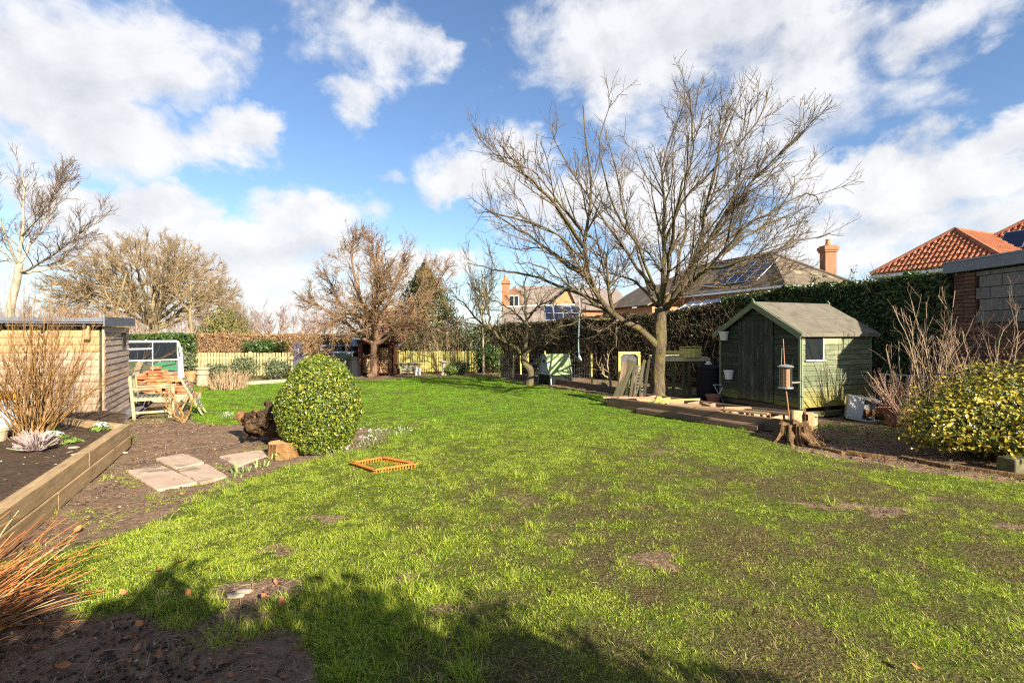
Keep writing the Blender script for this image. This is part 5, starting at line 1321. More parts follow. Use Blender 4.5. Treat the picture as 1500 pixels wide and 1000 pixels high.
def glasshouse():
    o = V3(-9.98, 14.7, 0); t = thing('greenhouse', 'small lean-to glasshouse with white frame and sloping glass behind the bricks', 'greenhouse', o)
    W_, D_, h1, h2 = 2.3, .95, .86, 1.40
    gx, gy = V3(-.81, -.59, 0), V3(-.59, .81, 0)
    def p(x, y, z): return o + gx * x + gy * y + V3(0, 0, z)
    wf = M['white_frame']
    def bar(a, b, w=.022, tk=.025, nm='frame'): return plank(nm, t, a, b, w, tk, wf, up=-gy + V3(0, 0, .6))
    bar(p(0, D_, h2), p(W_, D_, h2), .05, .04); bar(p(0, 0, h1), p(W_, 0, h1), .035); bar(p(0, 0, .05), p(W_, 0, .05), .05)
    for x in (0, .62, 1.24, 1.86, W_):
        bar(p(x, 0, 0), p(x, 0, h1)); bar(p(x, 0, h1), p(x, D_, h2))
    bar(p(.62, D_ * .6, h1 + (h2 - h1) * .6), p(1.24, D_ * .6, h1 + (h2 - h1) * .6), .035)
    for x in (0, W_): bar(p(x, D_, 0), p(x, D_, h2)); 
    xs = [0, .62, 1.24, 1.86, W_]
    for i in range(4):
        a, b = xs[i] + .03, xs[i + 1] - .03
        plank('pane', t, p((a + b) / 2, 0, .08), p((a + b) / 2, 0, h1 - .03), b - a, .006, M['glass'], up=-gy, ease=.02)
        plank('pane', t, p((a + b) / 2, .02, h1 + .03), p((a + b) / 2, D_ - .03, h2 - .03), b - a, .006, M['glass'], up=-gy + V3(0, 0, 1), ease=.02)
    plank('back_board', t, p(.5, D_ + .04, .35), p(W_, D_ + .04, .35), .6, .03, M['mossy_plank'], up=-gy)
    tag(MB().prism([p(-.06, -.1, h1 + .1), p(-.09, -.1, h1 - .3), p(-.09, -.1, .22), p(-.03, -.1, .22), p(-.03, -.1, h1 + .1)], gy * .1).tube([p(-.02, .75, 1.38), p(-.06, .3, 1.18), p(-.08, -.02, .98), p(-.10, -.05, .4), p(-.12, -.08, .2), p(-.32, -.25, .06)], [.032, .032, .034, .036, .042, .048], 10).build('downpipe', wf), 'white plastic downpipe at the corner of the small glasshouse', 'downpipe')
    # things kept inside
    q = p(1.75, .45, 0); tag(MB().box((q.x - .35, q.y - .2, 0), (q.x + .35, q.y + .2, .48)).box((q.x - .38, q.y - .23, .48), (q.x + .38, q.y + .23, .53)).build('shelf', M['mossy_plank']), 'low wooden shelf inside the small glasshouse', 'shelf')
    mb = MB().box((q.x - .02, q.y - .1, .53), (q.x + .14, q.y + .1, .80)).box((q.x - .0, q.y - .08, .80), (q.x + .12, q.y + .08, .83)); M['red_paint'] = plain('red_tin', (.35, .03, .03), .5); tag(mb.build('tin', M['red_paint']), 'red tin on the shelf inside the small glasshouse', 'tin')
    q = p(.95, .5, 0); tag(plank('board', None, q + V3(-.25, 0, .0), q + V3(-.1, .32, 1.05), .16, .03, M['offcut'], up=(0, -1, 0)), 'wooden plank propped upright inside the small glasshouse', 'plank')
    q = p(.42, .4, 0)
    mb = MB().add([list(q + V3(-.35, 0, .62)), list(q + V3(-.1, .0, .78)), list(q + V3(.35, .1, .80)), list(q + V3(.38, .2, .5)), list(q + V3(-.3, .2, .5))], [[0, 1, 2], [0, 2, 3], [0, 3, 4], [4, 3, 2, 1, 0]]); M['green_sheet'] = plain('green_sheet', (.03, .22, .09), .6)
    tag(mb.build('sheet', M['green_sheet']), 'green plastic sheet folded inside the small glasshouse', 'sheet')
    mb = MB().box((q.x - .4, q.y - .1, 0), (q.x + .4, q.y + .3, .5)); tag(mb.box((q.x - .43, q.y - .13, .42), (q.x + .43, q.y + .33, .5)).build('trough', M['terracotta']), 'terracotta trough under the green sheet in the glasshouse', 'trough')
glasshouse()
def junk_by_shed():
    g = np.random.default_rng(2)
    o = gr(176, 612)
    for i, (px, Y, dx, dz, w, lab) in enumerate(((186, 9.9, .18, .42, .3, 'dark slate leaning on the end wall of the timber workshop'), (176, 9.4, .22, .25, .2, 'grey slate strip leaning low beside the blue sheet'), (192, 9.6, .2, .3, .16, 'narrow dark board leaning next to the armchair leg'))):
        b = V3((px - 750) / F * Y, Y, 0); tag(plank('slate', None, b, b + V3(dx, .25, dz), w, .014, M['slate'], up=(-.3, -1, .3)), lab, 'slate')
    q = gr(166, 614); mb = MB(); n = 9; V = []; 
    for i in range(n):
        for j in range(n): V.append((q.x + (i / 8 - .5) * .4, q.y + (j / 8 - .5) * .3, .02 + .10 * vnoise(i * .31, j * .31, 2.1, 5) * (1 - abs(i / 4 - 1) ** 2)))
    mb.add(V, [np.array([(i * n + j, (i + 1) * n + j, (i + 1) * n + j + 1, i * n + j + 1) for i in range(n - 1) for j in range(n - 1)])]); tag(mb.build('plastic_sheet', M['blue_sheet']), 'crumpled blue plastic sheet beside the timber workshop', 'sheet')
junk_by_shed()
# ================================================================== trees
def big_apple():
    g = np.random.default_rng(41); Y0 = 12.0
    def p(px, py, dy=0.0): return at(px, py, Y0 + dy)
    base = V3(p(963, 585).x, Y0, 0)
    t = thing('apple_tree', 'large bare apple tree with mossy forked trunk beside the green shed', 'tree', base)
    trunk = [limb([base + V3(0, 0, -.1), base + V3(0, 0, .35), p(963, 545), p(966, 500), p(967, 474), p(968, 452)], .215, .135, .6, .006, g)]
    trunk[0][1][:3] *= [1.35, 1.16, 1.04]
    L = []
    def add(pts, r0, r1, pw=.9):
        pts = [(q[0], q[1] + (9 if q[1] < 470 and i < 2 else 0), *q[2:]) for i, q in enumerate(pts)]; q0 = [p(*q) for q in pts]; o = V3(3.6, Y0, 2.1)
        L.append(limb([q if i < 3 else o + (q - o) * (1 - .07 * (i - 2) / max(1, len(q0) - 3)) for i, q in enumerate(q0)], r0 * (.70 if r0 > .12 else .54), r1 * .6, pw * .75, .016, g))
    add([(967, 512), (950, 492, -.1), (930, 478, -.3), (904, 465, -.6), (880, 443, -.9), (862, 408, -1.0), (854, 368, -1.0), (851, 342, -.9), (858, 306, -.8), (860, 270, -.7), (852, 200, -.6), (845, 130, -.6)], .155, .022)
    add([(902, 464, -.6), (893, 425, -.3), (889, 394, 0), (876, 359, .3), (850, 330, .6), (822, 300, .9), (800, 230, 1.1)], .085, .014)
    add([(968, 446), (970, 418, .1), (973, 388, .2), (973, 350, .3), (975, 310, .3), (973, 280, .2), (968, 245, .1), (985, 180, .0), (1012, 110, 0)], .13, .018)
    add([(972, 452), (990, 424, -.3), (1012, 386, -.6), (1030, 342, -.8), (1034, 306, -.8), (1043, 267, -.7), (1056, 214, -.6), (1078, 160, -.5), (1100, 104, -.4)], .115, .016)
    add([(974, 448), (996, 424, -.6), (1038, 394, -1.1), (1062, 362, -1.5), (1100, 324, -1.9), (1144, 300, -2.1), (1200, 270, -2.2), (1222, 285, -2.2)], .10, .013)
    add([(973, 350, .3), (985, 315, 0), (1012, 280, -.3), (1056, 240, -.6), (1100, 192, -.8), (1135, 148, -1), (1158, 105, -1), (1170, 72, -1)], .07, .012)
    add([(962, 440), (945, 418, .5), (924, 408, .9), (895, 400, 1.3), (860, 392, 1.7), (815, 372, 2.0), (770, 355, 2.2)], .075, .012)
    add([(966, 430, .1), (952, 396, -.4), (930, 352, -.9), (905, 315, -1.2), (884, 254, -1.4), (872, 190, -1.5), (890, 120, -1.5)], .085, .012)
    add([(858, 372, -1.0), (835, 352, -1.5), (800, 335, -2.0), (748, 318, -2.4), (705, 302, -2.6), (678, 288, -2.7)], .065, .010)
    add([(878, 440, -.9), (850, 420, -1.6), (815, 405, -2.2), (775, 385, -2.6), (730, 378, -2.8)], .05, .010)
    add([(852, 330, -.9), (820, 290, -.8), (780, 250, -.6), (740, 235, -.4), (705, 205, -.3)], .055, .010)
    add([(972, 446, .1), (985, 420, .9), (1000, 380, 1.7), (1015, 330, 2.4), (1020, 270, 2.8), (1030, 200, 3.0), (1050, 120, 3.1)], .10, .014)
    add([(968, 445, .1), (950, 415, 1.0), (935, 370, 1.9), (915, 320, 2.7), (900, 250, 3.2), (880, 170, 3.4)], .09, .013)
    add([(980, 440, -.2), (1000, 420, -1.2), (1030, 400, -2.2), (1070, 385, -3.0), (1120, 365, -3.4), (1170, 345, -3.5)], .085, .012)
    add([(970, 438, 0), (975, 400, -1.1), (985, 340, -2.1), (1000, 270, -2.8), (1020, 190, -3.1), (1010, 120, -3.2)], .09, .013)
    add([(1034, 306, -.8), (1060, 285, .2), (1100, 262, 1.0), (1150, 240, 1.5), (1195, 215, 1.8)], .055, .010)
    add([(1012, 386, -.6), (1050, 360, .4), (1095, 345, 1.2), (1150, 335, 1.8), (1205, 325, 2.1)], .06, .010)
    # more long limbs low on the right and left, as the fan of the real crown
    for pts in ([(975, 452), (1010, 425, -.2), (1060, 400, -.3), (1120, 372, -.4), (1180, 352, -.5), (1215, 345, -.5)], [(1000, 424, -.4), (1050, 380, -.2), (1105, 345, 0), (1165, 318, .2), (1222, 300, .3)], [(985, 436, .6), (1030, 375, 1.2), (1080, 320, 1.6), (1130, 270, 1.9), (1175, 225, 2.0)],
                [(985, 436, -.6), (1040, 350, -1.4), (1085, 285, -1.8), (1140, 225, -2.1), (1180, 190, -2.2)], [(880, 443, -.9), (835, 425, -.4), (780, 405, 0), (725, 395, .3), (685, 385, .4)], [(862, 408, -1), (815, 375, -.2), (765, 340, .5), (715, 310, 1.0), (680, 285, 1.3)],
                [(854, 360, -1), (820, 310, -1.8), (785, 270, -2.3), (745, 230, -2.6), (720, 200, -2.7)], [(958, 425), (925, 380, .4), (890, 330, .8), (850, 270, 1.1), (815, 215, 1.3), (800, 170, 1.4)]):
        L.append(limb([p(*q) for q in pts], .052, .008, .75, .016, g))
    # the crown keeps inside a broad rounded envelope
    ec = np.array([2.95, Y0, 4.5]); er = np.array([4.85, 4.3, 3.85])
    def en(q): return np.linalg.norm((q - ec) / er, axis=-1)
    for k in range(len(L)):
        q = L[k][0]; w = np.linspace(0, 1, NP)[:, None]; n_ = en(q[-1])
        if n_ > .93: L[k] = (q + (ec + (q - ec) * (.93 / n_) - q) * w ** 1.5, L[k][1])
    def keep(b, lim=1.0):
        m_ = en(b[0][:, -1]) < lim + g.normal(0, .045, len(b[0])); return b[0][m_], b[1][m_]
    P, Rd = stack_limbs(L); ctr = p(960, 330)
    l0 = keep(spawn(P, Rd, 70, .15, .75, .55, .18, (1.1, 2.3), .35, .62, .012, .35, NP - 1, .055, .10, .35, ctr, g=g), .95)
    P0 = np.concatenate([P, l0[0]]); R0 = np.concatenate([Rd, l0[1]])
    l1 = keep(spawn(P0, R0, 400, .2, .98, .62, .22, (.5, 1.5), .4, .52, .0075, .4, 9, .075, .09, .22, ctr, g=g))
    l2 = keep(spawn(*l1, 1300, .12, 1, .68, .25, (.25, .85), .35, .62, .0060, .45, 6, .10, .09, .12, ctr, g=g), 1.03)
    l2b = keep(spawn(P0, R0, 360, .3, 1, .85, .3, (.3, .9), .35, .32, .006, .5, 6, .11, .12, .1, ctr, g=g), 1.03)
    l3 = keep(spawn(*l2, 3800, .1, 1, .72, .28, (.12, .42), .3, .75, .0047, .5, 4, .13, .10, .08, ctr, g=g), 1.06)
    l3b = keep(spawn(*l1, 1300, .1, 1, .95, .3, (.08, .35), .3, .45, .0047, .5, 4, .14, .15, .05, ctr, g=g), 1.05)
    l4 = spawn(*l3, 4200, .1, 1, .95, .3, (.03, .12), .2, .85, .0044, .7, 2, .15, .1, g=g)
    gnarl(tubes('trunk', [(trunk[0][0][None], trunk[0][1][None], 28)], B['apple'], t), .022)
    for i in range(len(L)): gnarl(tubes('limb', [(L[i][0][None], L[i][1][None], 12)], B['apple'], t), .008)
    [tubes('branch', [(l0[0][i:i + 1], l0[1][i:i + 1], 8)], B['apple'], t) for i in range(len(l0[0]))]; tubes('crown', [(*l1, 6), (*l2, 4), (*l2b, 4), (*l3, 3), (*l3b, 3), (*l4, 3)], B['apple_twig'], t)
    # rope tied to the low limb
    top = p(845, 418, -.9); low = p(848, 522, -.9); top = V3(low.x, low.y, top.z)
    o = MB().tube([top + V3(0, 0, .0), top + V3(.01, 0, -.6), low + V3(-.01, 0, .25), low], [.012, .012, .013, .014], 6).build('rope', M['rope'])
    kn = [low + V3(.016 * math.cos(a * 2), .016 * math.sin(a * 2), -.06 + .01 * a) for a in range(7)]
    tag(o, 'pale blue rope hanging from the low limb of the large apple tree', 'rope')
    k = MB().tube([low + V3(0, 0, .03), low + V3(.01, 0, -.01), low + V3(.035, -.01, -.05), low + V3(.05, -.01, -.09)], [.014, .03, .022, .012], 7).build('knot', M['rope'], o)
big_apple()

def generic_tree(name, label, base, trunk, limbs_px, levels, mats, ctr=None, group=None, seed=1, tsides=12, auto=0, auto_kw=None, cat='tree', fine=None):
    g = np.random.default_rng(seed); t = thing(name, label, cat, base, group)
    T0 = [limb(trunk[0], trunk[1], trunk[2], .8, .0, g)]
    tubes('trunk', [(T0[0][0][None], T0[0][1][None], tsides)], mats[0], t)
    Ls = [limb(q, a, b, .9, .02, g) for q, a, b in limbs_px]
    for l in Ls: tubes('limb', [(l[0][None], l[1][None], 7)], mats[0], t)
    P, Rd = stack_limbs(Ls)
    if auto:
        ap, ar = spawn(P, Rd, auto, ctr=ctr, nseg=NP - 1, g=g, **auto_kw)
        P = np.concatenate([P, ap]); Rd = np.concatenate([Rd, ar]); tubes('limb', [(ap, ar, 6)], mats[0], t)
    batches = []
    if fine:
        fp, fr = stack_limbs([limb(q, a, b, .9, .02, g) for q, a, b in fine]); P = np.concatenate([P, fp]); Rd = np.concatenate([Rd, fr]); batches.append((fp, fr, 5))
    src = (P, Rd)
    for lv in levels:
        lv = dict(lv); sides = lv.pop('sides', 3); lv.setdefault('ctr', ctr); src = spawn(*src, g=g, **lv); batches.append((*src, sides))
    tubes('crown', batches, mats[1], t)
    return t

def back_trees():
    Y = 19.0
    def p(px, py, dy=0.0): return at(px, py, Y + dy)
    # spreading red-brown fruit tree in front of the log store
    b = V3(p(548, 0).x, 18.4, 0); Y = 18.4
    L = []
    for pts, r in (([(548, 500), (540, 470, -.2), (530, 440, -.4), (520, 410, -.5), (515, 370, -.6), (520, 355, -.6)], .10), ([(549, 500), (560, 465, .1), (572, 435, .3), (585, 400, .4), (598, 365, .4)], .10),
                   ([(547, 505), (525, 488, -.4), (505, 470, -.9), (480, 455, -1.2), (455, 440, -1.3)], .085), ([(551, 503), (575, 490, -.3), (600, 468, -.6), (620, 445, -.8), (640, 420, -.9), (650, 400, -1)], .09),
                   ([(548, 500), (548, 460, .3), (552, 425, .5), (550, 385, .6), (545, 352, .6)], .085), ([(547, 500), (530, 480, .9), (510, 455, 1.4), (490, 430, 1.7), (475, 395, 1.8)], .08),
                   ([(550, 500), (570, 480, .9), (595, 455, 1.5), (615, 420, 1.8), (625, 385, 1.9)], .08), ([(548, 498), (545, 470, -1.2), (550, 440, -1.9), (560, 410, -2.2), (565, 385, -2.3)], .08),
                   ([(540, 470, -.2), (515, 460, -.8), (490, 470, -1.3), (470, 485, -1.6), (460, 500, -1.7)], .06), ([(572, 490), (600, 480, -1), (630, 480, -1.2), (650, 488, -1.3)], .05)):
        L.append(([p(*q) for q in pts], r, .018))
    c = list(p(548, 440))
    generic_tree('fruit_tree', 'dense red-brown bare fruit tree spreading over the log store', b, ([b, p(548, 545), p(547, 520), p(548, 498)], .155, .11), L,
        [dict(n=300, t0=.15, ang=.75, ln=(.5, 1.5), rr=.45, rmin=.011, nseg=7, wig=.13, up=.06, out=.3, sides=5), dict(n=2000, t0=.1, ang=.75, ln=(.25, .85), rr=.6, rmin=.0085, nseg=5, wig=.16, up=.03, out=.2, sides=3),
         dict(n=5600, t0=.1, ang=.8, ln=(.12, .42), rr=.7, rmin=.007, nseg=4, wig=.17, up=.03, out=.15, sides=3), dict(n=3000, t0=.1, ang=.9, ln=(.06, .2), rr=.8, rmin=.0065, nseg=2, wig=.2, sides=3)], (B['brown_trunk'], B['brown_twig']), c, None, 5)
    # smaller apple tree on the lawn
    Y = 15.6; b = V3(p(775, 0).x, Y, 0)
    L = [([p(*q) for q in pts], r, .010) for pts, r in (
        ([(767, 520), (755, 510, -.1), (735, 498, -.3), (720, 485, -.5), (700, 468, -.7), (680, 445, -.9), (662, 432, -1)], .075), ([(768, 520), (771, 495, .2), (771, 465, .4), (768, 430, .5), (772, 400, .5)], .075),
        ([(769, 518), (785, 505, .3), (800, 490, .6), (820, 478, .8), (850, 470, .9)], .05), ([(722, 487, -.5), (715, 455, -.3), (708, 420, -.1), (705, 395, 0)], .04),
        ([(771, 470, .4), (795, 445, .1), (825, 430, -.2), (860, 420, -.4)], .04), ([(771, 478, .3), (750, 455, .6), (725, 440, 1.0), (695, 430, 1.2)], .04), ([(768, 515), (790, 500, -.8), (815, 480, -1.4), (835, 455, -1.7)], .05))]
    generic_tree('apple_tree', 'small leaning bare apple tree standing alone near the lawn edge', b, ([b, p(778, 545), p(768, 530), p(768, 516)], .15, .10), L,
        [dict(n=90, t0=.2, ang=.8, ln=(.4, 1.3), rr=.55, rmin=.009, nseg=7, wig=.2, up=.08, out=.2, sides=4), dict(n=420, t0=.1, ang=.8, ln=(.2, .7), rr=.6, rmin=.007, nseg=5, wig=.22, up=.08, sides=3), dict(n=1000, t0=.1, ang=.9, ln=(.08, .3), rr=.7, rmin=.006, nseg=3, wig=.2, up=.05, sides=3)],
        (B['small_apple'], B['small_apple']), list(p(770, 450)), None, 6)
    # slim young tree
    Y = 19.6; b = V3(p(708, 0).x, Y, 0)
    generic_tree('young_tree', 'slim young bare tree with pale stem at the end of the yellow-green fence', b, ([b, p(708, 520), p(707, 470), p(706, 400)], .055, .02), [([p(708, 470), p(700, 440), p(690, 405)], .03, .008), ([p(708, 460), p(716, 430), p(722, 400)], .03, .008)],
        [dict(n=70, t0=.1, ang=.5, ln=(.5, 1.6), rr=.6, rmin=.009, nseg=6, wig=.12, up=.15, sides=4), dict(n=260, t0=.1, ang=.7, ln=(.2, .7), rr=.7, rmin=.007, nseg=4, wig=.18, up=.1, sides=3)], (B['pale_stem'], B['small_apple']), None, None, 7)
    # conifer behind the fruit tree
    g = np.random.default_rng(12); c = V3((622 - 750) / F * 22.5, 22.5, 0); t = thing('conifer', 'green-brown conical conifer behind the bare fruit tree', 'tree', c)
    n = 15000; h = 4.75; z = g.uniform(0, 1, n) ** .8 * (h - .5) + .5; r = 1.65 * (1 - ((z - .5) / (h - .5)) ** 2.6) * (1 + .35 * (fbm(np.arange(n) * 0 + z * 3, g.uniform(0, 6.28, n), 1, 3) - .5)) * np.sqrt(g.uniform(.35, 1, n)); a = g.uniform(0, 6.283, n)
    r *= 1 + .25 * np.sin(a * 5 + z * 4) * .5; r *= .75 + .6 * fbm(a * 1.2, z * 1.1, 1.0, 9); sec = g.uniform(0, 1, n) < .35; z = np.where(sec, z * .80, z)
    ox = np.where(sec, .75, 0.0) * (1 - z / h)
    add_leaves('foliage', np.stack([c.x + ox + r * np.cos(a), c.y + r * np.sin(a), z + g.normal(0, .12, n)], 1), np.stack([np.cos(a), np.sin(a), np.full(n, .5)], 1), .14, LEAF['conifer'], t, g=g, jit=.5, wid=.35)
    MB().tube([c, c + V3(0, 0, 4.2)], [.14, .03], 8).build('trunk', B['brown_trunk'], t)
    # ---- beyond the left fence
    Y = 22.0; b = V3(p(14, 0).x, Y, 0)
    L = [([p(*q) for q in pts], r, .014) for pts, r in (
        ([(28, 400), (31, 355, .2), (34, 310, .3), (36, 270, .3), (30, 245, .2)], .08), ([(30, 398), (60, 385, -.4), (95, 360, -.8), (125, 335, -1.1), (150, 322, -1.2)], .065), ([(29, 385), (50, 350, .8), (75, 310, 1.4), (90, 275, 1.7)], .065),
        ([(27, 395), (5, 370, .3), (-25, 345, .6), (-55, 330, .8)], .065), ([(28, 390), (10, 350, -.8), (-5, 310, -1.3), (-10, 265, -1.5)], .065), ([(32, 345, .2), (55, 320, -.6), (75, 290, -1.1), (88, 262, -1.3)], .045), ([(31, 400), (70, 395, .8), (105, 382, 1.4), (140, 350, 1.8)], .06))]
    generic_tree('birch_tree', 'pale-barked bare birch tree rising behind the timber workshop', b, ([b, p(14, 460), p(24, 415), p(29, 385)], .19, .13), L,
        [dict(n=120, t0=.15, ang=.6, ln=(.9, 2.2), rr=.45, rmin=.013, nseg=7, wig=.10, up=.08, out=.3, sides=5), dict(n=650, t0=.15, ang=.65, ln=(.4, 1.1), rr=.6, rmin=.010, nseg=5, wig=.13, up=.08, out=.2, sides=3), dict(n=1900, t0=.1, ang=.7, ln=(.2, .55), rr=.7, rmin=.0075, nseg=4, wig=.15, up=.08, out=.1, sides=3)],
        (B['birch'], B['birch_twig']), list(p(35, 370)), None, 8)
    Y = 36.0; b = V3(p(222, 0).x, Y, 0)
    L = []
    gg = np.random.default_rng(33)
    mains = []
    for i in range(15):
        az = i * 2.39996 + gg.normal(0, .15); el = math.asin(.12 + .84 * (i + .5) / 15); dr = V3(math.cos(az) * math.cos(el), math.sin(az) * math.cos(el), math.sin(el))
        e = V3(b.x, b.y, 3.4) + V3(dr.x * 4.3, dr.y * 4.3, dr.z * 4.2); st = b + V3(.1, 0, 1.9 + .07 * i)
        mains.append(([st, st.lerp(e, .35) + V3(0, 0, -.25), st.lerp(e, .7) + V3(gg.normal(0, .25), gg.normal(0, .25), .1), e], gg.uniform(.13, .19), .05))
    L = list(mains)
    for i in range(230):
        az = i * 2.39996; el = math.asin(.02 + .97 * (i + .5) / 230); dr = V3(math.cos(az) * math.cos(el), math.sin(az) * math.cos(el), math.sin(el))
        e = V3(b.x, b.y, 3.0) + V3(dr.x * 6.2, dr.y * 6.2, dr.z * 5.9) * gg.uniform(.90, 1.0)
        m_ = min(mains, key=lambda q: (q[0][-1] - e).length + gg.uniform(0, 1.2)); u = gg.uniform(.25, 1.0); k_ = min(int(u * 3), 2); st = m_[0][k_].lerp(m_[0][k_ + 1], u * 3 - k_)
        L.append(([st, st.lerp(e, .4) + V3(gg.normal(0, .2), gg.normal(0, .2), .15), st.lerp(e, .75) + V3(gg.normal(0, .15), gg.normal(0, .15), .1), e], gg.uniform(.035, .065), .010))
    generic_tree('oak_tree', 'broad tan-coloured bare oak tree with a dense domed crown', b, ([b, b + V3(0, 0, .8), b + V3(.1, 0, 1.8), b + V3(.2, 0, 2.9)], .36, .2), mains,
        [dict(n=1100, t0=.25, ang=.6, ln=(.5, 1.3), rr=.5, rmin=.020, nseg=6, wig=.15, up=.08, out=.35, sides=4), dict(n=4600, t0=.15, ang=.6, ln=(.35, .95), rr=.6, rmin=.014, nseg=4, wig=.18, up=.08, out=.3, sides=3), dict(n=13000, t0=.15, ang=.65, ln=(.2, .55), rr=.7, rmin=.0105, nseg=3, wig=.18, up=.06, out=.2, sides=3)],
        (B['oak'], B['oak_twig']), [b.x, b.y, 3.0], None, 9, fine=L[15:])
    Y = 30.0; b = V3(p(282, 0).x, Y, 0)
    generic_tree('small_tree', 'small thin bare tree standing in front of the broad oak', b, ([b, p(281, 490), p(279, 470), p(278, 452)], .12, .08), [([p(278, 455), p(262, 440), p(255, 415)], .06, .015), ([p(279, 452), p(292, 435), p(312, 425)], .06, .015), ([p(279, 455), p(280, 430), p(276, 405)], .06, .015), ([p(281, 470), p(300, 478), p(318, 462)], .05, .015)],
        [dict(n=70, t0=.2, ang=.7, ln=(.5, 1.4), rr=.6, rmin=.018, nseg=6, wig=.2, up=.05, sides=4), dict(n=300, t0=.1, ang=.7, ln=(.3, .8), rr=.7, rmin=.013, nseg=4, wig=.2, up=.05, sides=3)], (B['oak'], B['oak_twig']), None, None, 10)
    # leaning stems in front of the oak and behind the workshop
    Y = 27.0; b = V3(p(165, 0).x, Y, 0)
    generic_tree('bare_tree', 'leaning tangle of bare branches between the birch and the oak', b, ([b, p(166, 480), p(175, 440), p(185, 400)], .11, .05), [([p(168, 470), p(140, 445), p(110, 425), p(85, 410)], .06, .015), ([p(170, 455), p(150, 420), p(130, 395)], .05, .015), ([p(170, 465), p(195, 445), p(215, 420)], .05, .015), ([p(166, 478), p(120, 465), p(80, 450)], .05, .015)],
        [dict(n=60, t0=.1, ang=.8, ln=(.5, 1.4), rr=.6, rmin=.012, nseg=6, wig=.2, up=.05, sides=4), dict(n=260, t0=.1, ang=.7, ln=(.3, .8), rr=.7, rmin=.009, nseg=4, wig=.2, up=.05, sides=3)], (B['oak'], B['oak_twig']), None, None, 11)
    g = np.random.default_rng(14); c = V3((330 - 750) / F * 32, 32, 0); t = thing('evergreen_bush', 'yellow-green bushy evergreen peeping over the brown hedge', 'tree', c)
    P, Nn = ellipsoid_points((c.x, c.y, 1.2), (1.75, 1.6, 2.05), 9000, g, (.55, 1.0), -.6, .25, 4); add_leaves('foliage', P, Nn, .20, LEAF['yellow_conifer'], t, g=g, jit=.5, wid=.35)
    MB().tube([c, c + V3(0, 0, 2.2)], [.15, .05], 7).build('trunk', B['brown_trunk'], t)
    n = 900; k = g.integers(0, len(P), n); base_ = P[k]; pts = np.stack([base_, base_ + g.normal(0, .12, (n, 3)) + [0.25, 0, .35], base_ + g.normal(0, .2, (n, 3)) + [.5, 0, .6]], 1)[P[k][:, 0] > c.x]; stuff(tubes('twig', [(pts, np.tile([.012, .010, .007], (len(pts), 1)), 3)], B['oak_twig'], t))
    # the far wood, one mass on the skyline
    g = np.random.default_rng(19); n = 330; xs = np.concatenate([g.uniform(-125, -20, 240), g.uniform(-40, 60, 90)]); ys = np.concatenate([g.uniform(70, 120, 240), g.uniform(110, 150, 90)])
    hs = g.uniform(4.5, 9.5, n) * np.where(xs < -45, 1.0, .62); base_ = np.stack([xs, ys, np.zeros(n)], 1)
    tr = np.stack([base_, base_ + np.stack([g.normal(0, .2, n), g.normal(0, .2, n), hs * .4], 1), base_ + np.stack([g.normal(0, .5, n), g.normal(0, .5, n), hs * .8], 1)], 1); tr_r = np.tile([.16, .12, .05], (n, 1))
    l1 = spawn(tr, tr_r, 3000, .3, 1, .7, .25, (1.2, 3.2), .4, .6, .05, .5, 4, .18, .12, g=g); l2 = spawn(*l1, 9000, .2, 1, .7, .25, (.6, 1.6), .3, .7, .035, .5, 3, .2, .08, g=g)
    V = []; Fq = []; m_ = 0
    for pp, rr, s in ((tr, tr_r, 4), (*l1, 3), (*l2, 3)):
        a_, q_ = tube_batch(pp, rr, s); V.append(a_); Fq.append(q_ + m_); m_ += len(a_)
    o = stuff(link('far_wood', make_mesh('far_wood', np.concatenate(V), Fq), B['far_twig'])); tag(o, 'far-off bare purplish wood along the skyline', 'wood')
back_trees()

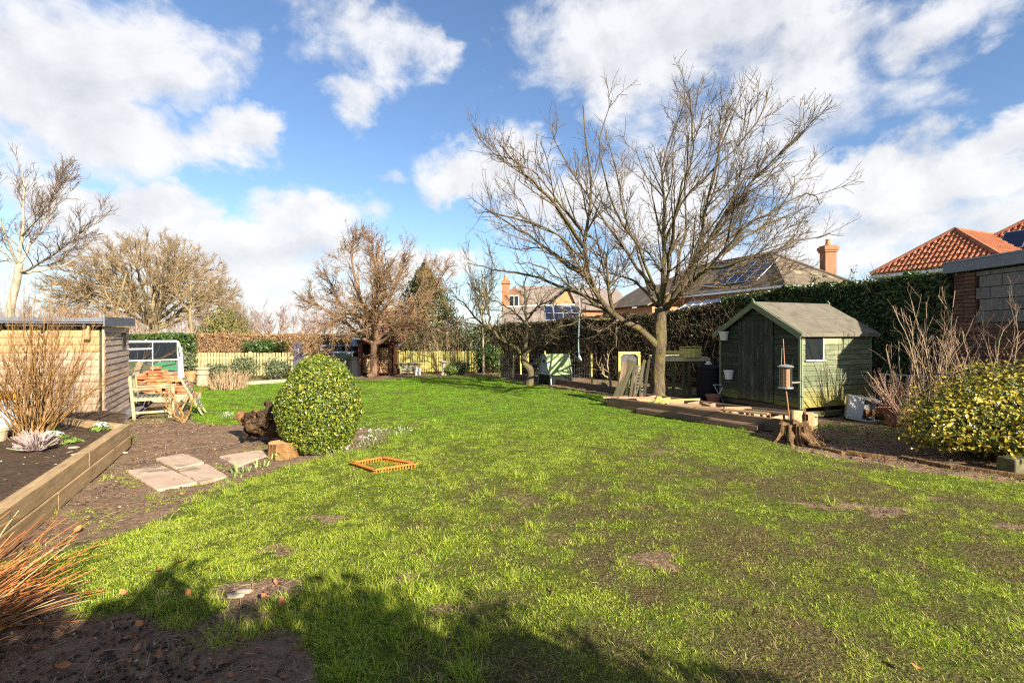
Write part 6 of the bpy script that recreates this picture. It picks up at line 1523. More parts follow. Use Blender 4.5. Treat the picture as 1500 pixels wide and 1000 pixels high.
# ================================================================== hedges
def hedges():
    g = np.random.default_rng(51)
    t = thing('hedge', 'old dark twiggy hedge running behind the apple trees and pallets', 'hedge', (2.0, 19.2, 0))
    hedge_run(t, [(-1.4, 22.0), (2.3, 19.4), (4.6, 16.9), (6.95, 14.4)], 1.0, [1.95, 2.2, 2.28, 2.55], LEAF['privet'], CORE, .085, 900, g, B['hedge_twig'], 1500, .22, .8, None, .42)
    t = thing('hedge', 'tall dense glossy evergreen hedge behind the green shed', 'hedge', (8.0, 12.6, 0))
    hedge_run(t, [(6.75, 14.9), (8.3, 12.6), (9.55, 10.45)], 1.25, [2.72, 2.92, 2.88], LEAF['laurel'], CORE, .095, 1200, g, B['hedge_twig'], 300, .16, .7)
    n = 26; s = g.uniform(0, 1, n); x = 6.75 + (9.55 - 6.75) * s + g.normal(0, .2, n); y = 14.9 + (10.45 - 14.9) * s; base_ = np.stack([x, y, np.full(n, 2.85)], 1)
    pts = np.stack([base_, base_ + g.normal(0, .03, (n, 3)) + [0, 0, .15], base_ + g.normal(0, .06, (n, 3)) + np.stack([np.zeros(n), np.zeros(n), g.uniform(.2, .42, n)], 1)], 1); tubes('shoot', [(pts, np.tile([.008, .006, .004], (n, 1)), 4)], B['hedge_twig'], t)
    k = g.integers(0, n, 240); u = g.uniform(.2, 1, 240)[:, None]; add_leaves('shoot_leaf', pts[k, 0] * (1 - u) + pts[k, 2] * u + g.normal(0, .03, (240, 3)), np.tile([0, 0, 1.0], (240, 1)), .07, LEAF['laurel'], t, g=g, jit=1)
    t = thing('hedge', 'clipped brown-leaved beech hedge along the pale picket fence', 'hedge', (-10.5, 21.5, 0))
    hedge_run(t, [(-14.3, 21.4), (-11, 21.5), (-7.2, 21.6)], .9, [1.66, 1.62, 1.52], LEAF['beech'], CORE_TAN, .075, 900, g, B['tan_stem'], 700, .10, .8, None, .2)
    t = thing('hedge', 'dark green laurel hedge block behind the small glasshouse', 'hedge', (-12.8, 18.2, 0))
    hedge_run(t, [(-14.5, 18.4), (-12.1, 18.3)], 1.0, [1.62, 1.62], LEAF['laurel'], CORE, .11, 700, g, None, 0, .14, .7)
    def bush(label, px, py0, py1, Y, rx, leaf, n, size, seed, name='shrub', ry=None, wid=.45, shell=(.4, 1.0), twig=None):
        g2 = np.random.default_rng(seed); c = at(px, 0, Y); z0 = max(at(px, py1, Y).z, 0); z1 = at(px, py0, Y).z; c.z = 0; t = thing(name, label, 'shrub', c); hz = (z1 - z0) / 2
        P, Nn = ellipsoid_points((c.x, c.y, z0 + hz), (rx, ry or rx * .7, hz), n, g2, shell, None, .35, seed); P[:, 2] = np.maximum(P[:, 2], .01); add_leaves('foliage', P, Nn, size, leaf, t, g=g2, jit=.7, wid=wid)
        nn = 40; a = g2.uniform(0, 6.283, nn); e = np.stack([np.cos(a) * rx * .8, np.sin(a) * rx * .5, np.full(nn, z1 * .85)], 1) * g2.uniform(.3, 1, (nn, 1)); b_ = np.tile([c.x, c.y, 0], (nn, 1)); tubes('stem', [(np.stack([b_ + g2.normal(0, .05, (nn, 3)) * [1, 1, 0], b_ + e * .55, b_ + e], 1), np.tile([.012, .009, .005], (nn, 1)), 4)], twig or B['hedge_twig'], t)
        return t
    bush('green climber spilling beside the white downpipe', 263, 508, 556, 17.2, .55, LEAF['climber'], 2600, .075, 61)
    bush('grey-green climber on the pale fence between urn and tan grass', 316, 530, 557, 17.6, .5, LEAF['climber'], 1500, .07, 62)
    bush('tall grey-green climber in the middle of the pale fence', 357, 519, 556, 17.6, .62, LEAF['climber'], 2600, .07, 63)
    bush('grey-green climber on the pale fence nearest the purple post', 404, 523, 556, 17.6, .5, LEAF['climber'], 2000, .07, 64)
    bush('dark green shrub rising over the pale fence under the brown hedge', 388, 496, 520, 20.6, 1.0, LEAF['laurel'], 2200, .10, 65)
    bush('loose grey-green shrub behind the slim young tree', 690, 470, 545, 21.3, .95, LEAF['climber'], 3800, .10, 66)
    bush('small leafy shrub before the yellow-green fence', 676, 526, 549, 19.6, .45, LEAF['climber'], 900, .08, 67)
    bush('low leafy plant by the stone bird bath', 662, 535, 549, 19.3, .32, LEAF['bright'], 500, .08, 68)
    bush('dark ivy clump at the end of the yellow-green fence', 715, 500, 550, 20.6, .7, LEAF['laurel'], 2500, .09, 69)
    # bramble canes behind the yellow-green fence
    for px, lab, sd in ((640, 'bare tangled canes behind the yellow-green fence', 71), (668, 'second thicket of bare canes close to the slim young tree', 72)):
        c = at(px, 0, 21.6); c.z = 0; t = thing('bramble', lab, 'shrub', c); stems(t, c, 90, .9, (1.0, 2.0), .35, (.010, .015), B['tan_stem'], np.random.default_rng(sd), 6, (0, 0), .14, 160, (.3, .7), None, .05)
    c = gr(335, 569); t = thing('dead_perennial', 'tan clump of dead perennial stems at the back of the lawn', 'plant', c); stems(t, c, 190, .5, (.3, .62), .45, (.006, .010), B['tan_stem'], np.random.default_rng(73), 4, (0, 0), .1, 120, (.1, .3))
    # reddish twiggy growth behind the workshop roof
    for i, (px, Y, lab) in enumerate(((60, 15, 'reddish bare shrub showing over the workshop roof under the birch'), (118, 16, 'reddish bare shrub showing over the workshop roof under the oak'))):
        c = at(px, 0, Y); c.z = 0; t = thing('bare_shrub', lab, 'shrub', c); stems(t, c, 70, .8, (1.8, 2.9), .22, (.008, .014), B['orange_stem'] if i else B['pink_stem'], np.random.default_rng(80 + i), 6, (0, 0), .08, 240, (.3, .8))
    t0 = at(205, 0, 20); c = V3(t0.x, 20, 0); t = thing('bare_shrub', 'tall tan thicket behind the glasshouse and laurel block', 'shrub', c); stems(t, c, 120, 1.3, (1.6, 2.8), .25, (.010, .016), B['oak_twig'], np.random.default_rng(83), 6, (0, 0), .10, 380, (.4, .9))
hedges()

# ================================================================== back fence lines and what stands along them
def picket_fence(name, label, a, b, h, mat, gap=.105, w=.075, post=1.8, lean=.01):
    t = thing('picket_fence', label, 'fence', a); d = (b - a); L = d.length; d.normalize(); n = V3(d.y, -d.x, 0)
    k = int(L / gap)
    for i in range(k):
        s = (i + .5) * L / k; hh = h + random.uniform(-.012, .012); o = a + d * s + n * .03; plank('picket', t, o + V3(0, 0, .04), o + V3(0, 0, hh) + d * random.uniform(-lean, lean), w, .02, mat, up=n, ease=.15)
    for z in (.25, h - .2): plank('rail', t, a + V3(0, 0, z), b + V3(0, 0, z), .07, .035, mat, up=n)
    m_ = max(1, int(L / post))
    for i in range(m_ + 1):
        o = a + d * (L * i / m_) - n * .06; plank('post', t, o, o + V3(0, 0, h + .05), .09, .09, mat, up=n)
    return t
def back_line():
    picket_fence('pale', 'pale weathered picket fence below the brown beech hedge', V3(-12.3, 18.9, 0), V3(-7.9, 18.9, 0), .90, M['picket_pale'], .118, .085)
    picket_fence('pale', 'short yellowish picket run between the purple post and the dark shed', V3(-7.75, 18.9, 0), V3(-6.9, 19.0, 0), .80, M['picket_pale'], .118, .085)
    picket_fence('green', 'yellow-green picket fence right of the log store', V3(-4.75, 20.6, 0), V3(-1.50, 20.6, 0), .90, M['picket'], .098, .075)
    # stone edging that curves along the back border
    e = thing('stone_edging', 'curved pale stone edging at the foot of the pale fence', 'edging', gr(390, 561)); pts = resample([gr(x, y) for x, y in ((340, 566), (365, 563.5), (395, 561.5), (432, 559))], 12)
    for i in range(11):
        a, b = V3(*pts[i]), V3(*pts[i + 1]); plank('edging_stone', e, a + V3(0, 0, .05), b - (b - a) * .04 + V3(0, 0, .05), .14, .12, M['stone_pot'], ease=.2)
    # purple-grey gate post
    c = V3((437 - 750) / F * 17.2, 17.2, 0); t = thing('gate_post', 'square purple-grey post with pale mark and pointed cap behind the topiary', 'post', c)
    z = at(0, 505, 17.2).z; plank('post', t, c, c + V3(0, 0, z), .23, .23, M['purple_post'], up=(0, -1, 0), ease=.05); mb = MB().add([list(c + V3(x, y, z)) for x, y in ((-.14, -.14), (.14, -.14), (.14, .14), (-.14, .14))] + [list(c + V3(x, y, z + .03)) for x, y in ((-.14, -.14), (.14, -.14), (.14, .14), (-.14, .14))] + [list(c + V3(0, 0, z + .10))], [[3, 2, 1, 0], np.array([(0, 1, 5, 4), (1, 2, 6, 5), (2, 3, 7, 6), (3, 0, 4, 7)]), np.array([(4, 5, 8), (5, 6, 8), (6, 7, 8), (7, 4, 8)])]); mb.build('cap', M['purple_post'], t)
    for k in range(3): plank('mark', t, c + V3(.035, -.121, z - .16 - k * .055), c + V3(.075, -.121, z - .16 - k * .055), .038, .006, M['white_dirty'], up=(0, -1, 0))
    # dark outbuilding and clutter left of the log store
    c = V3(-6.6, 21.4, 0); t = thing('outbuilding', 'dark low shed with pale posts behind the topiary', 'shed', c)
    MB().box((-8.0, 21.2, 0), (-4.9, 23.2, 1.05)).build('wall', M['black_plastic'], t); MB().prism([V3(-8.15, 21.0, 1.08), V3(-4.8, 21.0, 1.08), V3(-4.8, 23.4, 1.32), V3(-8.15, 23.4, 1.32)], (0, 0, .07)).build('roof', M['felt_grey'], t)
    for px in (470, 486, 500, 508, 516): x = (px - 750) / F * 21.1; plank('post', t, V3(x, 21.12, .2), V3(x, 21.12, 1.06), .07, .05, M['white_dirty'] if px in (470, 486) else M['purple_post'], up=(0, -1, 0))
    plank('window', t, V3(-7.9, 21.17, .82), V3(-7.35, 21.17, .82), .36, .04, M['lead_dark'], up=(0, -1, 0))
    c = V3((502 - 750) / F * 19.6, 19.6, 0); t = thing('cabinet', 'grey-green garden cupboard with pale top edge beside the log store', 'cupboard', c)
    MB().box((c.x - .45, 19.6, 0), (c.x + .35, 20.2, .86)).build('body', M['shed_trim'], t); MB().box((c.x - .5, 19.55, .862), (c.x + .4, 20.25, .91)).build('top', M['pale_sheet'], t); plank('door', t, c + V3(-.05, -.012, .05), c + V3(-.05, -.012, .8), .7, .02, M['shed_trim'], up=(0, -1, 0))
    c = V3((517 - 750) / F * 18.9, 18.9, 0); t = thing('compost_bin', 'black round plastic bin against the log store post', 'bin', c); MB().lathe([(.30, 0), (.28, .3), (.24, .62), (.25, .64)], c, 18).build('body', M['black_plastic'], t); MB().lathe([(.26, .645), (.26, .68), (.2, .73), (.05, .76), (.001, .76)], c, 18).build('lid', M['black_plastic'], t)
    # far pale roof seen through the gap
    c = V3(-20.0, 46, 0); t = thing('far_building', 'far low white-walled building glimpsed beside the purple post', 'building', c); MB().box((-24, 46, 0), (-15.5, 50, .95)).build('wall', M['render_cream'], t); MB().box((-24.3, 45.7, .953), (-15.2, 50.3, 1.12)).build('roof', M['white_frame'], t)
    c = V3(-14.5, 40, 0); t = thing('far_building', 'far low slate-grey roof above the short picket run', 'building', c); MB().box((-16, 40, 0), (-12.2, 43, .75)).build('wall', M['felt_grey'], t); MB().prism([V3(-16.2, 39.8, .78), V3(-12, 39.8, .78), V3(-12, 43.2, 1.15), V3(-16.2, 43.2, 1.15)], (0, 0, .06)).build('roof', M['pale_sheet'], t)
    # urn, terracotta pots
    c = gr(297, 565); t = thing('urn', 'tall pale stone chimney-pot planter in front of the fence', 'planter', c); MB().lathe([(.17, 0), (.19, .05), (.17, .08), (.16, .34), (.19, .37), (.19, .42), (.165, .44), (.175, .50), (.21, .53), (.21, .58), (.15, .58), (.14, .2)], c, 20).build('body', M['stone_pot'], t)
    for px, py, s, lab in ((264, 561, 1.0, 'terracotta pot lying open beside the white downpipe'), (279, 558.5, .95, 'upright terracotta pot between downpipe and stone planter')):
        c = gr(px, py); tag(MB().lathe([(.12 * s, 0), (.17 * s, .26), (.195 * s, .26), (.20 * s, .34), (.17 * s, .34), (.14 * s, .08)], c, 18).build('plant_pot', M['terracotta']), lab, 'pot')
    # low pallet bench, white bucket, bird bath in front of the yellow-green fence
    c = V3((598 - 750) / F * 19.6, 19.6, 0); t = thing('pallet', 'low pale pallet bench standing before the yellow-green fence', 'pallet', c)
    for z in (.10, .20, .31, .40): plank('slat', t, c + V3(-.33, 0, z), c + V3(.33, 0, z), .062, .02, M['pallet'], up=(0, -1, 0))
    for x in (-.31, 0, .31): plank('block', t, c + V3(x, .06, .03), c + V3(x, .06, .43), .07, .09, M['pallet'], up=(0, -1, 0))
    for k in range(5): plank('top_slat', t, c + V3(-.5, -.06 + k * .12, .455), c + V3(.5, -.06 + k * .12, .455), .1, .022, M['pallet'])
    c = V3((612 - 750) / F * 19.5, 19.5, 0); tag(MB().lathe([(.115, 0), (.13, .27), (.14, .27), (.14, .29), (.125, .29), (.11, .02)], c, 18).build('bucket', M['white_plastic']), 'white bucket standing beside the low pallet bench', 'bucket')
    c = V3((650 - 750) / F * 19.4, 19.4, 0); t = thing('bird_bath', 'small stone bird bath on a pedestal near the yellow-green fence', 'bird bath', c); MB().lathe([(.14, 0), (.14, .06), (.08, .1), (.07, .42), (.1, .47)], c, 14).build('pedestal', M['stone_pot'], t); MB().lathe([(.06, .472), (.17, .5), (.20, .56), (.17, .56), (.12, .53), (.001, .52)], c, 18).build('bowl', M['stone_pot'], t)
    # log store with the timber play tower above it
    o = V3((525 - 750) / F * 19.3, 19.3, 0); t = thing('log_store', 'red-brown timber log store with stacked firewood under the fruit tree', 'log store', o)
    W_ = 1.36; Dp = .75; rt = M['red_timber']
    for x in (0.03, .70, 1.20):
        for y in (0, Dp): plank('post', t, o + V3(x + .05, y, 0), o + V3(x + .05, y, 1.28), .17 if x == 0.03 and y == 0 else .11, .10, rt, up=(0, -1, 0))
    plank('side_panel', t, o + V3(1.34, .1, .62), o + V3(1.34, Dp, .62), 1.2, .04, rt, up=(1, 0, 0)); plank('side_panel', t, o + V3(.0, .1, .62), o + V3(.0, Dp, .62), 1.2, .04, rt, up=(1, 0, 0))
    for k in range(9): plank('back_board', t, o + V3(.0, Dp + .06, .08 + k * .135), o + V3(1.36, Dp + .06, .08 + k * .135), .13, .02, rt, up=(0, -1, 0))
    plank('floor', t, o + V3(.05, Dp / 2, .09), o + V3(1.3, Dp / 2, .09), Dp, .04, rt); plank('beam', t, o + V3(-.05, -.03, 1.29), o + V3(1.42, -.03, 1.29), .12, .07, rt, up=(0, -1, 0)); plank('roof', t, o + V3(-.1, Dp / 2, 1.37), o + V3(1.46, Dp / 2, 1.34), Dp + .25, .035, rt)
    g = np.random.default_rng(6); _lg = {}
    for (x0, x1, ztop) in ((.16, .66, .78), (.82, 1.16, 1.10)):
        z = .15; row = 0
        while z < ztop:
            x = x0 + (row % 2) * .05
            while x < x1:
                r_ = g.uniform(.040, .056); key = round(r_, 2)
                if key not in _lg:
                    a = np.arange(9) * 2 * math.pi / 9; mb = MB(); V = np.concatenate([np.stack([key * np.cos(a), np.full(9, y), key * np.sin(a) * .92], 1) for y in (-.24, .24)]); i = np.arange(9); j = (i + 1) % 9; _lg[key] = make_mesh('log', V, [np.stack([i, j, 9 + j, 9 + i], 1), list(range(9))[::-1], list(range(9, 18))]); _lg[key].materials.append(M['split_wood'])
                link('log', _lg[key], None, t, Matrix.Translation(o + V3(x, .30 + g.normal(0, .03), z)) @ Matrix.Rotation(g.uniform(0, 6), 4, 'Y')); x += r_ * 2.05
            z += .088; row += 1
    for i in range(26):
        key = list(_lg)[0]
        pass
    t2 = thing('play_tower', 'tall red-brown timber play tower with flat tin roof behind the fruit tree', 'tower', o + V3(.1, .9, 0)); q = o + V3(.02, .95, 0)
    for x in (0, 1.25):
        for y in (0, 1.1): plank('post', t2, q + V3(x, y, 0), q + V3(x, y, 2.85), .10, .10, rt, up=(0, -1, 0))
    plank('platform', t2, q + V3(-.05, .55, 1.45), q + V3(1.3, .55, 1.45), 1.25, .05, rt)
    for k in range(10): plank('wall_board', t2, q + V3(.0, -.03, 1.52 + k * .115) + V3(0, 0, 0), q + V3(1.25, -.03, 1.52 + k * .115), .108, .022, rt, up=(0, -1, 0))
    for x in (-.06, 1.31):
        for k in range(10): plank('wall_board', t2, q + V3(x, 0, 1.52 + k * .115), q + V3(x, 1.1, 1.52 + k * .115), .108, .022, rt, up=(1, 0, 0))
    MB().prism([q + V3(-.2, -.25, 2.78), q + V3(1.45, -.25, 2.78), q + V3(1.45, 1.35, 2.9), q + V3(-.2, 1.35, 2.9)], (0, 0, .04)).build('roof', M['galv'], t2)
back_line()
# ================================================================== right-hand border
def edge_and_stakes():
    pts = [V3(-.40, 18.6, 0), V3(.9, 16.9, 0), V3(2.85, 13.5, 0)]
    t = thing('edging_board', 'dark timber edging boards along the far lawn border', 'edging', pts[1])
    for a, b in zip(pts[:-1], pts[1:]):
        L = (b - a).length; k = int(L / 1.8); 
        for i in range(k): p0 = a + (b - a) * (i / k); p1 = a + (b - a) * ((i + .995) / k); plank('board', t, p0 + V3(0, 0, .085), p1 + V3(0, 0, .085), .17, .04, M['old_sleeper'], up=V3(.8, .6, 0))
    spots = [(731, 18.4, 515, 'yellow-green stake nearest the slim young tree'), (752, 17.9, 521, 'stake seen left of the small apple trunk'), (763, 18.2, 518, 'thin stake close behind the small apple trunk'), (773, 17.2, 515, 'stake rising just right of the small apple trunk'),
             (799, 16.9, 514, 'slanted pair stake at the hen house door'), (834, 16.4, 516, 'stake just right of the green hen house'), (867, 15.4, 516, 'tall stake between the hen house and the dead sapling')]
    for px, Y, py, lab in spots:
        b = V3((px - 750) / F * Y, Y, 0); o = plank('stake', None, b, V3(b.x + random.uniform(-.02, .02), Y, at(px, py, Y).z), .055, .05, M['new_green'], up=(0, -1, 0)); tag(o, lab, 'stake', 'stakes along the far border')
    # wire mesh between the stakes
    a, b = V3((731 - 750) / F * 18.4, 18.36, 0), V3((867 - 750) / F * 15.4, 15.36, 0); t = thing('wire_fence', 'thin wire netting strung between the yellow-green stakes', 'netting', (a + b) / 2); mb = MB(); d = b - a
    for z in np.arange(.1, .9, .13): mb.tube([a + V3(0, 0, z), b + V3(0, 0, z)], .0022, 3, False)
    for k in range(44): mb.tube([a + d * (k / 43) + V3(0, 0, .02), a + d * (k / 43) + V3(0, 0, .88)], .0020, 3, False)
    stuff(mb.build('wire', M['galv'], t))
    # hen house: A-shaped plastic coop with grey ends and green flanks, on feet
    o = V3(1.42, 16.3, 0); t = thing('hen_house', 'small plastic hen house with grey end and sloping green side', 'hen house', o)
    ax = V3(.80, .42, 0).normalized(); cr = V3(-.42, .80, 0).normalized()      # ax: along the body, cr: across, away
    def p(a, c, z): return o + ax * a + cr * c + V3(0, 0, z)
    L2 = .42
    sec = [(-.36, .30), (-.20, .86), (-.12, .93), (.12, .93), (.20, .86), (.36, .30)]
    for s, nm in ((-L2, 'end_panel'), (L2 - .05, 'end_panel')): MB().prism([p(s, c, z) for c, z in sec], ax * .05).build(nm, M['coop_grey'], t)
    for i, nm in ((0, 'side_panel'), (2, 'roof_ridge'), (4, 'side_panel')):
        c0, z0 = sec[i]; c1, z1 = sec[i + 1]; n = V3(0, 0, 0) + cr * (z1 - z0) * (-1 if i == 0 else 1) + V3(0, 0, abs(c1 - c0)); n.normalize()
        a, b = p(-L2 - .04, c0, z0), p(-L2 - .04, c1, z1); MB().prism([a, b, b + ax * (2 * L2 + .08), a + ax * (2 * L2 + .08)], -n * .035 if i == 0 else n * .035).build(nm, M['coop_green'], t)
    for i in (1, 3):
        c0, z0 = sec[i]; c1, z1 = sec[i + 1]; a, b = p(-L2 - .03, c0, z0), p(-L2 - .03, c1, z1); MB().prism([a, b, b + ax * (2 * L2 + .06), a + ax * (2 * L2 + .06)], V3(0, 0, .03)).build('roof_ridge', M['coop_green'], t)
    MB().prism([p(-L2, c, z) for c, z in ((-.355, .28), (.355, .28), (.33, .0), (-.33, .0))], ax * (2 * L2)).build('run_skirt', M['lead_dark'], t)
    MB().tube([p(-L2 - .035, 0, .74), p(-L2 - .004, 0, .74)], .05, 14).build('vent', M['black_iron'], t)
    for a in (-L2 + .02, L2 - .02):
        for c in (-.40, .40): plank('leg', t, p(a, c, 0), p(a, c * .9, .34), .05, .04, M['coop_grey'], up=ax)
    plank('handle', t, p(-L2 - .07, -.33, .34), p(-L2 - .07, .33, .34), .04, .03, M['coop_grey'])
    # dead sapling and stone by the edge
    b = V3((893 - 750) / F * 14.2, 14.2, 0); g = np.random.default_rng(44); tt = thing('dead_sapling', 'small pale dead sapling in front of the yellow-framed board', 'sapling', b); l = [limb([b, b + V3(.02, 0, .35), b + V3(-.05, 0, .7), b + V3(-.02, 0, 1.05)], .04, .012, 1, .01, g), limb([b + V3(.02, 0, .3), b + V3(.2, 0, .55), b + V3(.22, 0, .95)], .028, .01, 1, .01, g), limb([b + V3(0, 0, .3), b + V3(-.2, 0, .5), b + V3(-.32, 0, .75)], .028, .01, 1, .01, g)]
    P, Rd = stack_limbs(l); tubes('stem', [(P, Rd, 7)], B['pale_stem'], tt); tubes('twig', [(*spawn(P, Rd, 26, .3, 1, .7, .2, (.15, .4), .3, .6, .006, .5, 4, .15, .1, g=g), 4)], B['pale_stem'], tt)
    c = V3((882 - 750) / F * 14.3, 14.3, 0); mb = MB().lathe([(.001, -.1), (.17, -.05), (.2, .05), (.14, .17), (.05, .22), (.001, .22)], c, 10); tag(mb.build('stone', M['boulder'], smooth=True), 'rounded stone on the border soil by the dead sapling', 'stone')
    # yellow-framed board
    a = V3((906 - 750) / F * 13.9, 13.9, 0); t = thing('framed_board', 'dark netting board in a yellow-green timber frame by the hedge', 'board', a); w = .58; z0, z1 = .12, 1.13
    for x in (0.03, w): plank('stile', t, a + V3(x, 0, z0 - .1), a + V3(x, 0, z1), .07, .04, M['new_green'], up=(0, -1, 0))
    for z in (z1 - .035, .36): plank('rail', t, a + V3(.068, 0, z), a + V3(w - .038, 0, z), .07, .036, M['new_green'], up=(0, -1, 0))
    for x, s in ((.1, 1), (w - .07, -1)): MB().prism([a + V3(x - s * .03, -.03, z1 - .07), a + V3(x + s * .04, -.03, z1 - .07), a + V3(x - s * .03, -.03, z1 - .13)], (0, .012, 0)).build('gusset', M['new_green'], t)
    plank('board', t, a + V3(.31, .03, .14), a + V3(.31, .03, z1 - .07), w - .1, .012, M['slate'], up=(0, -1, 0))
edge_and_stakes()

FL, FR, BR, BL = V3(4.83, 11.4, 0), V3(5.58, 9.5, 0), V3(7.47, 10.24, 0), V3(6.72, 12.14, 0)
def green_shed():
    t = thing('garden_shed', 'green timber garden shed with felt apex roof and weathered double door', 'shed', FL)
    u = (FR - FL).normalized(); v = (BR - FR).normalized(); Wd = (FR - FL).length; Dp = (BR - FR).length; nf = -v; ns = u
    z0, ze, zr = .20, 1.66, 2.26
    def p(a, b, z): return FL + u * a + v * b + V3(0, 0, z)
    # shell behind the boards
    MB().prism([p(.02, .03, z0), p(Wd - .02, .03, z0), p(Wd - .02, .03, ze - .03), p(Wd / 2, .03, zr - .05), p(.02, .03, ze - .03)], v * (Dp - .05)).build('wall', M['mossy_plank'], t)
    h = .102; n = int((zr - z0) / h) + 1; d0, d1, dz = .26 * Wd, .70 * Wd, 1.93
    slope = (zr - ze) / (Wd / 2)
    for i in range(n):
        z = z0 + (i + .5) * h; hi = z + h / 2
        ins = max(0, (hi - ze) / slope) + .012
        if ins > Wd / 2 - .05: break
        segs = [(ins, Wd - ins)] if z > dz else [(ins, d0 - .008), (d1 + .008, Wd - ins)]
        for a, b in segs:
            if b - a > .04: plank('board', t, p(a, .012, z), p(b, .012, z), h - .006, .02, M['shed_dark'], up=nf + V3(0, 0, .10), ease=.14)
    # double door of upright boards, braced
    for s, (a, b) in enumerate(((d0, (d0 + d1) / 2 - .004), ((d0 + d1) / 2 + .004, d1))):
        dr = plank('door', t, p((a + b) / 2, .004, z0 + .03), p((a + b) / 2, .004, dz), b - a, .016, M['mossy_plank'], up=nf)
        k = 4; w = (b - a) / k
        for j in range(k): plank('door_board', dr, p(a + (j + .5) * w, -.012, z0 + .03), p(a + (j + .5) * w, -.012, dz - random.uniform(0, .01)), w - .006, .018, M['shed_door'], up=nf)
        for z in (.5, 1.65): plank('hinge', dr, p(a if s == 0 else b, -.026, z), p(a + .24 if s == 0 else b - .24, -.026, z), .03, .005, M['black_iron'], up=nf)
    plank('latch', t, p(.46 * Wd, -.032, 1.06), p(.53 * Wd, -.032, 1.06), .035, .018, M['black_iron'], up=nf)
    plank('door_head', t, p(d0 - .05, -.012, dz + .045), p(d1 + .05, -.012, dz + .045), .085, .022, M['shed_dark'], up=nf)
    for a, mt in ((.012, 'shed_trim'), (Wd - .012, 'shed_trim')): plank('corner_trim', t, p(a, -.008, z0 - .02), p(a, -.008, ze - .02), .045, .03, M[mt], up=nf)
    plank('corner_trim', t, p(Wd + .012, .02, z0 - .02), p(Wd + .012, .02, ze - .03), .04, .028, M['shed_trim'], up=ns); plank('corner_trim', t, p(Wd + .012, Dp - .02, z0 - .02), p(Wd + .012, Dp - .02, ze - .03), .04, .028, M['shed_trim'], up=ns)
    # lit side: boards either side of and under the window
    w0, w1, wz0, wz1 = .10, .58, 1.13, 1.62
    n = int((ze - z0) / h) + 1
    for i in range(n):
        z = z0 + (i + .5) * h
        if z + h / 2 > ze: break
        segs = [(.03, Dp - .03)] if z + h / 2 < wz0 + .02 or z - h / 2 > wz1 else [(.03, w0), (w1, Dp - .03)]
        for a, b in segs:
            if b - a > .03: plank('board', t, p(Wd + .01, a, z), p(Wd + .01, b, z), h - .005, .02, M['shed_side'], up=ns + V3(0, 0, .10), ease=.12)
    for z in (1.60, 1.50): plank('board', t, p(Wd + .022, w1 + .04, z), p(Wd + .022, w1 + .52, z), .095, .012, M['bare_panel'], up=ns)
    wn = plank('window', t, p(Wd + .012, (w0 + w1) / 2, wz0), p(Wd + .012, (w0 + w1) / 2, wz1), w1 - w0, .012, M['black_plastic'], up=ns)
    plank('pane', wn, p(Wd + .022, (w0 + w1) / 2, wz0 + .02), p(Wd + .022, (w0 + w1) / 2, wz1 - .02), w1 - w0 - .03, .006, M['lead_dark'], up=ns, ease=.02)
    plank('sill', wn, p(Wd + .035, w0 - .02, wz0 - .012), p(Wd + .035, w1 + .05, wz0 - .012), .045, .026, M['white_dirty']); plank('frame', wn, p(Wd + .026, w1 + .01, wz0), p(Wd + .026, w1 + .01, wz1), .03, .02, M['white_dirty'], up=ns)
    # roof: two slopes, felt, lap line, barge boards and finials
    ov = .10
    for s in (0, 1):
        e = p(-ov if s == 0 else Wd + ov, -.10, ze - ov * slope + .035); r_ = p(Wd / 2, -.10, zr + .035); d = v * (Dp + .20)
        rn = (r_ - e).cross(d).normalized(); rn = rn if rn.z > 0 else -rn
        rf = MB().prism([e, r_, r_ + d, e + d], rn * .028).build('roof', M['felt_tan'], t)
        plank('felt_lap', rf, e.lerp(r_, .46) + rn * .032, e.lerp(r_, .46) + d + rn * .032, .05, .008, M['felt_tan'], up=rn)
        plank('felt_edge', rf, e + V3(0, 0, -.016) + u * (.008 if s else -.008), e + d + V3(0, 0, -.016) + u * (.008 if s else -.008), .075, .014, M['felt_tan'], up=u)
        for dd in (-.016, Dp + .216):
            q = v * (dd)
            plank('barge_board', t, p(-ov if s == 0 else Wd + ov, -.10, ze - ov * slope - .012) + q, p(Wd / 2 + (.004 if s else -.004), -.10, zr - .012) + q, .115, .024, M['shed_trim'], up=nf)
    for b in (-.13, Dp + .13): MB().prism([p(Wd / 2 - .05, b, zr - .03), p(Wd / 2 + .05, b, zr - .03), p(Wd / 2 + .035, b, zr + .08), p(Wd / 2, b, zr + .13), p(Wd / 2 - .035, b, zr + .08)], v * .022).build('finial', M['shed_trim'], t)
    # bearers under the floor
    for b in (.1, .75, 1.35, Dp - .12): plank('bearer', t, p(0, b, .135), p(Wd, b, .135), .09, .11, M['old_sleeper'], up=(0, 0, 1))
    plank('bearer', t, p(Wd - .02, .06, .06), p(Wd - .02, Dp * .55, .06), .11, .11, M['pallet_green'])
    # two wall pots
    for a, z, lab in ((.10 * Wd, 1.49, 'cream half pot hung high on the shed front'), (.17 * Wd, .62, 'cream half pot hung low on the shed front')):
        c = p(a, -.095, z); mb = MB().lathe([(.075, 0), (.10, .17), (.112, .17), (.112, .20), (.095, .20), (.07, .02)], c, 16); tag(mb.build('wall_pot', M['pot_white']), lab, 'pot')
green_shed()

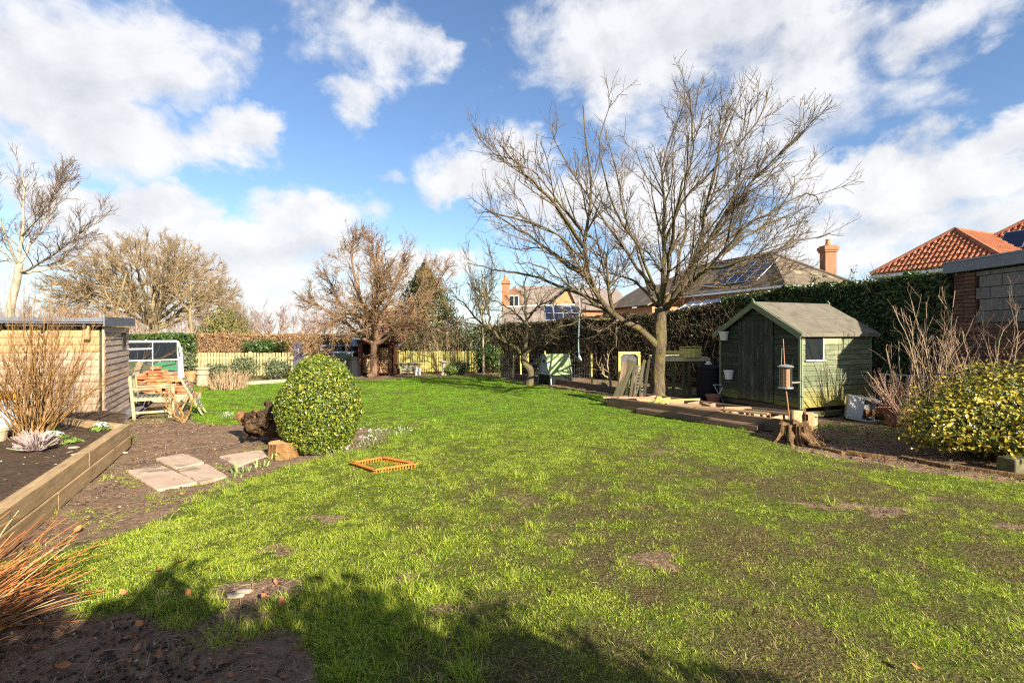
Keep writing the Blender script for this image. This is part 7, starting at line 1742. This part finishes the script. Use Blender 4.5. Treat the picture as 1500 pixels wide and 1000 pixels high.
def deck_frame():
    a, b = V3(2.16, 11.05, 0), V3(4.52, 8.12, 0); d = (b - a).normalized(); inw = V3(-d.y, d.x, 0); inw = inw if inw.x > 0 else -inw; L = (b - a).length
    t = thing('deck_frame', 'open raised timber deck frame filled with loose sawn joists', 'deck frame', a)
    os_ = M['old_sleeper']
    plank('front_beam', t, a + V3(0, 0, .11), b + V3(0, 0, .11), .09, .22, os_); plank('step_board', t, a + d * .95 - inw * .14 + V3(0, 0, .05), b - d * .35 - inw * .14 + V3(0, 0, .05), .20, .10, os_)
    Wd = 1.35
    plank('end_beam', t, a + inw * .05 + V3(0, 0, .105), a + inw * Wd + V3(0, 0, .105), .09, .20, os_); plank('end_beam', t, b - d * .05 + inw * .05 + V3(0, 0, .105), b - d * .05 + inw * (Wd * .55) + V3(0, 0, .105), .09, .20, M['offcut']); plank('back_beam', t, a + inw * Wd + V3(0, 0, .10), b + inw * Wd * .8 + V3(0, 0, .10), .09, .18, os_)
    for s in np.linspace(.35, L - .35, 9): plank('joist', t, a + d * s + inw * .06 + V3(0, 0, .115), a + d * s + inw * (Wd - .06) + V3(0, 0, .115), .045, .14, M['offcut'])
    plank('soil_board', t, a + inw * Wd / 2 + d * .1 + V3(0, 0, .02), b + inw * Wd / 2 - d * .1 + V3(0, 0, .01), Wd - .2, .03, M['soil'])
    # off-cuts thrown over the frame
    g = np.random.default_rng(17)
    def loose(s, c, ang, Lg, w, tk, z, mt, lab, tilt=0.0):
        q = a + d * s + inw * c + V3(0, 0, z); dd = d * math.cos(ang) + inw * math.sin(ang); o = plank('offcut', None, q - dd * Lg / 2 - V3(0, 0, tilt), q + dd * Lg / 2 + V3(0, 0, tilt), w, tk, mt); tag(o, lab, 'timber', 'loose timber on the deck frame')
    loose(.32, .25, .75, 1.05, .14, .03, .215, M['offcut'], 'broad pale board lying across the far corner of the deck frame')
    loose(.55, .42, .85, .95, .11, .03, .225, M['offcut'], 'second pale board beside the broad one on the deck frame')
    loose(1.0, .45, 2.1, .62, .09, .04, .225, M['new_green'], 'greenish short plank slanting by the tree trunk', .02); loose(1.22, .38, 1.9, .55, .08, .04, .23, M['new_green'], 'short plank leaning against the yellow batten', .02)
    loose(1.35, .48, .45, 1.05, .08, .035, .25, M['yellow_plank'], 'long yellow batten lying over the joists', .05)
    loose(1.75, .26, .55, .62, .13, .05, .21, M['offcut'], 'thick pale block in the middle of the deck frame'); loose(2.05, .62, 2.5, .45, .11, .05, .21, M['offcut'], 'stubby off-cut behind the middle of the deck frame')
    loose(2.3, .28, .3, .55, .12, .05, .21, M['offcut'], 'pale off-cut lying along the front beam'); loose(2.65, .60, .9, .5, .10, .10, .20, M['offcut'], 'square-ended off-cut toward the shed door'); loose(2.95, .32, .15, .75, .11, .035, .225, M['offcut'], 'flat board parallel to the front beam near the stump')
    loose(3.25, .7, .1, .9, .09, .045, .21, M['old_sleeper'], 'dark board at the shed end of the deck frame'); loose(2.9, .95, .05, 1.4, .14, .03, .215, M['mossy_plank'], 'long mossy plank below the shed door')
deck_frame()

def timber_heap():
    g = np.random.default_rng(18); Y = 11.75
    # planks leaning on the trunk
    foot = [(900, 583, .9), (905, 582, .0), (915, 581, .0), (922, 581, .0), (927, 580, 0), (932, 580, .0), (936, 579, 0), (942, 578, 0)]
    lab = ['broad mossy board leaning leftmost against the apple trunk', 'dark plank leaning behind the broad mossy board', 'bright yellow-green plank with its foot kicked forward', 'grey plank leaning second from the yellow-green one', 'narrow dark plank in the middle of the leaning bunch', 'grey-brown plank leaning in the bunch by the trunk', 'slim upright plank close to the trunk', 'plank leaning nearest the apple trunk']
    tops = [(925, 528), (915, 530), (921, 556), (930, 532), (935, 535), (944, 527), (940, 540), (951, 526)]
    wid = [.20, .13, .055, .07, .045, .065, .04, .06]; mt = ['mossy_plank', 'old_sleeper', 'yellow_plank', 'mossy_plank', 'old_sleeper', 'pallet_green', 'mossy_plank', 'mossy_plank']
    for i in range(8):
        Yb = 11.35 + .05 * (i % 3); f_ = V3((foot[i][0] - 750) / F * Yb, Yb, .02); tp = at(tops[i][0], tops[i][1], 11.72 - .03 * (i % 2)); tag(plank('plank', None, f_, tp, wid[i], .03, M[mt[i]], up=(-.2 + .35 * math.sin(i * 2.3), -1, .4)), lab[i], 'plank', 'planks leaning on the apple trunk')
    # slatted board (stair-like) behind, seen between planks and trunk
    o = V3(3.05, 12.1, 0); t = thing('slatted_panel', 'grey slatted panel standing between the leaning planks and trunk', 'panel', o)
    for x in (0, .26): plank('stile', t, o + V3(x, 0, 0), o + V3(x - .02, .12, .85), .04, .04, M['slat_dark'], up=(0, -1, 0))
    for k in range(10): plank('slat', t, o + V3(.02, -.01 + .0114 * k, .1 + k * .08), o + V3(.24, -.01 + .0114 * k, .1 + k * .08), .045, .02, M['slate'], up=(0, -1, 0))
    # rails on top, behind the trunk
    def pallet(label, o, ux, w, h, mat, group, tilt=.1, n=6):
        t = thing('pallet', label, 'pallet', o, group); ux = ux.normalized(); bk = V3(-ux.y, ux.x, 0); bk = bk if bk.y > 0 else -bk; upv = (V3(0, 0, 1) + bk * tilt).normalized()
        for x in (.05, w / 2, w - .05): plank('bearer', t, o + ux * x + bk * .05, o + ux * x + bk * .05 + upv * h, .07, .09, mat, up=-bk)
        for k in range(n): z = .06 + (h - .12) * k / (n - 1); plank('slat', t, o + upv * z, o + ux * w + upv * z, .095, .02, mat, up=-bk)
        return t
    pallet('mossy pallet standing upright just right of the apple trunk', V3(3.78, 12.35, 0), V3(1, .05, 0), .62, .98, M['pallet_green'], None, .06, 4)
    pallet('mossy open pallet standing next to the black water butt', V3(4.42, 12.3, 0), V3(1, .1, 0), .66, .98, M['pallet_green'], None, .05, 3)
    t = pallet('pale pallet laid flat on top of the upright pallets', V3(3.7, 12.1, 1.0), V3(1, .08, 0), 1.25, .9, M['pallet'], None, 30.0, 6)
    tag(plank('rail', None, V3(3.74, 12.25, 1.18), V3(4.50, 12.2, 1.15), .09, .05, M['yellow_plank'], up=(0, -1, .3)), 'yellow rail lying on the pallets behind the apple trunk', 'timber')
    c = V3(4.38, 12.3, 1.055); t = thing('barrel_half', 'yellow-brown half barrel with hoop set on the pale pallet', 'barrel', c)
    n = 9
    for k in range(n):
        a = math.pi * (k + .5) / n; q = c + V3(.26 * math.cos(a) + .08, -.18 * math.sin(a), 0); plank('stave', t, q, q + V3(0, 0, .22), .085, .02, M['yellow_plank'], up=V3(math.cos(a), -math.sin(a), 0))
    MB().tube([c + V3(.08 + .28 * math.cos(a), -.2 * math.sin(a), .235 + .03 * math.sin(a)) for a in np.linspace(0, math.pi, 12)], .012, 6).build('hoop', M['yellow_plank'], t)
    # water butt and clutter by the shed corner
    c = V3(4.72, 11.75, .0); t = thing('water_butt', 'black plastic water butt beside the front corner of the shed', 'water butt', c); MB().lathe([(.27, 0), (.30, .3), (.29, .72), (.27, .80)], c, 22).build('body', M['black_plastic'], t); MB().lathe([(.285, .802), (.285, .84), (.2, .87), (.001, .88)], c, 22).build('lid', M['black_plastic'], t); MB().lathe([(.03, 0), (.09, .03), (.06, .07), (.03, .10), (.001, .10)], c + V3(-.02, 0, .882), 10).build('lid_knob', M['white_dirty'], t)
    c = gr(1048, 586); c = V3(4.62, 11.28, 0); tag(MB().lathe([(.11, 0), (.15, .2), (.17, .2), (.17, .25), (.14, .25), (.12, .05)], c, 16).build('plant_pot', M['terracotta_dark']), 'dark terracotta pot at the shed corner under the water butt', 'pot')
    c = V3(4.78, 11.35, .26); t = thing('folding_stool', 'small pale folded metal stool by the shed corner', 'stool', c - V3(0, 0, .26))
    for a, b in (((-.12, 0, -.24), (.12, 0, .2)), ((.12, 0, -.24), (-.12, 0, .2)), ((-.14, 0, .2), (.14, 0, .2))): MB().tube([c + V3(*a), c + V3(*b)], .012, 6).build('bar', M['alu'], t)
    # leafy sprigs at the trunk foot
    for px, py, sd in ((976, 582, 1), (998, 580, 2)):
        q = gr(px, py); q.z = .10; g2 = np.random.default_rng(sd); tt = thing('seedling', 'green leafy sprig by the trunk foot, ' + ('nearest the trunk' if sd == 1 else 'farther from the trunk'), 'plant', q); P = np.array(list(q)) + g2.normal(0, 1, (70, 3)) * [.09, .06, .06] + [0, 0, .08]; add_leaves('leaf', P, np.tile([0, -.3, 1.0], (70, 1)), .06, LEAF['bright'], tt, g=g2)
timber_heap()

def stump_and_feeder():
    g = np.random.default_rng(27)
    c = V3(4.36, 7.62, 0); t = thing('tree_stump', 'rotten split tree stump with flaring roots at the lawn edge', 'stump', c)
    def stump(c, r, h, name, seed, parent, flare=1.6, rag=.25):
        g2 = np.random.default_rng(seed); n = 84; a = np.arange(n) * 2 * math.pi / n; k = 1 + .12 * np.sin(a * 5 + seed) + .10 * np.sin(a * 11 + 2) + g2.normal(0, .09, n); top = h * (1 + rag * (fbm(a * 2, a * 0 + seed, 1, seed) - .5) * 2)
        rows = []
        for f_, z in ((flare, -.03), (flare * .8, .06), (1.1, .2), (1.0, .6), (.96, 1.0)):
            rows.append(np.stack([r * f_ * (1 + (k - 1) * (1.6 if z < .3 else 1)) * np.cos(a), r * f_ * (1 + (k - 1) * (1.6 if z < .3 else 1)) * np.sin(a), (top * z if z > 0 else np.full(n, z))], 1))
        rows.append(np.stack([r * .7 * np.cos(a), r * .7 * np.sin(a), top * .93], 1)); rows.append(np.stack([r * .25 * np.cos(a), r * .25 * np.sin(a), top * .84], 1))
        V = np.concatenate(rows) + np.array(list(c)); i = np.arange(n); j = (i + 1) % n; mb = MB().add(V, [np.concatenate([np.stack([q * n + i, q * n + j, q * n + n + j, q * n + n + i], 1) for q in range(6)]), [6 * n + q for q in range(n)]])
        return mb.build(name, M['rot_wood'], parent)
    stump(c, .19, .27, 'stump', 3, t, 1.5, .3)
    for i in range(9):
        a = g.uniform(-.6, 2.6) - 1.8; L = g.uniform(.16, .42); d = V3(math.cos(a), math.sin(a), 0); pts = [c + d * .12 + V3(0, 0, .12), c + d * (.12 + L * .4) + V3(0, 0, .07), c + d * (.12 + L * .8) + V3(.03, 0, .02), c + d * (.12 + L) + V3(.04, 0, -.02)]; l = limb(pts, .065, .02, 1, .008, g); tubes('root', [(l[0][None], l[1][None], 7)], M['rot_wood'], t)
    c2 = V3(4.66, 7.92, 0); t2 = thing('tree_stump', 'taller squared stump piece behind the rotten split stump', 'stump', c2)
    stump(c2, .15, .36, 'stump', 9, t2, 1.25, .12)
    for x, y, h, w in ((-.13, -.1, .42, .17), (.04, -.13, .40, .15), (.17, -.03, .36, .13)): plank('slab', t2, c2 + V3(x, y, 0), c2 + V3(x + .01, y + .02, h), w, .08, M['split_wood'], up=(0, -1, .05), ease=.2)
    # bird feeder on a rusty pole
    c = V3(4.47, 7.85, 0); t = thing('bird_feeder', 'seed bird feeder with metal trays on a thin rusty pole by the stump', 'bird feeder', c)
    M['rust'] = mottled('rusty_pole', (.20, .085, .045), (.32, .17, .10), 20, .8, .3, .002); z1, z2 = .78, 1.11; cc = c + V3(-.10, 0, 0)
    MB().tube([c + V3(0, 0, -.05), cc + V3(0, 0, .8), cc + V3(-.04, 0, 1.56)], [.011, .011, .007], 7).build('pole', M['rust'], t)
    q = V3(cc.x, cc.y, 0)
    MB().lathe([(.001, z1 - .012), (.105, z1 - .012), (.11, z1), (.11, z1 + .018), (.10, z1 + .018), (.001, z1 + .01)], q, 20).build('tray', M['galv'], t); MB().lathe([(.115, z2), (.12, z2 + .012), (.09, z2 + .03), (.02, z2 + .045), (.001, z2 + .045)], q, 20).build('roof', M['galv'], t)
    MB().lathe([(.085, z1 + .02), (.085, z2)], q, 20).build('tube', M['glass'], t); MB().lathe([(.001, z1 + .02), (.06, z1 + .02), (.06, z2 - .03), (.001, z2 - .02)], q, 14).build('seed', M['seed'], t)
    for k in range(8): a = k * math.pi / 4; MB().tube([q + V3(.09 * math.cos(a), .09 * math.sin(a), z1 + .01), q + V3(.09 * math.cos(a), .09 * math.sin(a), z2 + .005)], .003, 4).build('wire', M['galv'], t)
    MB().tube([q + V3(.09, 0, z1 + .08), q + V3(.25, .02, z1 + .085)], [.018, .013], 7).build('perch', M['slat_dark'], t); MB().tube([q + V3(.10, 0, z2 + .03), q + V3(.105, 0, z2 + .14)], .004, 5).build('hook', M['black_iron'], t); MB().tube([q + V3(-.07, 0, z2 + .03), q + V3(-.06, 0, z2 + .30)], .004, 5).build('hook', M['coop_green'], t)
stump_and_feeder()

def sink():
    o = V3(6.40, 9.42, .0); t = thing('sink', 'old white ceramic butler sink lying on its side by the shed', 'sink', o)
    # open side faces right and towards the viewer: bottom panel faces left
    Mx = Matrix.Translation(o + V3(0, 0, .02)) @ Matrix.Rotation(R(-28), 4, 'Z') @ Matrix.Rotation(R(8), 4, 'Y')
    L, H, Dp, w = .50, .44, .40, .035
    mb = MB()
    mb.box((0, 0, 0), (w, Dp, H), Mx); mb.box((w, 0, 0), (L, Dp, w), Mx); mb.box((w, 0, H - w), (L, Dp, H), Mx); mb.box((w, Dp - w, w), (L, Dp, H - w), Mx)
    mb2 = MB()
    V = [Mx @ Vector(q) for q in ((0, 0, 0), (.0, 0, H), (.24, 0, H), (.24, 0, 0))]
    mb.box((w, 0, w), (.25, w, H - w), Mx)
    o2 = mb.build('basin', M['white_dirty'], t)
    md = o2.modifiers.new('ease', 'BEVEL'); md.width = .008; md.segments = 2; md.limit_method = 'ANGLE'
    for x, z in ((.03, .035), (.03, .40), (.21, .40), (.46, .05)):
        a = Mx @ Vector((x, -.002, z)); b = Mx @ Vector((x, .01, z)); MB().tube([a, b], .013, 8).build('stain_spot', M['rust'], t)
    q = Mx @ Vector((.36, .16, .04)); g2 = np.random.default_rng(5); P = np.array(list(q)) + g2.normal(0, 1, (90, 3)) * [.06, .06, .012]; tt = thing('dead_leaves', 'handful of dead leaves lying inside the white sink', 'leaves', q); add_leaves('leaf', P, np.tile([0, 0, 1.0], (90, 1)), .045, M['brown_litter'], tt, g=g2)
sink()

def right_border():
    # aluminium ladder on its side behind the big pot
    a, b = V3(7.15, 9.55, .86), V3(8.25, 9.55, .80); t = thing('ladder', 'aluminium ladder lying on its side behind the big pot', 'ladder', (7.7, 9.55, 0))
    for z in (0, -.32): plank('rail', t, a + V3(0, 0, z), b + V3(.0, 0, z), .06, .03, M['alu'])
    for k in range(5): q = a.lerp(b, .1 + .2 * k); MB().tube([q, q + V3(-.02, 0, -.32)], .014, 8).build('rung', M['alu'], t)
    for x in (7.3, 8.1): plank('prop', t, V3(x, 9.62, 0), V3(x, 9.62, .84), .05, .04, M['mossy_plank'], up=(0, -1, 0))
    c = gr(1312, 612); c = V3(6.92, 8.8, 0); t = thing('plant_pot', 'large weathered terracotta pot behind the golden shrub', 'pot', c); MB().lathe([(.17, 0), (.25, .30), (.28, .30), (.285, .38), (.25, .38), (.22, .34), (.001, .33)], c, 24).build('body', M['terracotta_dark'], t)
    t = thing('hydrangea', 'bare twiggy hydrangea stems growing from the big terracotta pot', 'shrub', c + V3(0, 0, .36)); stems(t, c + V3(0, 0, .30), 46, .20, (.35, .75), .55, (.005, .009), B['pink_stem'], np.random.default_rng(91), 5, (-.15, 0), .10, 130, (.12, .35))
    g = np.random.default_rng(92)
    pts = [limb([c + V3(-.1, 0, .38), c + V3(-.3, -.1, .55), c + V3(-.62, -.2, .86), c + V3(-.72, -.22, .98)], .014, .008, 1, .006, g), limb([c + V3(0, 0, .38), c + V3(-.12, 0, .9), c + V3(-.22, 0, 1.35), c + V3(-.2, 0, 1.45)], .013, .006, 1, .006, g), limb([c + V3(.05, 0, .38), c + V3(.02, 0, 1.0), c + V3(.0, 0, 1.5)], .011, .006, 1, .006, g), limb([c + V3(.05, 0, .38), c + V3(.25, 0, .9), c + V3(.2, 0, 1.3)], .012, .006, 1, .006, g)]
    P, Rd = stack_limbs(pts); tubes('cane', [(P, Rd, 6)], B['pale_stem'], t)
    # two tall bare shrubs in front of the block wall
    b = V3(7.28, 8.55, 0); t = thing('bare_shrub', 'tall bare yellowish-stemmed shrub in front of the corner pier', 'shrub', b); stems(t, b, 26, .16, (1.3, 2.5), .20, (.008, .016), B['pale_stem'], np.random.default_rng(93), 9, (.0, 0), .09, 210, (.2, .6), B['pink_stem'], 0, .04, .6)
    b = V3(7.95, 8.15, 0); t = thing('bare_shrub', 'bare shrub with branching pinkish stems before the block wall', 'shrub', b); stems(t, b, 24, .2, (1.1, 2.4), .30, (.007, .015), B['pale_stem'], np.random.default_rng(94), 9, (.0, 0), .11, 230, (.2, .65), B['pink_stem'], 0, .05, .65)
    b = V3(7.0, 8.3, 0); t = thing('bare_shrub', 'low brush of pinkish stems between pot and golden shrub', 'shrub', b); stems(t, b, 34, .3, (.5, 1.1), .4, (.005, .010), B['pink_stem'], np.random.default_rng(95), 6, (.0, 0), .09, 150, (.15, .45))
    # golden variegated shrub
    g = np.random.default_rng(96); c = V3(6.15, 6.55, 0); t = thing('golden_shrub', 'broad golden-yellow variegated shrub spilling over the border', 'shrub', c)
    Ps = []; Ns = []
    for (dx, dy, z, rx, rz, n) in ((0, 0, .55, .78, .52, 5400), (-.45, -.1, .45, .55, .38, 2600), (.5, .1, .72, .85, .55, 5200), (1.1, .2, .72, .9, .6, 4400), (.2, -.4, .42, .65, .38, 3000), (.9, -.5, .5, .7, .45, 3200), (1.7, -.1, .7, .8, .6, 2600)):
        P, Nn = ellipsoid_points((c.x + dx, c.y + dy, z), (rx, rx * .8, rz), n, g, (.45, 1.05), None, .4, int(n)); Ps.append(P); Ns.append(Nn)
    P = np.concatenate(Ps); Nn = np.concatenate(Ns); k = P[:, 2] > .06; add_leaves('foliage', P[k], Nn[k] + [0, 0, .5], .052, LEAF['golden'], t, g=g, jit=.55, wid=.58)
    n = 160; a = g.uniform(0, 6.283, n); e = np.stack([np.cos(a) * .9 + .5, np.sin(a) * .6, g.uniform(.4, 1.1, n)], 1) * g.uniform(.5, 1, (n, 1)); b_ = np.array(list(c)) + np.stack([g.uniform(0, 1.2, n), g.normal(0, .12, n), np.zeros(n)], 1); tubes('stem', [(np.stack([b_, b_ + e * .5 * [1, 1, 1.2], b_ + e], 1), np.tile([.012, .009, .005], (n, 1)), 4)], B['hedge_twig'], t)
    # mossy block at the lawn edge, bark strip edging, rounded log
    c = gr(1484, 690); mb = MB().box((-.12, -.10, -.02), (.18, .10, .17), Matrix.Translation(c) @ Matrix.Rotation(R(12), 4, 'Z')); o = tag(mb.build('stone_block', M['boulder']), 'mossy squared stone block under the golden shrub', 'stone'); md = o.modifiers.new('ease', 'BEVEL'); md.width = .02; md.segments = 3
    t = thing('edging_board', 'rotten low timber edging half buried along the right-hand bed', 'edging', gr(1300, 668)); px = [(1185, 652), (1240, 662), (1320, 671), (1400, 684), (1510, 699), (1640, 716)]
    for (x0, y0), (x1, y1) in zip(px[:-1], px[1:]): a, b = gr(x0, y0), gr(x1 - 6, y1); plank('board', t, a + V3(0, 0, .002 + random.uniform(-.012, .012)), b + V3(0, 0, .004 + random.uniform(-.018, .012)), .05, .06, M['rot_wood'], ease=.2)
    g = np.random.default_rng(97)
    for i, (px_, py_, lab) in enumerate(((1255, 578 + 30, 'mossy log end lying beside the white sink'), (1276, 604, 'second mossy log lying under the shed wall'))):
        c = V3(7.0 + .15 * i, 9.55, .09); tag(MB().tube([c + V3(-.25, .1, 0), c + V3(.3, -.05, .01)], [.09, .08], 10).build('log', M['stump_bark']), lab, 'log')
    for i, (px_, py_, sz) in enumerate(((1398, 690, .5), (1330, 640, .5))): pass
right_border()

# ================================================================== small things on the lawn
def small_things():
    g = np.random.default_rng(101)
    src = None; n = 0
    px = [(232, 838, 'dead leaf lying on bright grass just above the rounded shadow'), (182, 868, 'curled dead leaf at the left edge of the rounded shadow'), (268, 824, 'dead leaf on the lawn farthest from the orange stems'), (305, 834, 'dead leaf on sunny grass above the near bare patch'),
          (276, 870, 'dead leaf inside the rounded shadow on the grass'), (387, 876, 'dead leaf on the bare patch, nearer the pale stone'), (413, 884, 'dead leaf at the lawn side of the bare patch'), (464, 850, 'single dead leaf on the grass right of the bare patch'),
          (113, 777, 'dead leaf on the bare path below the sleeper wall'), (205, 916, 'large dead leaf in the shade at the soil edge beside the orange stems'), (90, 976, 'bright orange dead leaf on the dark soil in the bottom corner'), (398, 900, 'dead leaf in the shade under the bare patch'),
          (1106, 899, 'reddish dead leaf alone on the worn part of the lawn'), (1345, 982, 'long dead leaf lying at the near edge of the worn lawn')]
    for i, (x, y, lab) in enumerate(px):
        q = gr(x, y, .035); L = g.uniform(.055, .085)
        if i < 4: me = leaf_mesh(500 + i, .06, .030, .8); me.materials.append(M['dead_leaf']); src = src or []; src.append(me)
        Mx = Matrix.Translation(q) @ Matrix.Rotation(g.uniform(0, 6.28), 4, 'Z') @ Matrix.Rotation(g.normal(0, .35), 4, 'X') @ Matrix.Rotation(g.normal(0, .3), 4, 'Y') @ Matrix.Scale(L / .06, 4)
        tag(link('fallen_leaf', src[i % len(src)], None, None, Mx), lab, 'leaf', 'fallen leaves on the ground')
    # bulbs, snowdrops and weeds round the topiary
    def blades(name, label, c, n, L, spread, mat, cat='plant', w=.016):
        t = thing(name, label, cat, c); me = grass_tuft(n, spread, L * .6, L, w, .45, int(c.x * 100) % 9999, .9); o = link('leaf', me, mat, t, Matrix.Translation(c)); return t
    blades('iris', 'pale green iris blades in front of the sawn log', gr(402, 671), 26, .26, .07, LEAF['bulb']); blades('bulb_clump', 'yellow-green bulb leaves beside the separate slab', gr(357, 692), 30, .17, .12, LEAF['bulb']); blades('bulb_clump', 'small bulb leaves between slab and topiary', gr(384, 682), 18, .13, .09, LEAF['bulb']); blades('bulb_clump', 'loose bulb leaves at the lawn end of the slabs', gr(345, 702), 22, .10, .14, LEAF['bulb'])
    for k, (x, y, r, lab) in enumerate(((553, 637, .2, 'white snowdrop drift farther behind the plastic tray'), (538, 650, .22, 'white snowdrop drift between topiary and plastic tray'), (588, 637, .14, 'small white snowdrop patch out on the lawn'), (500, 664, .2, 'sparse snowdrops at the foot of the topiary'), (333, 613, .12, 'tiny white snowdrop patch on the far lawn'))):
        c = gr(x, y); t = thing('snowdrops', lab, 'flowers', c); g2 = np.random.default_rng(300 + k); n = 26
        P = np.array(list(c)) + np.stack([g2.normal(0, r * .7, n), g2.normal(0, r * .4, n), g2.uniform(.07, .13, n)], 1); add_leaves('flower', P, np.tile([0, -.6, .5], (n, 1)), .022, LEAF['petal'], t, g=g2, wid=.7); link('leaf', grass_tuft(90, r, .06, .13, .007, .35, 700 + k), LEAF['bulb'], t, Matrix.Translation(c))
    for x, y, lab in ((345, 872, 'flat pale stone in the bare patch of the near lawn'), (181, 663, 'pale flat stone at the foot of the sleeper wall'), (357, 866, 'smaller pale stone chip in the bare patch')):
        c = gr(x, y, .005); mb = MB().lathe([(.001, -.3), (.9, -.1), (1, .1), (.75, .4), (.001, .45)], (0, 0, 0), 9); v = np.concatenate(mb.v) * np.array([.06, .035, .03]) * (1 + g.normal(0, .1, (mb.n, 1))); mb.v = [v + np.array(list(c))]; tag(mb.build('stone', M['pebble'], smooth=True), lab, 'stone')
    # unseen hedge added behind the viewer, top line shaped to shade the near lawn
    g2 = np.random.default_rng(3); t = thing('hedge', 'unseen evergreen hedge added behind the viewpoint to shade the near lawn', 'hedge', (1.5, -1.6, 0))
    top = [(-3.0, 2.35), (.2, 2.40), (.78, 2.46), (.98, 2.70), (1.18, 2.72), (1.40, 2.46), (1.72, 2.42), (1.98, 2.62), (2.30, 2.60), (2.58, 2.38), (2.84, 2.46), (3.06, 2.42), (3.25, 2.26), (3.7, 2.12), (4.4, 1.9), (7.5, 1.8)]
    hedge_run(t, [(x, -1.6) for x, h in top][::-1], .8, [h for x, h in top][::-1], LEAF['laurel'], CORE, .085, 520, g2, None, 0, .12, .7)
small_things()
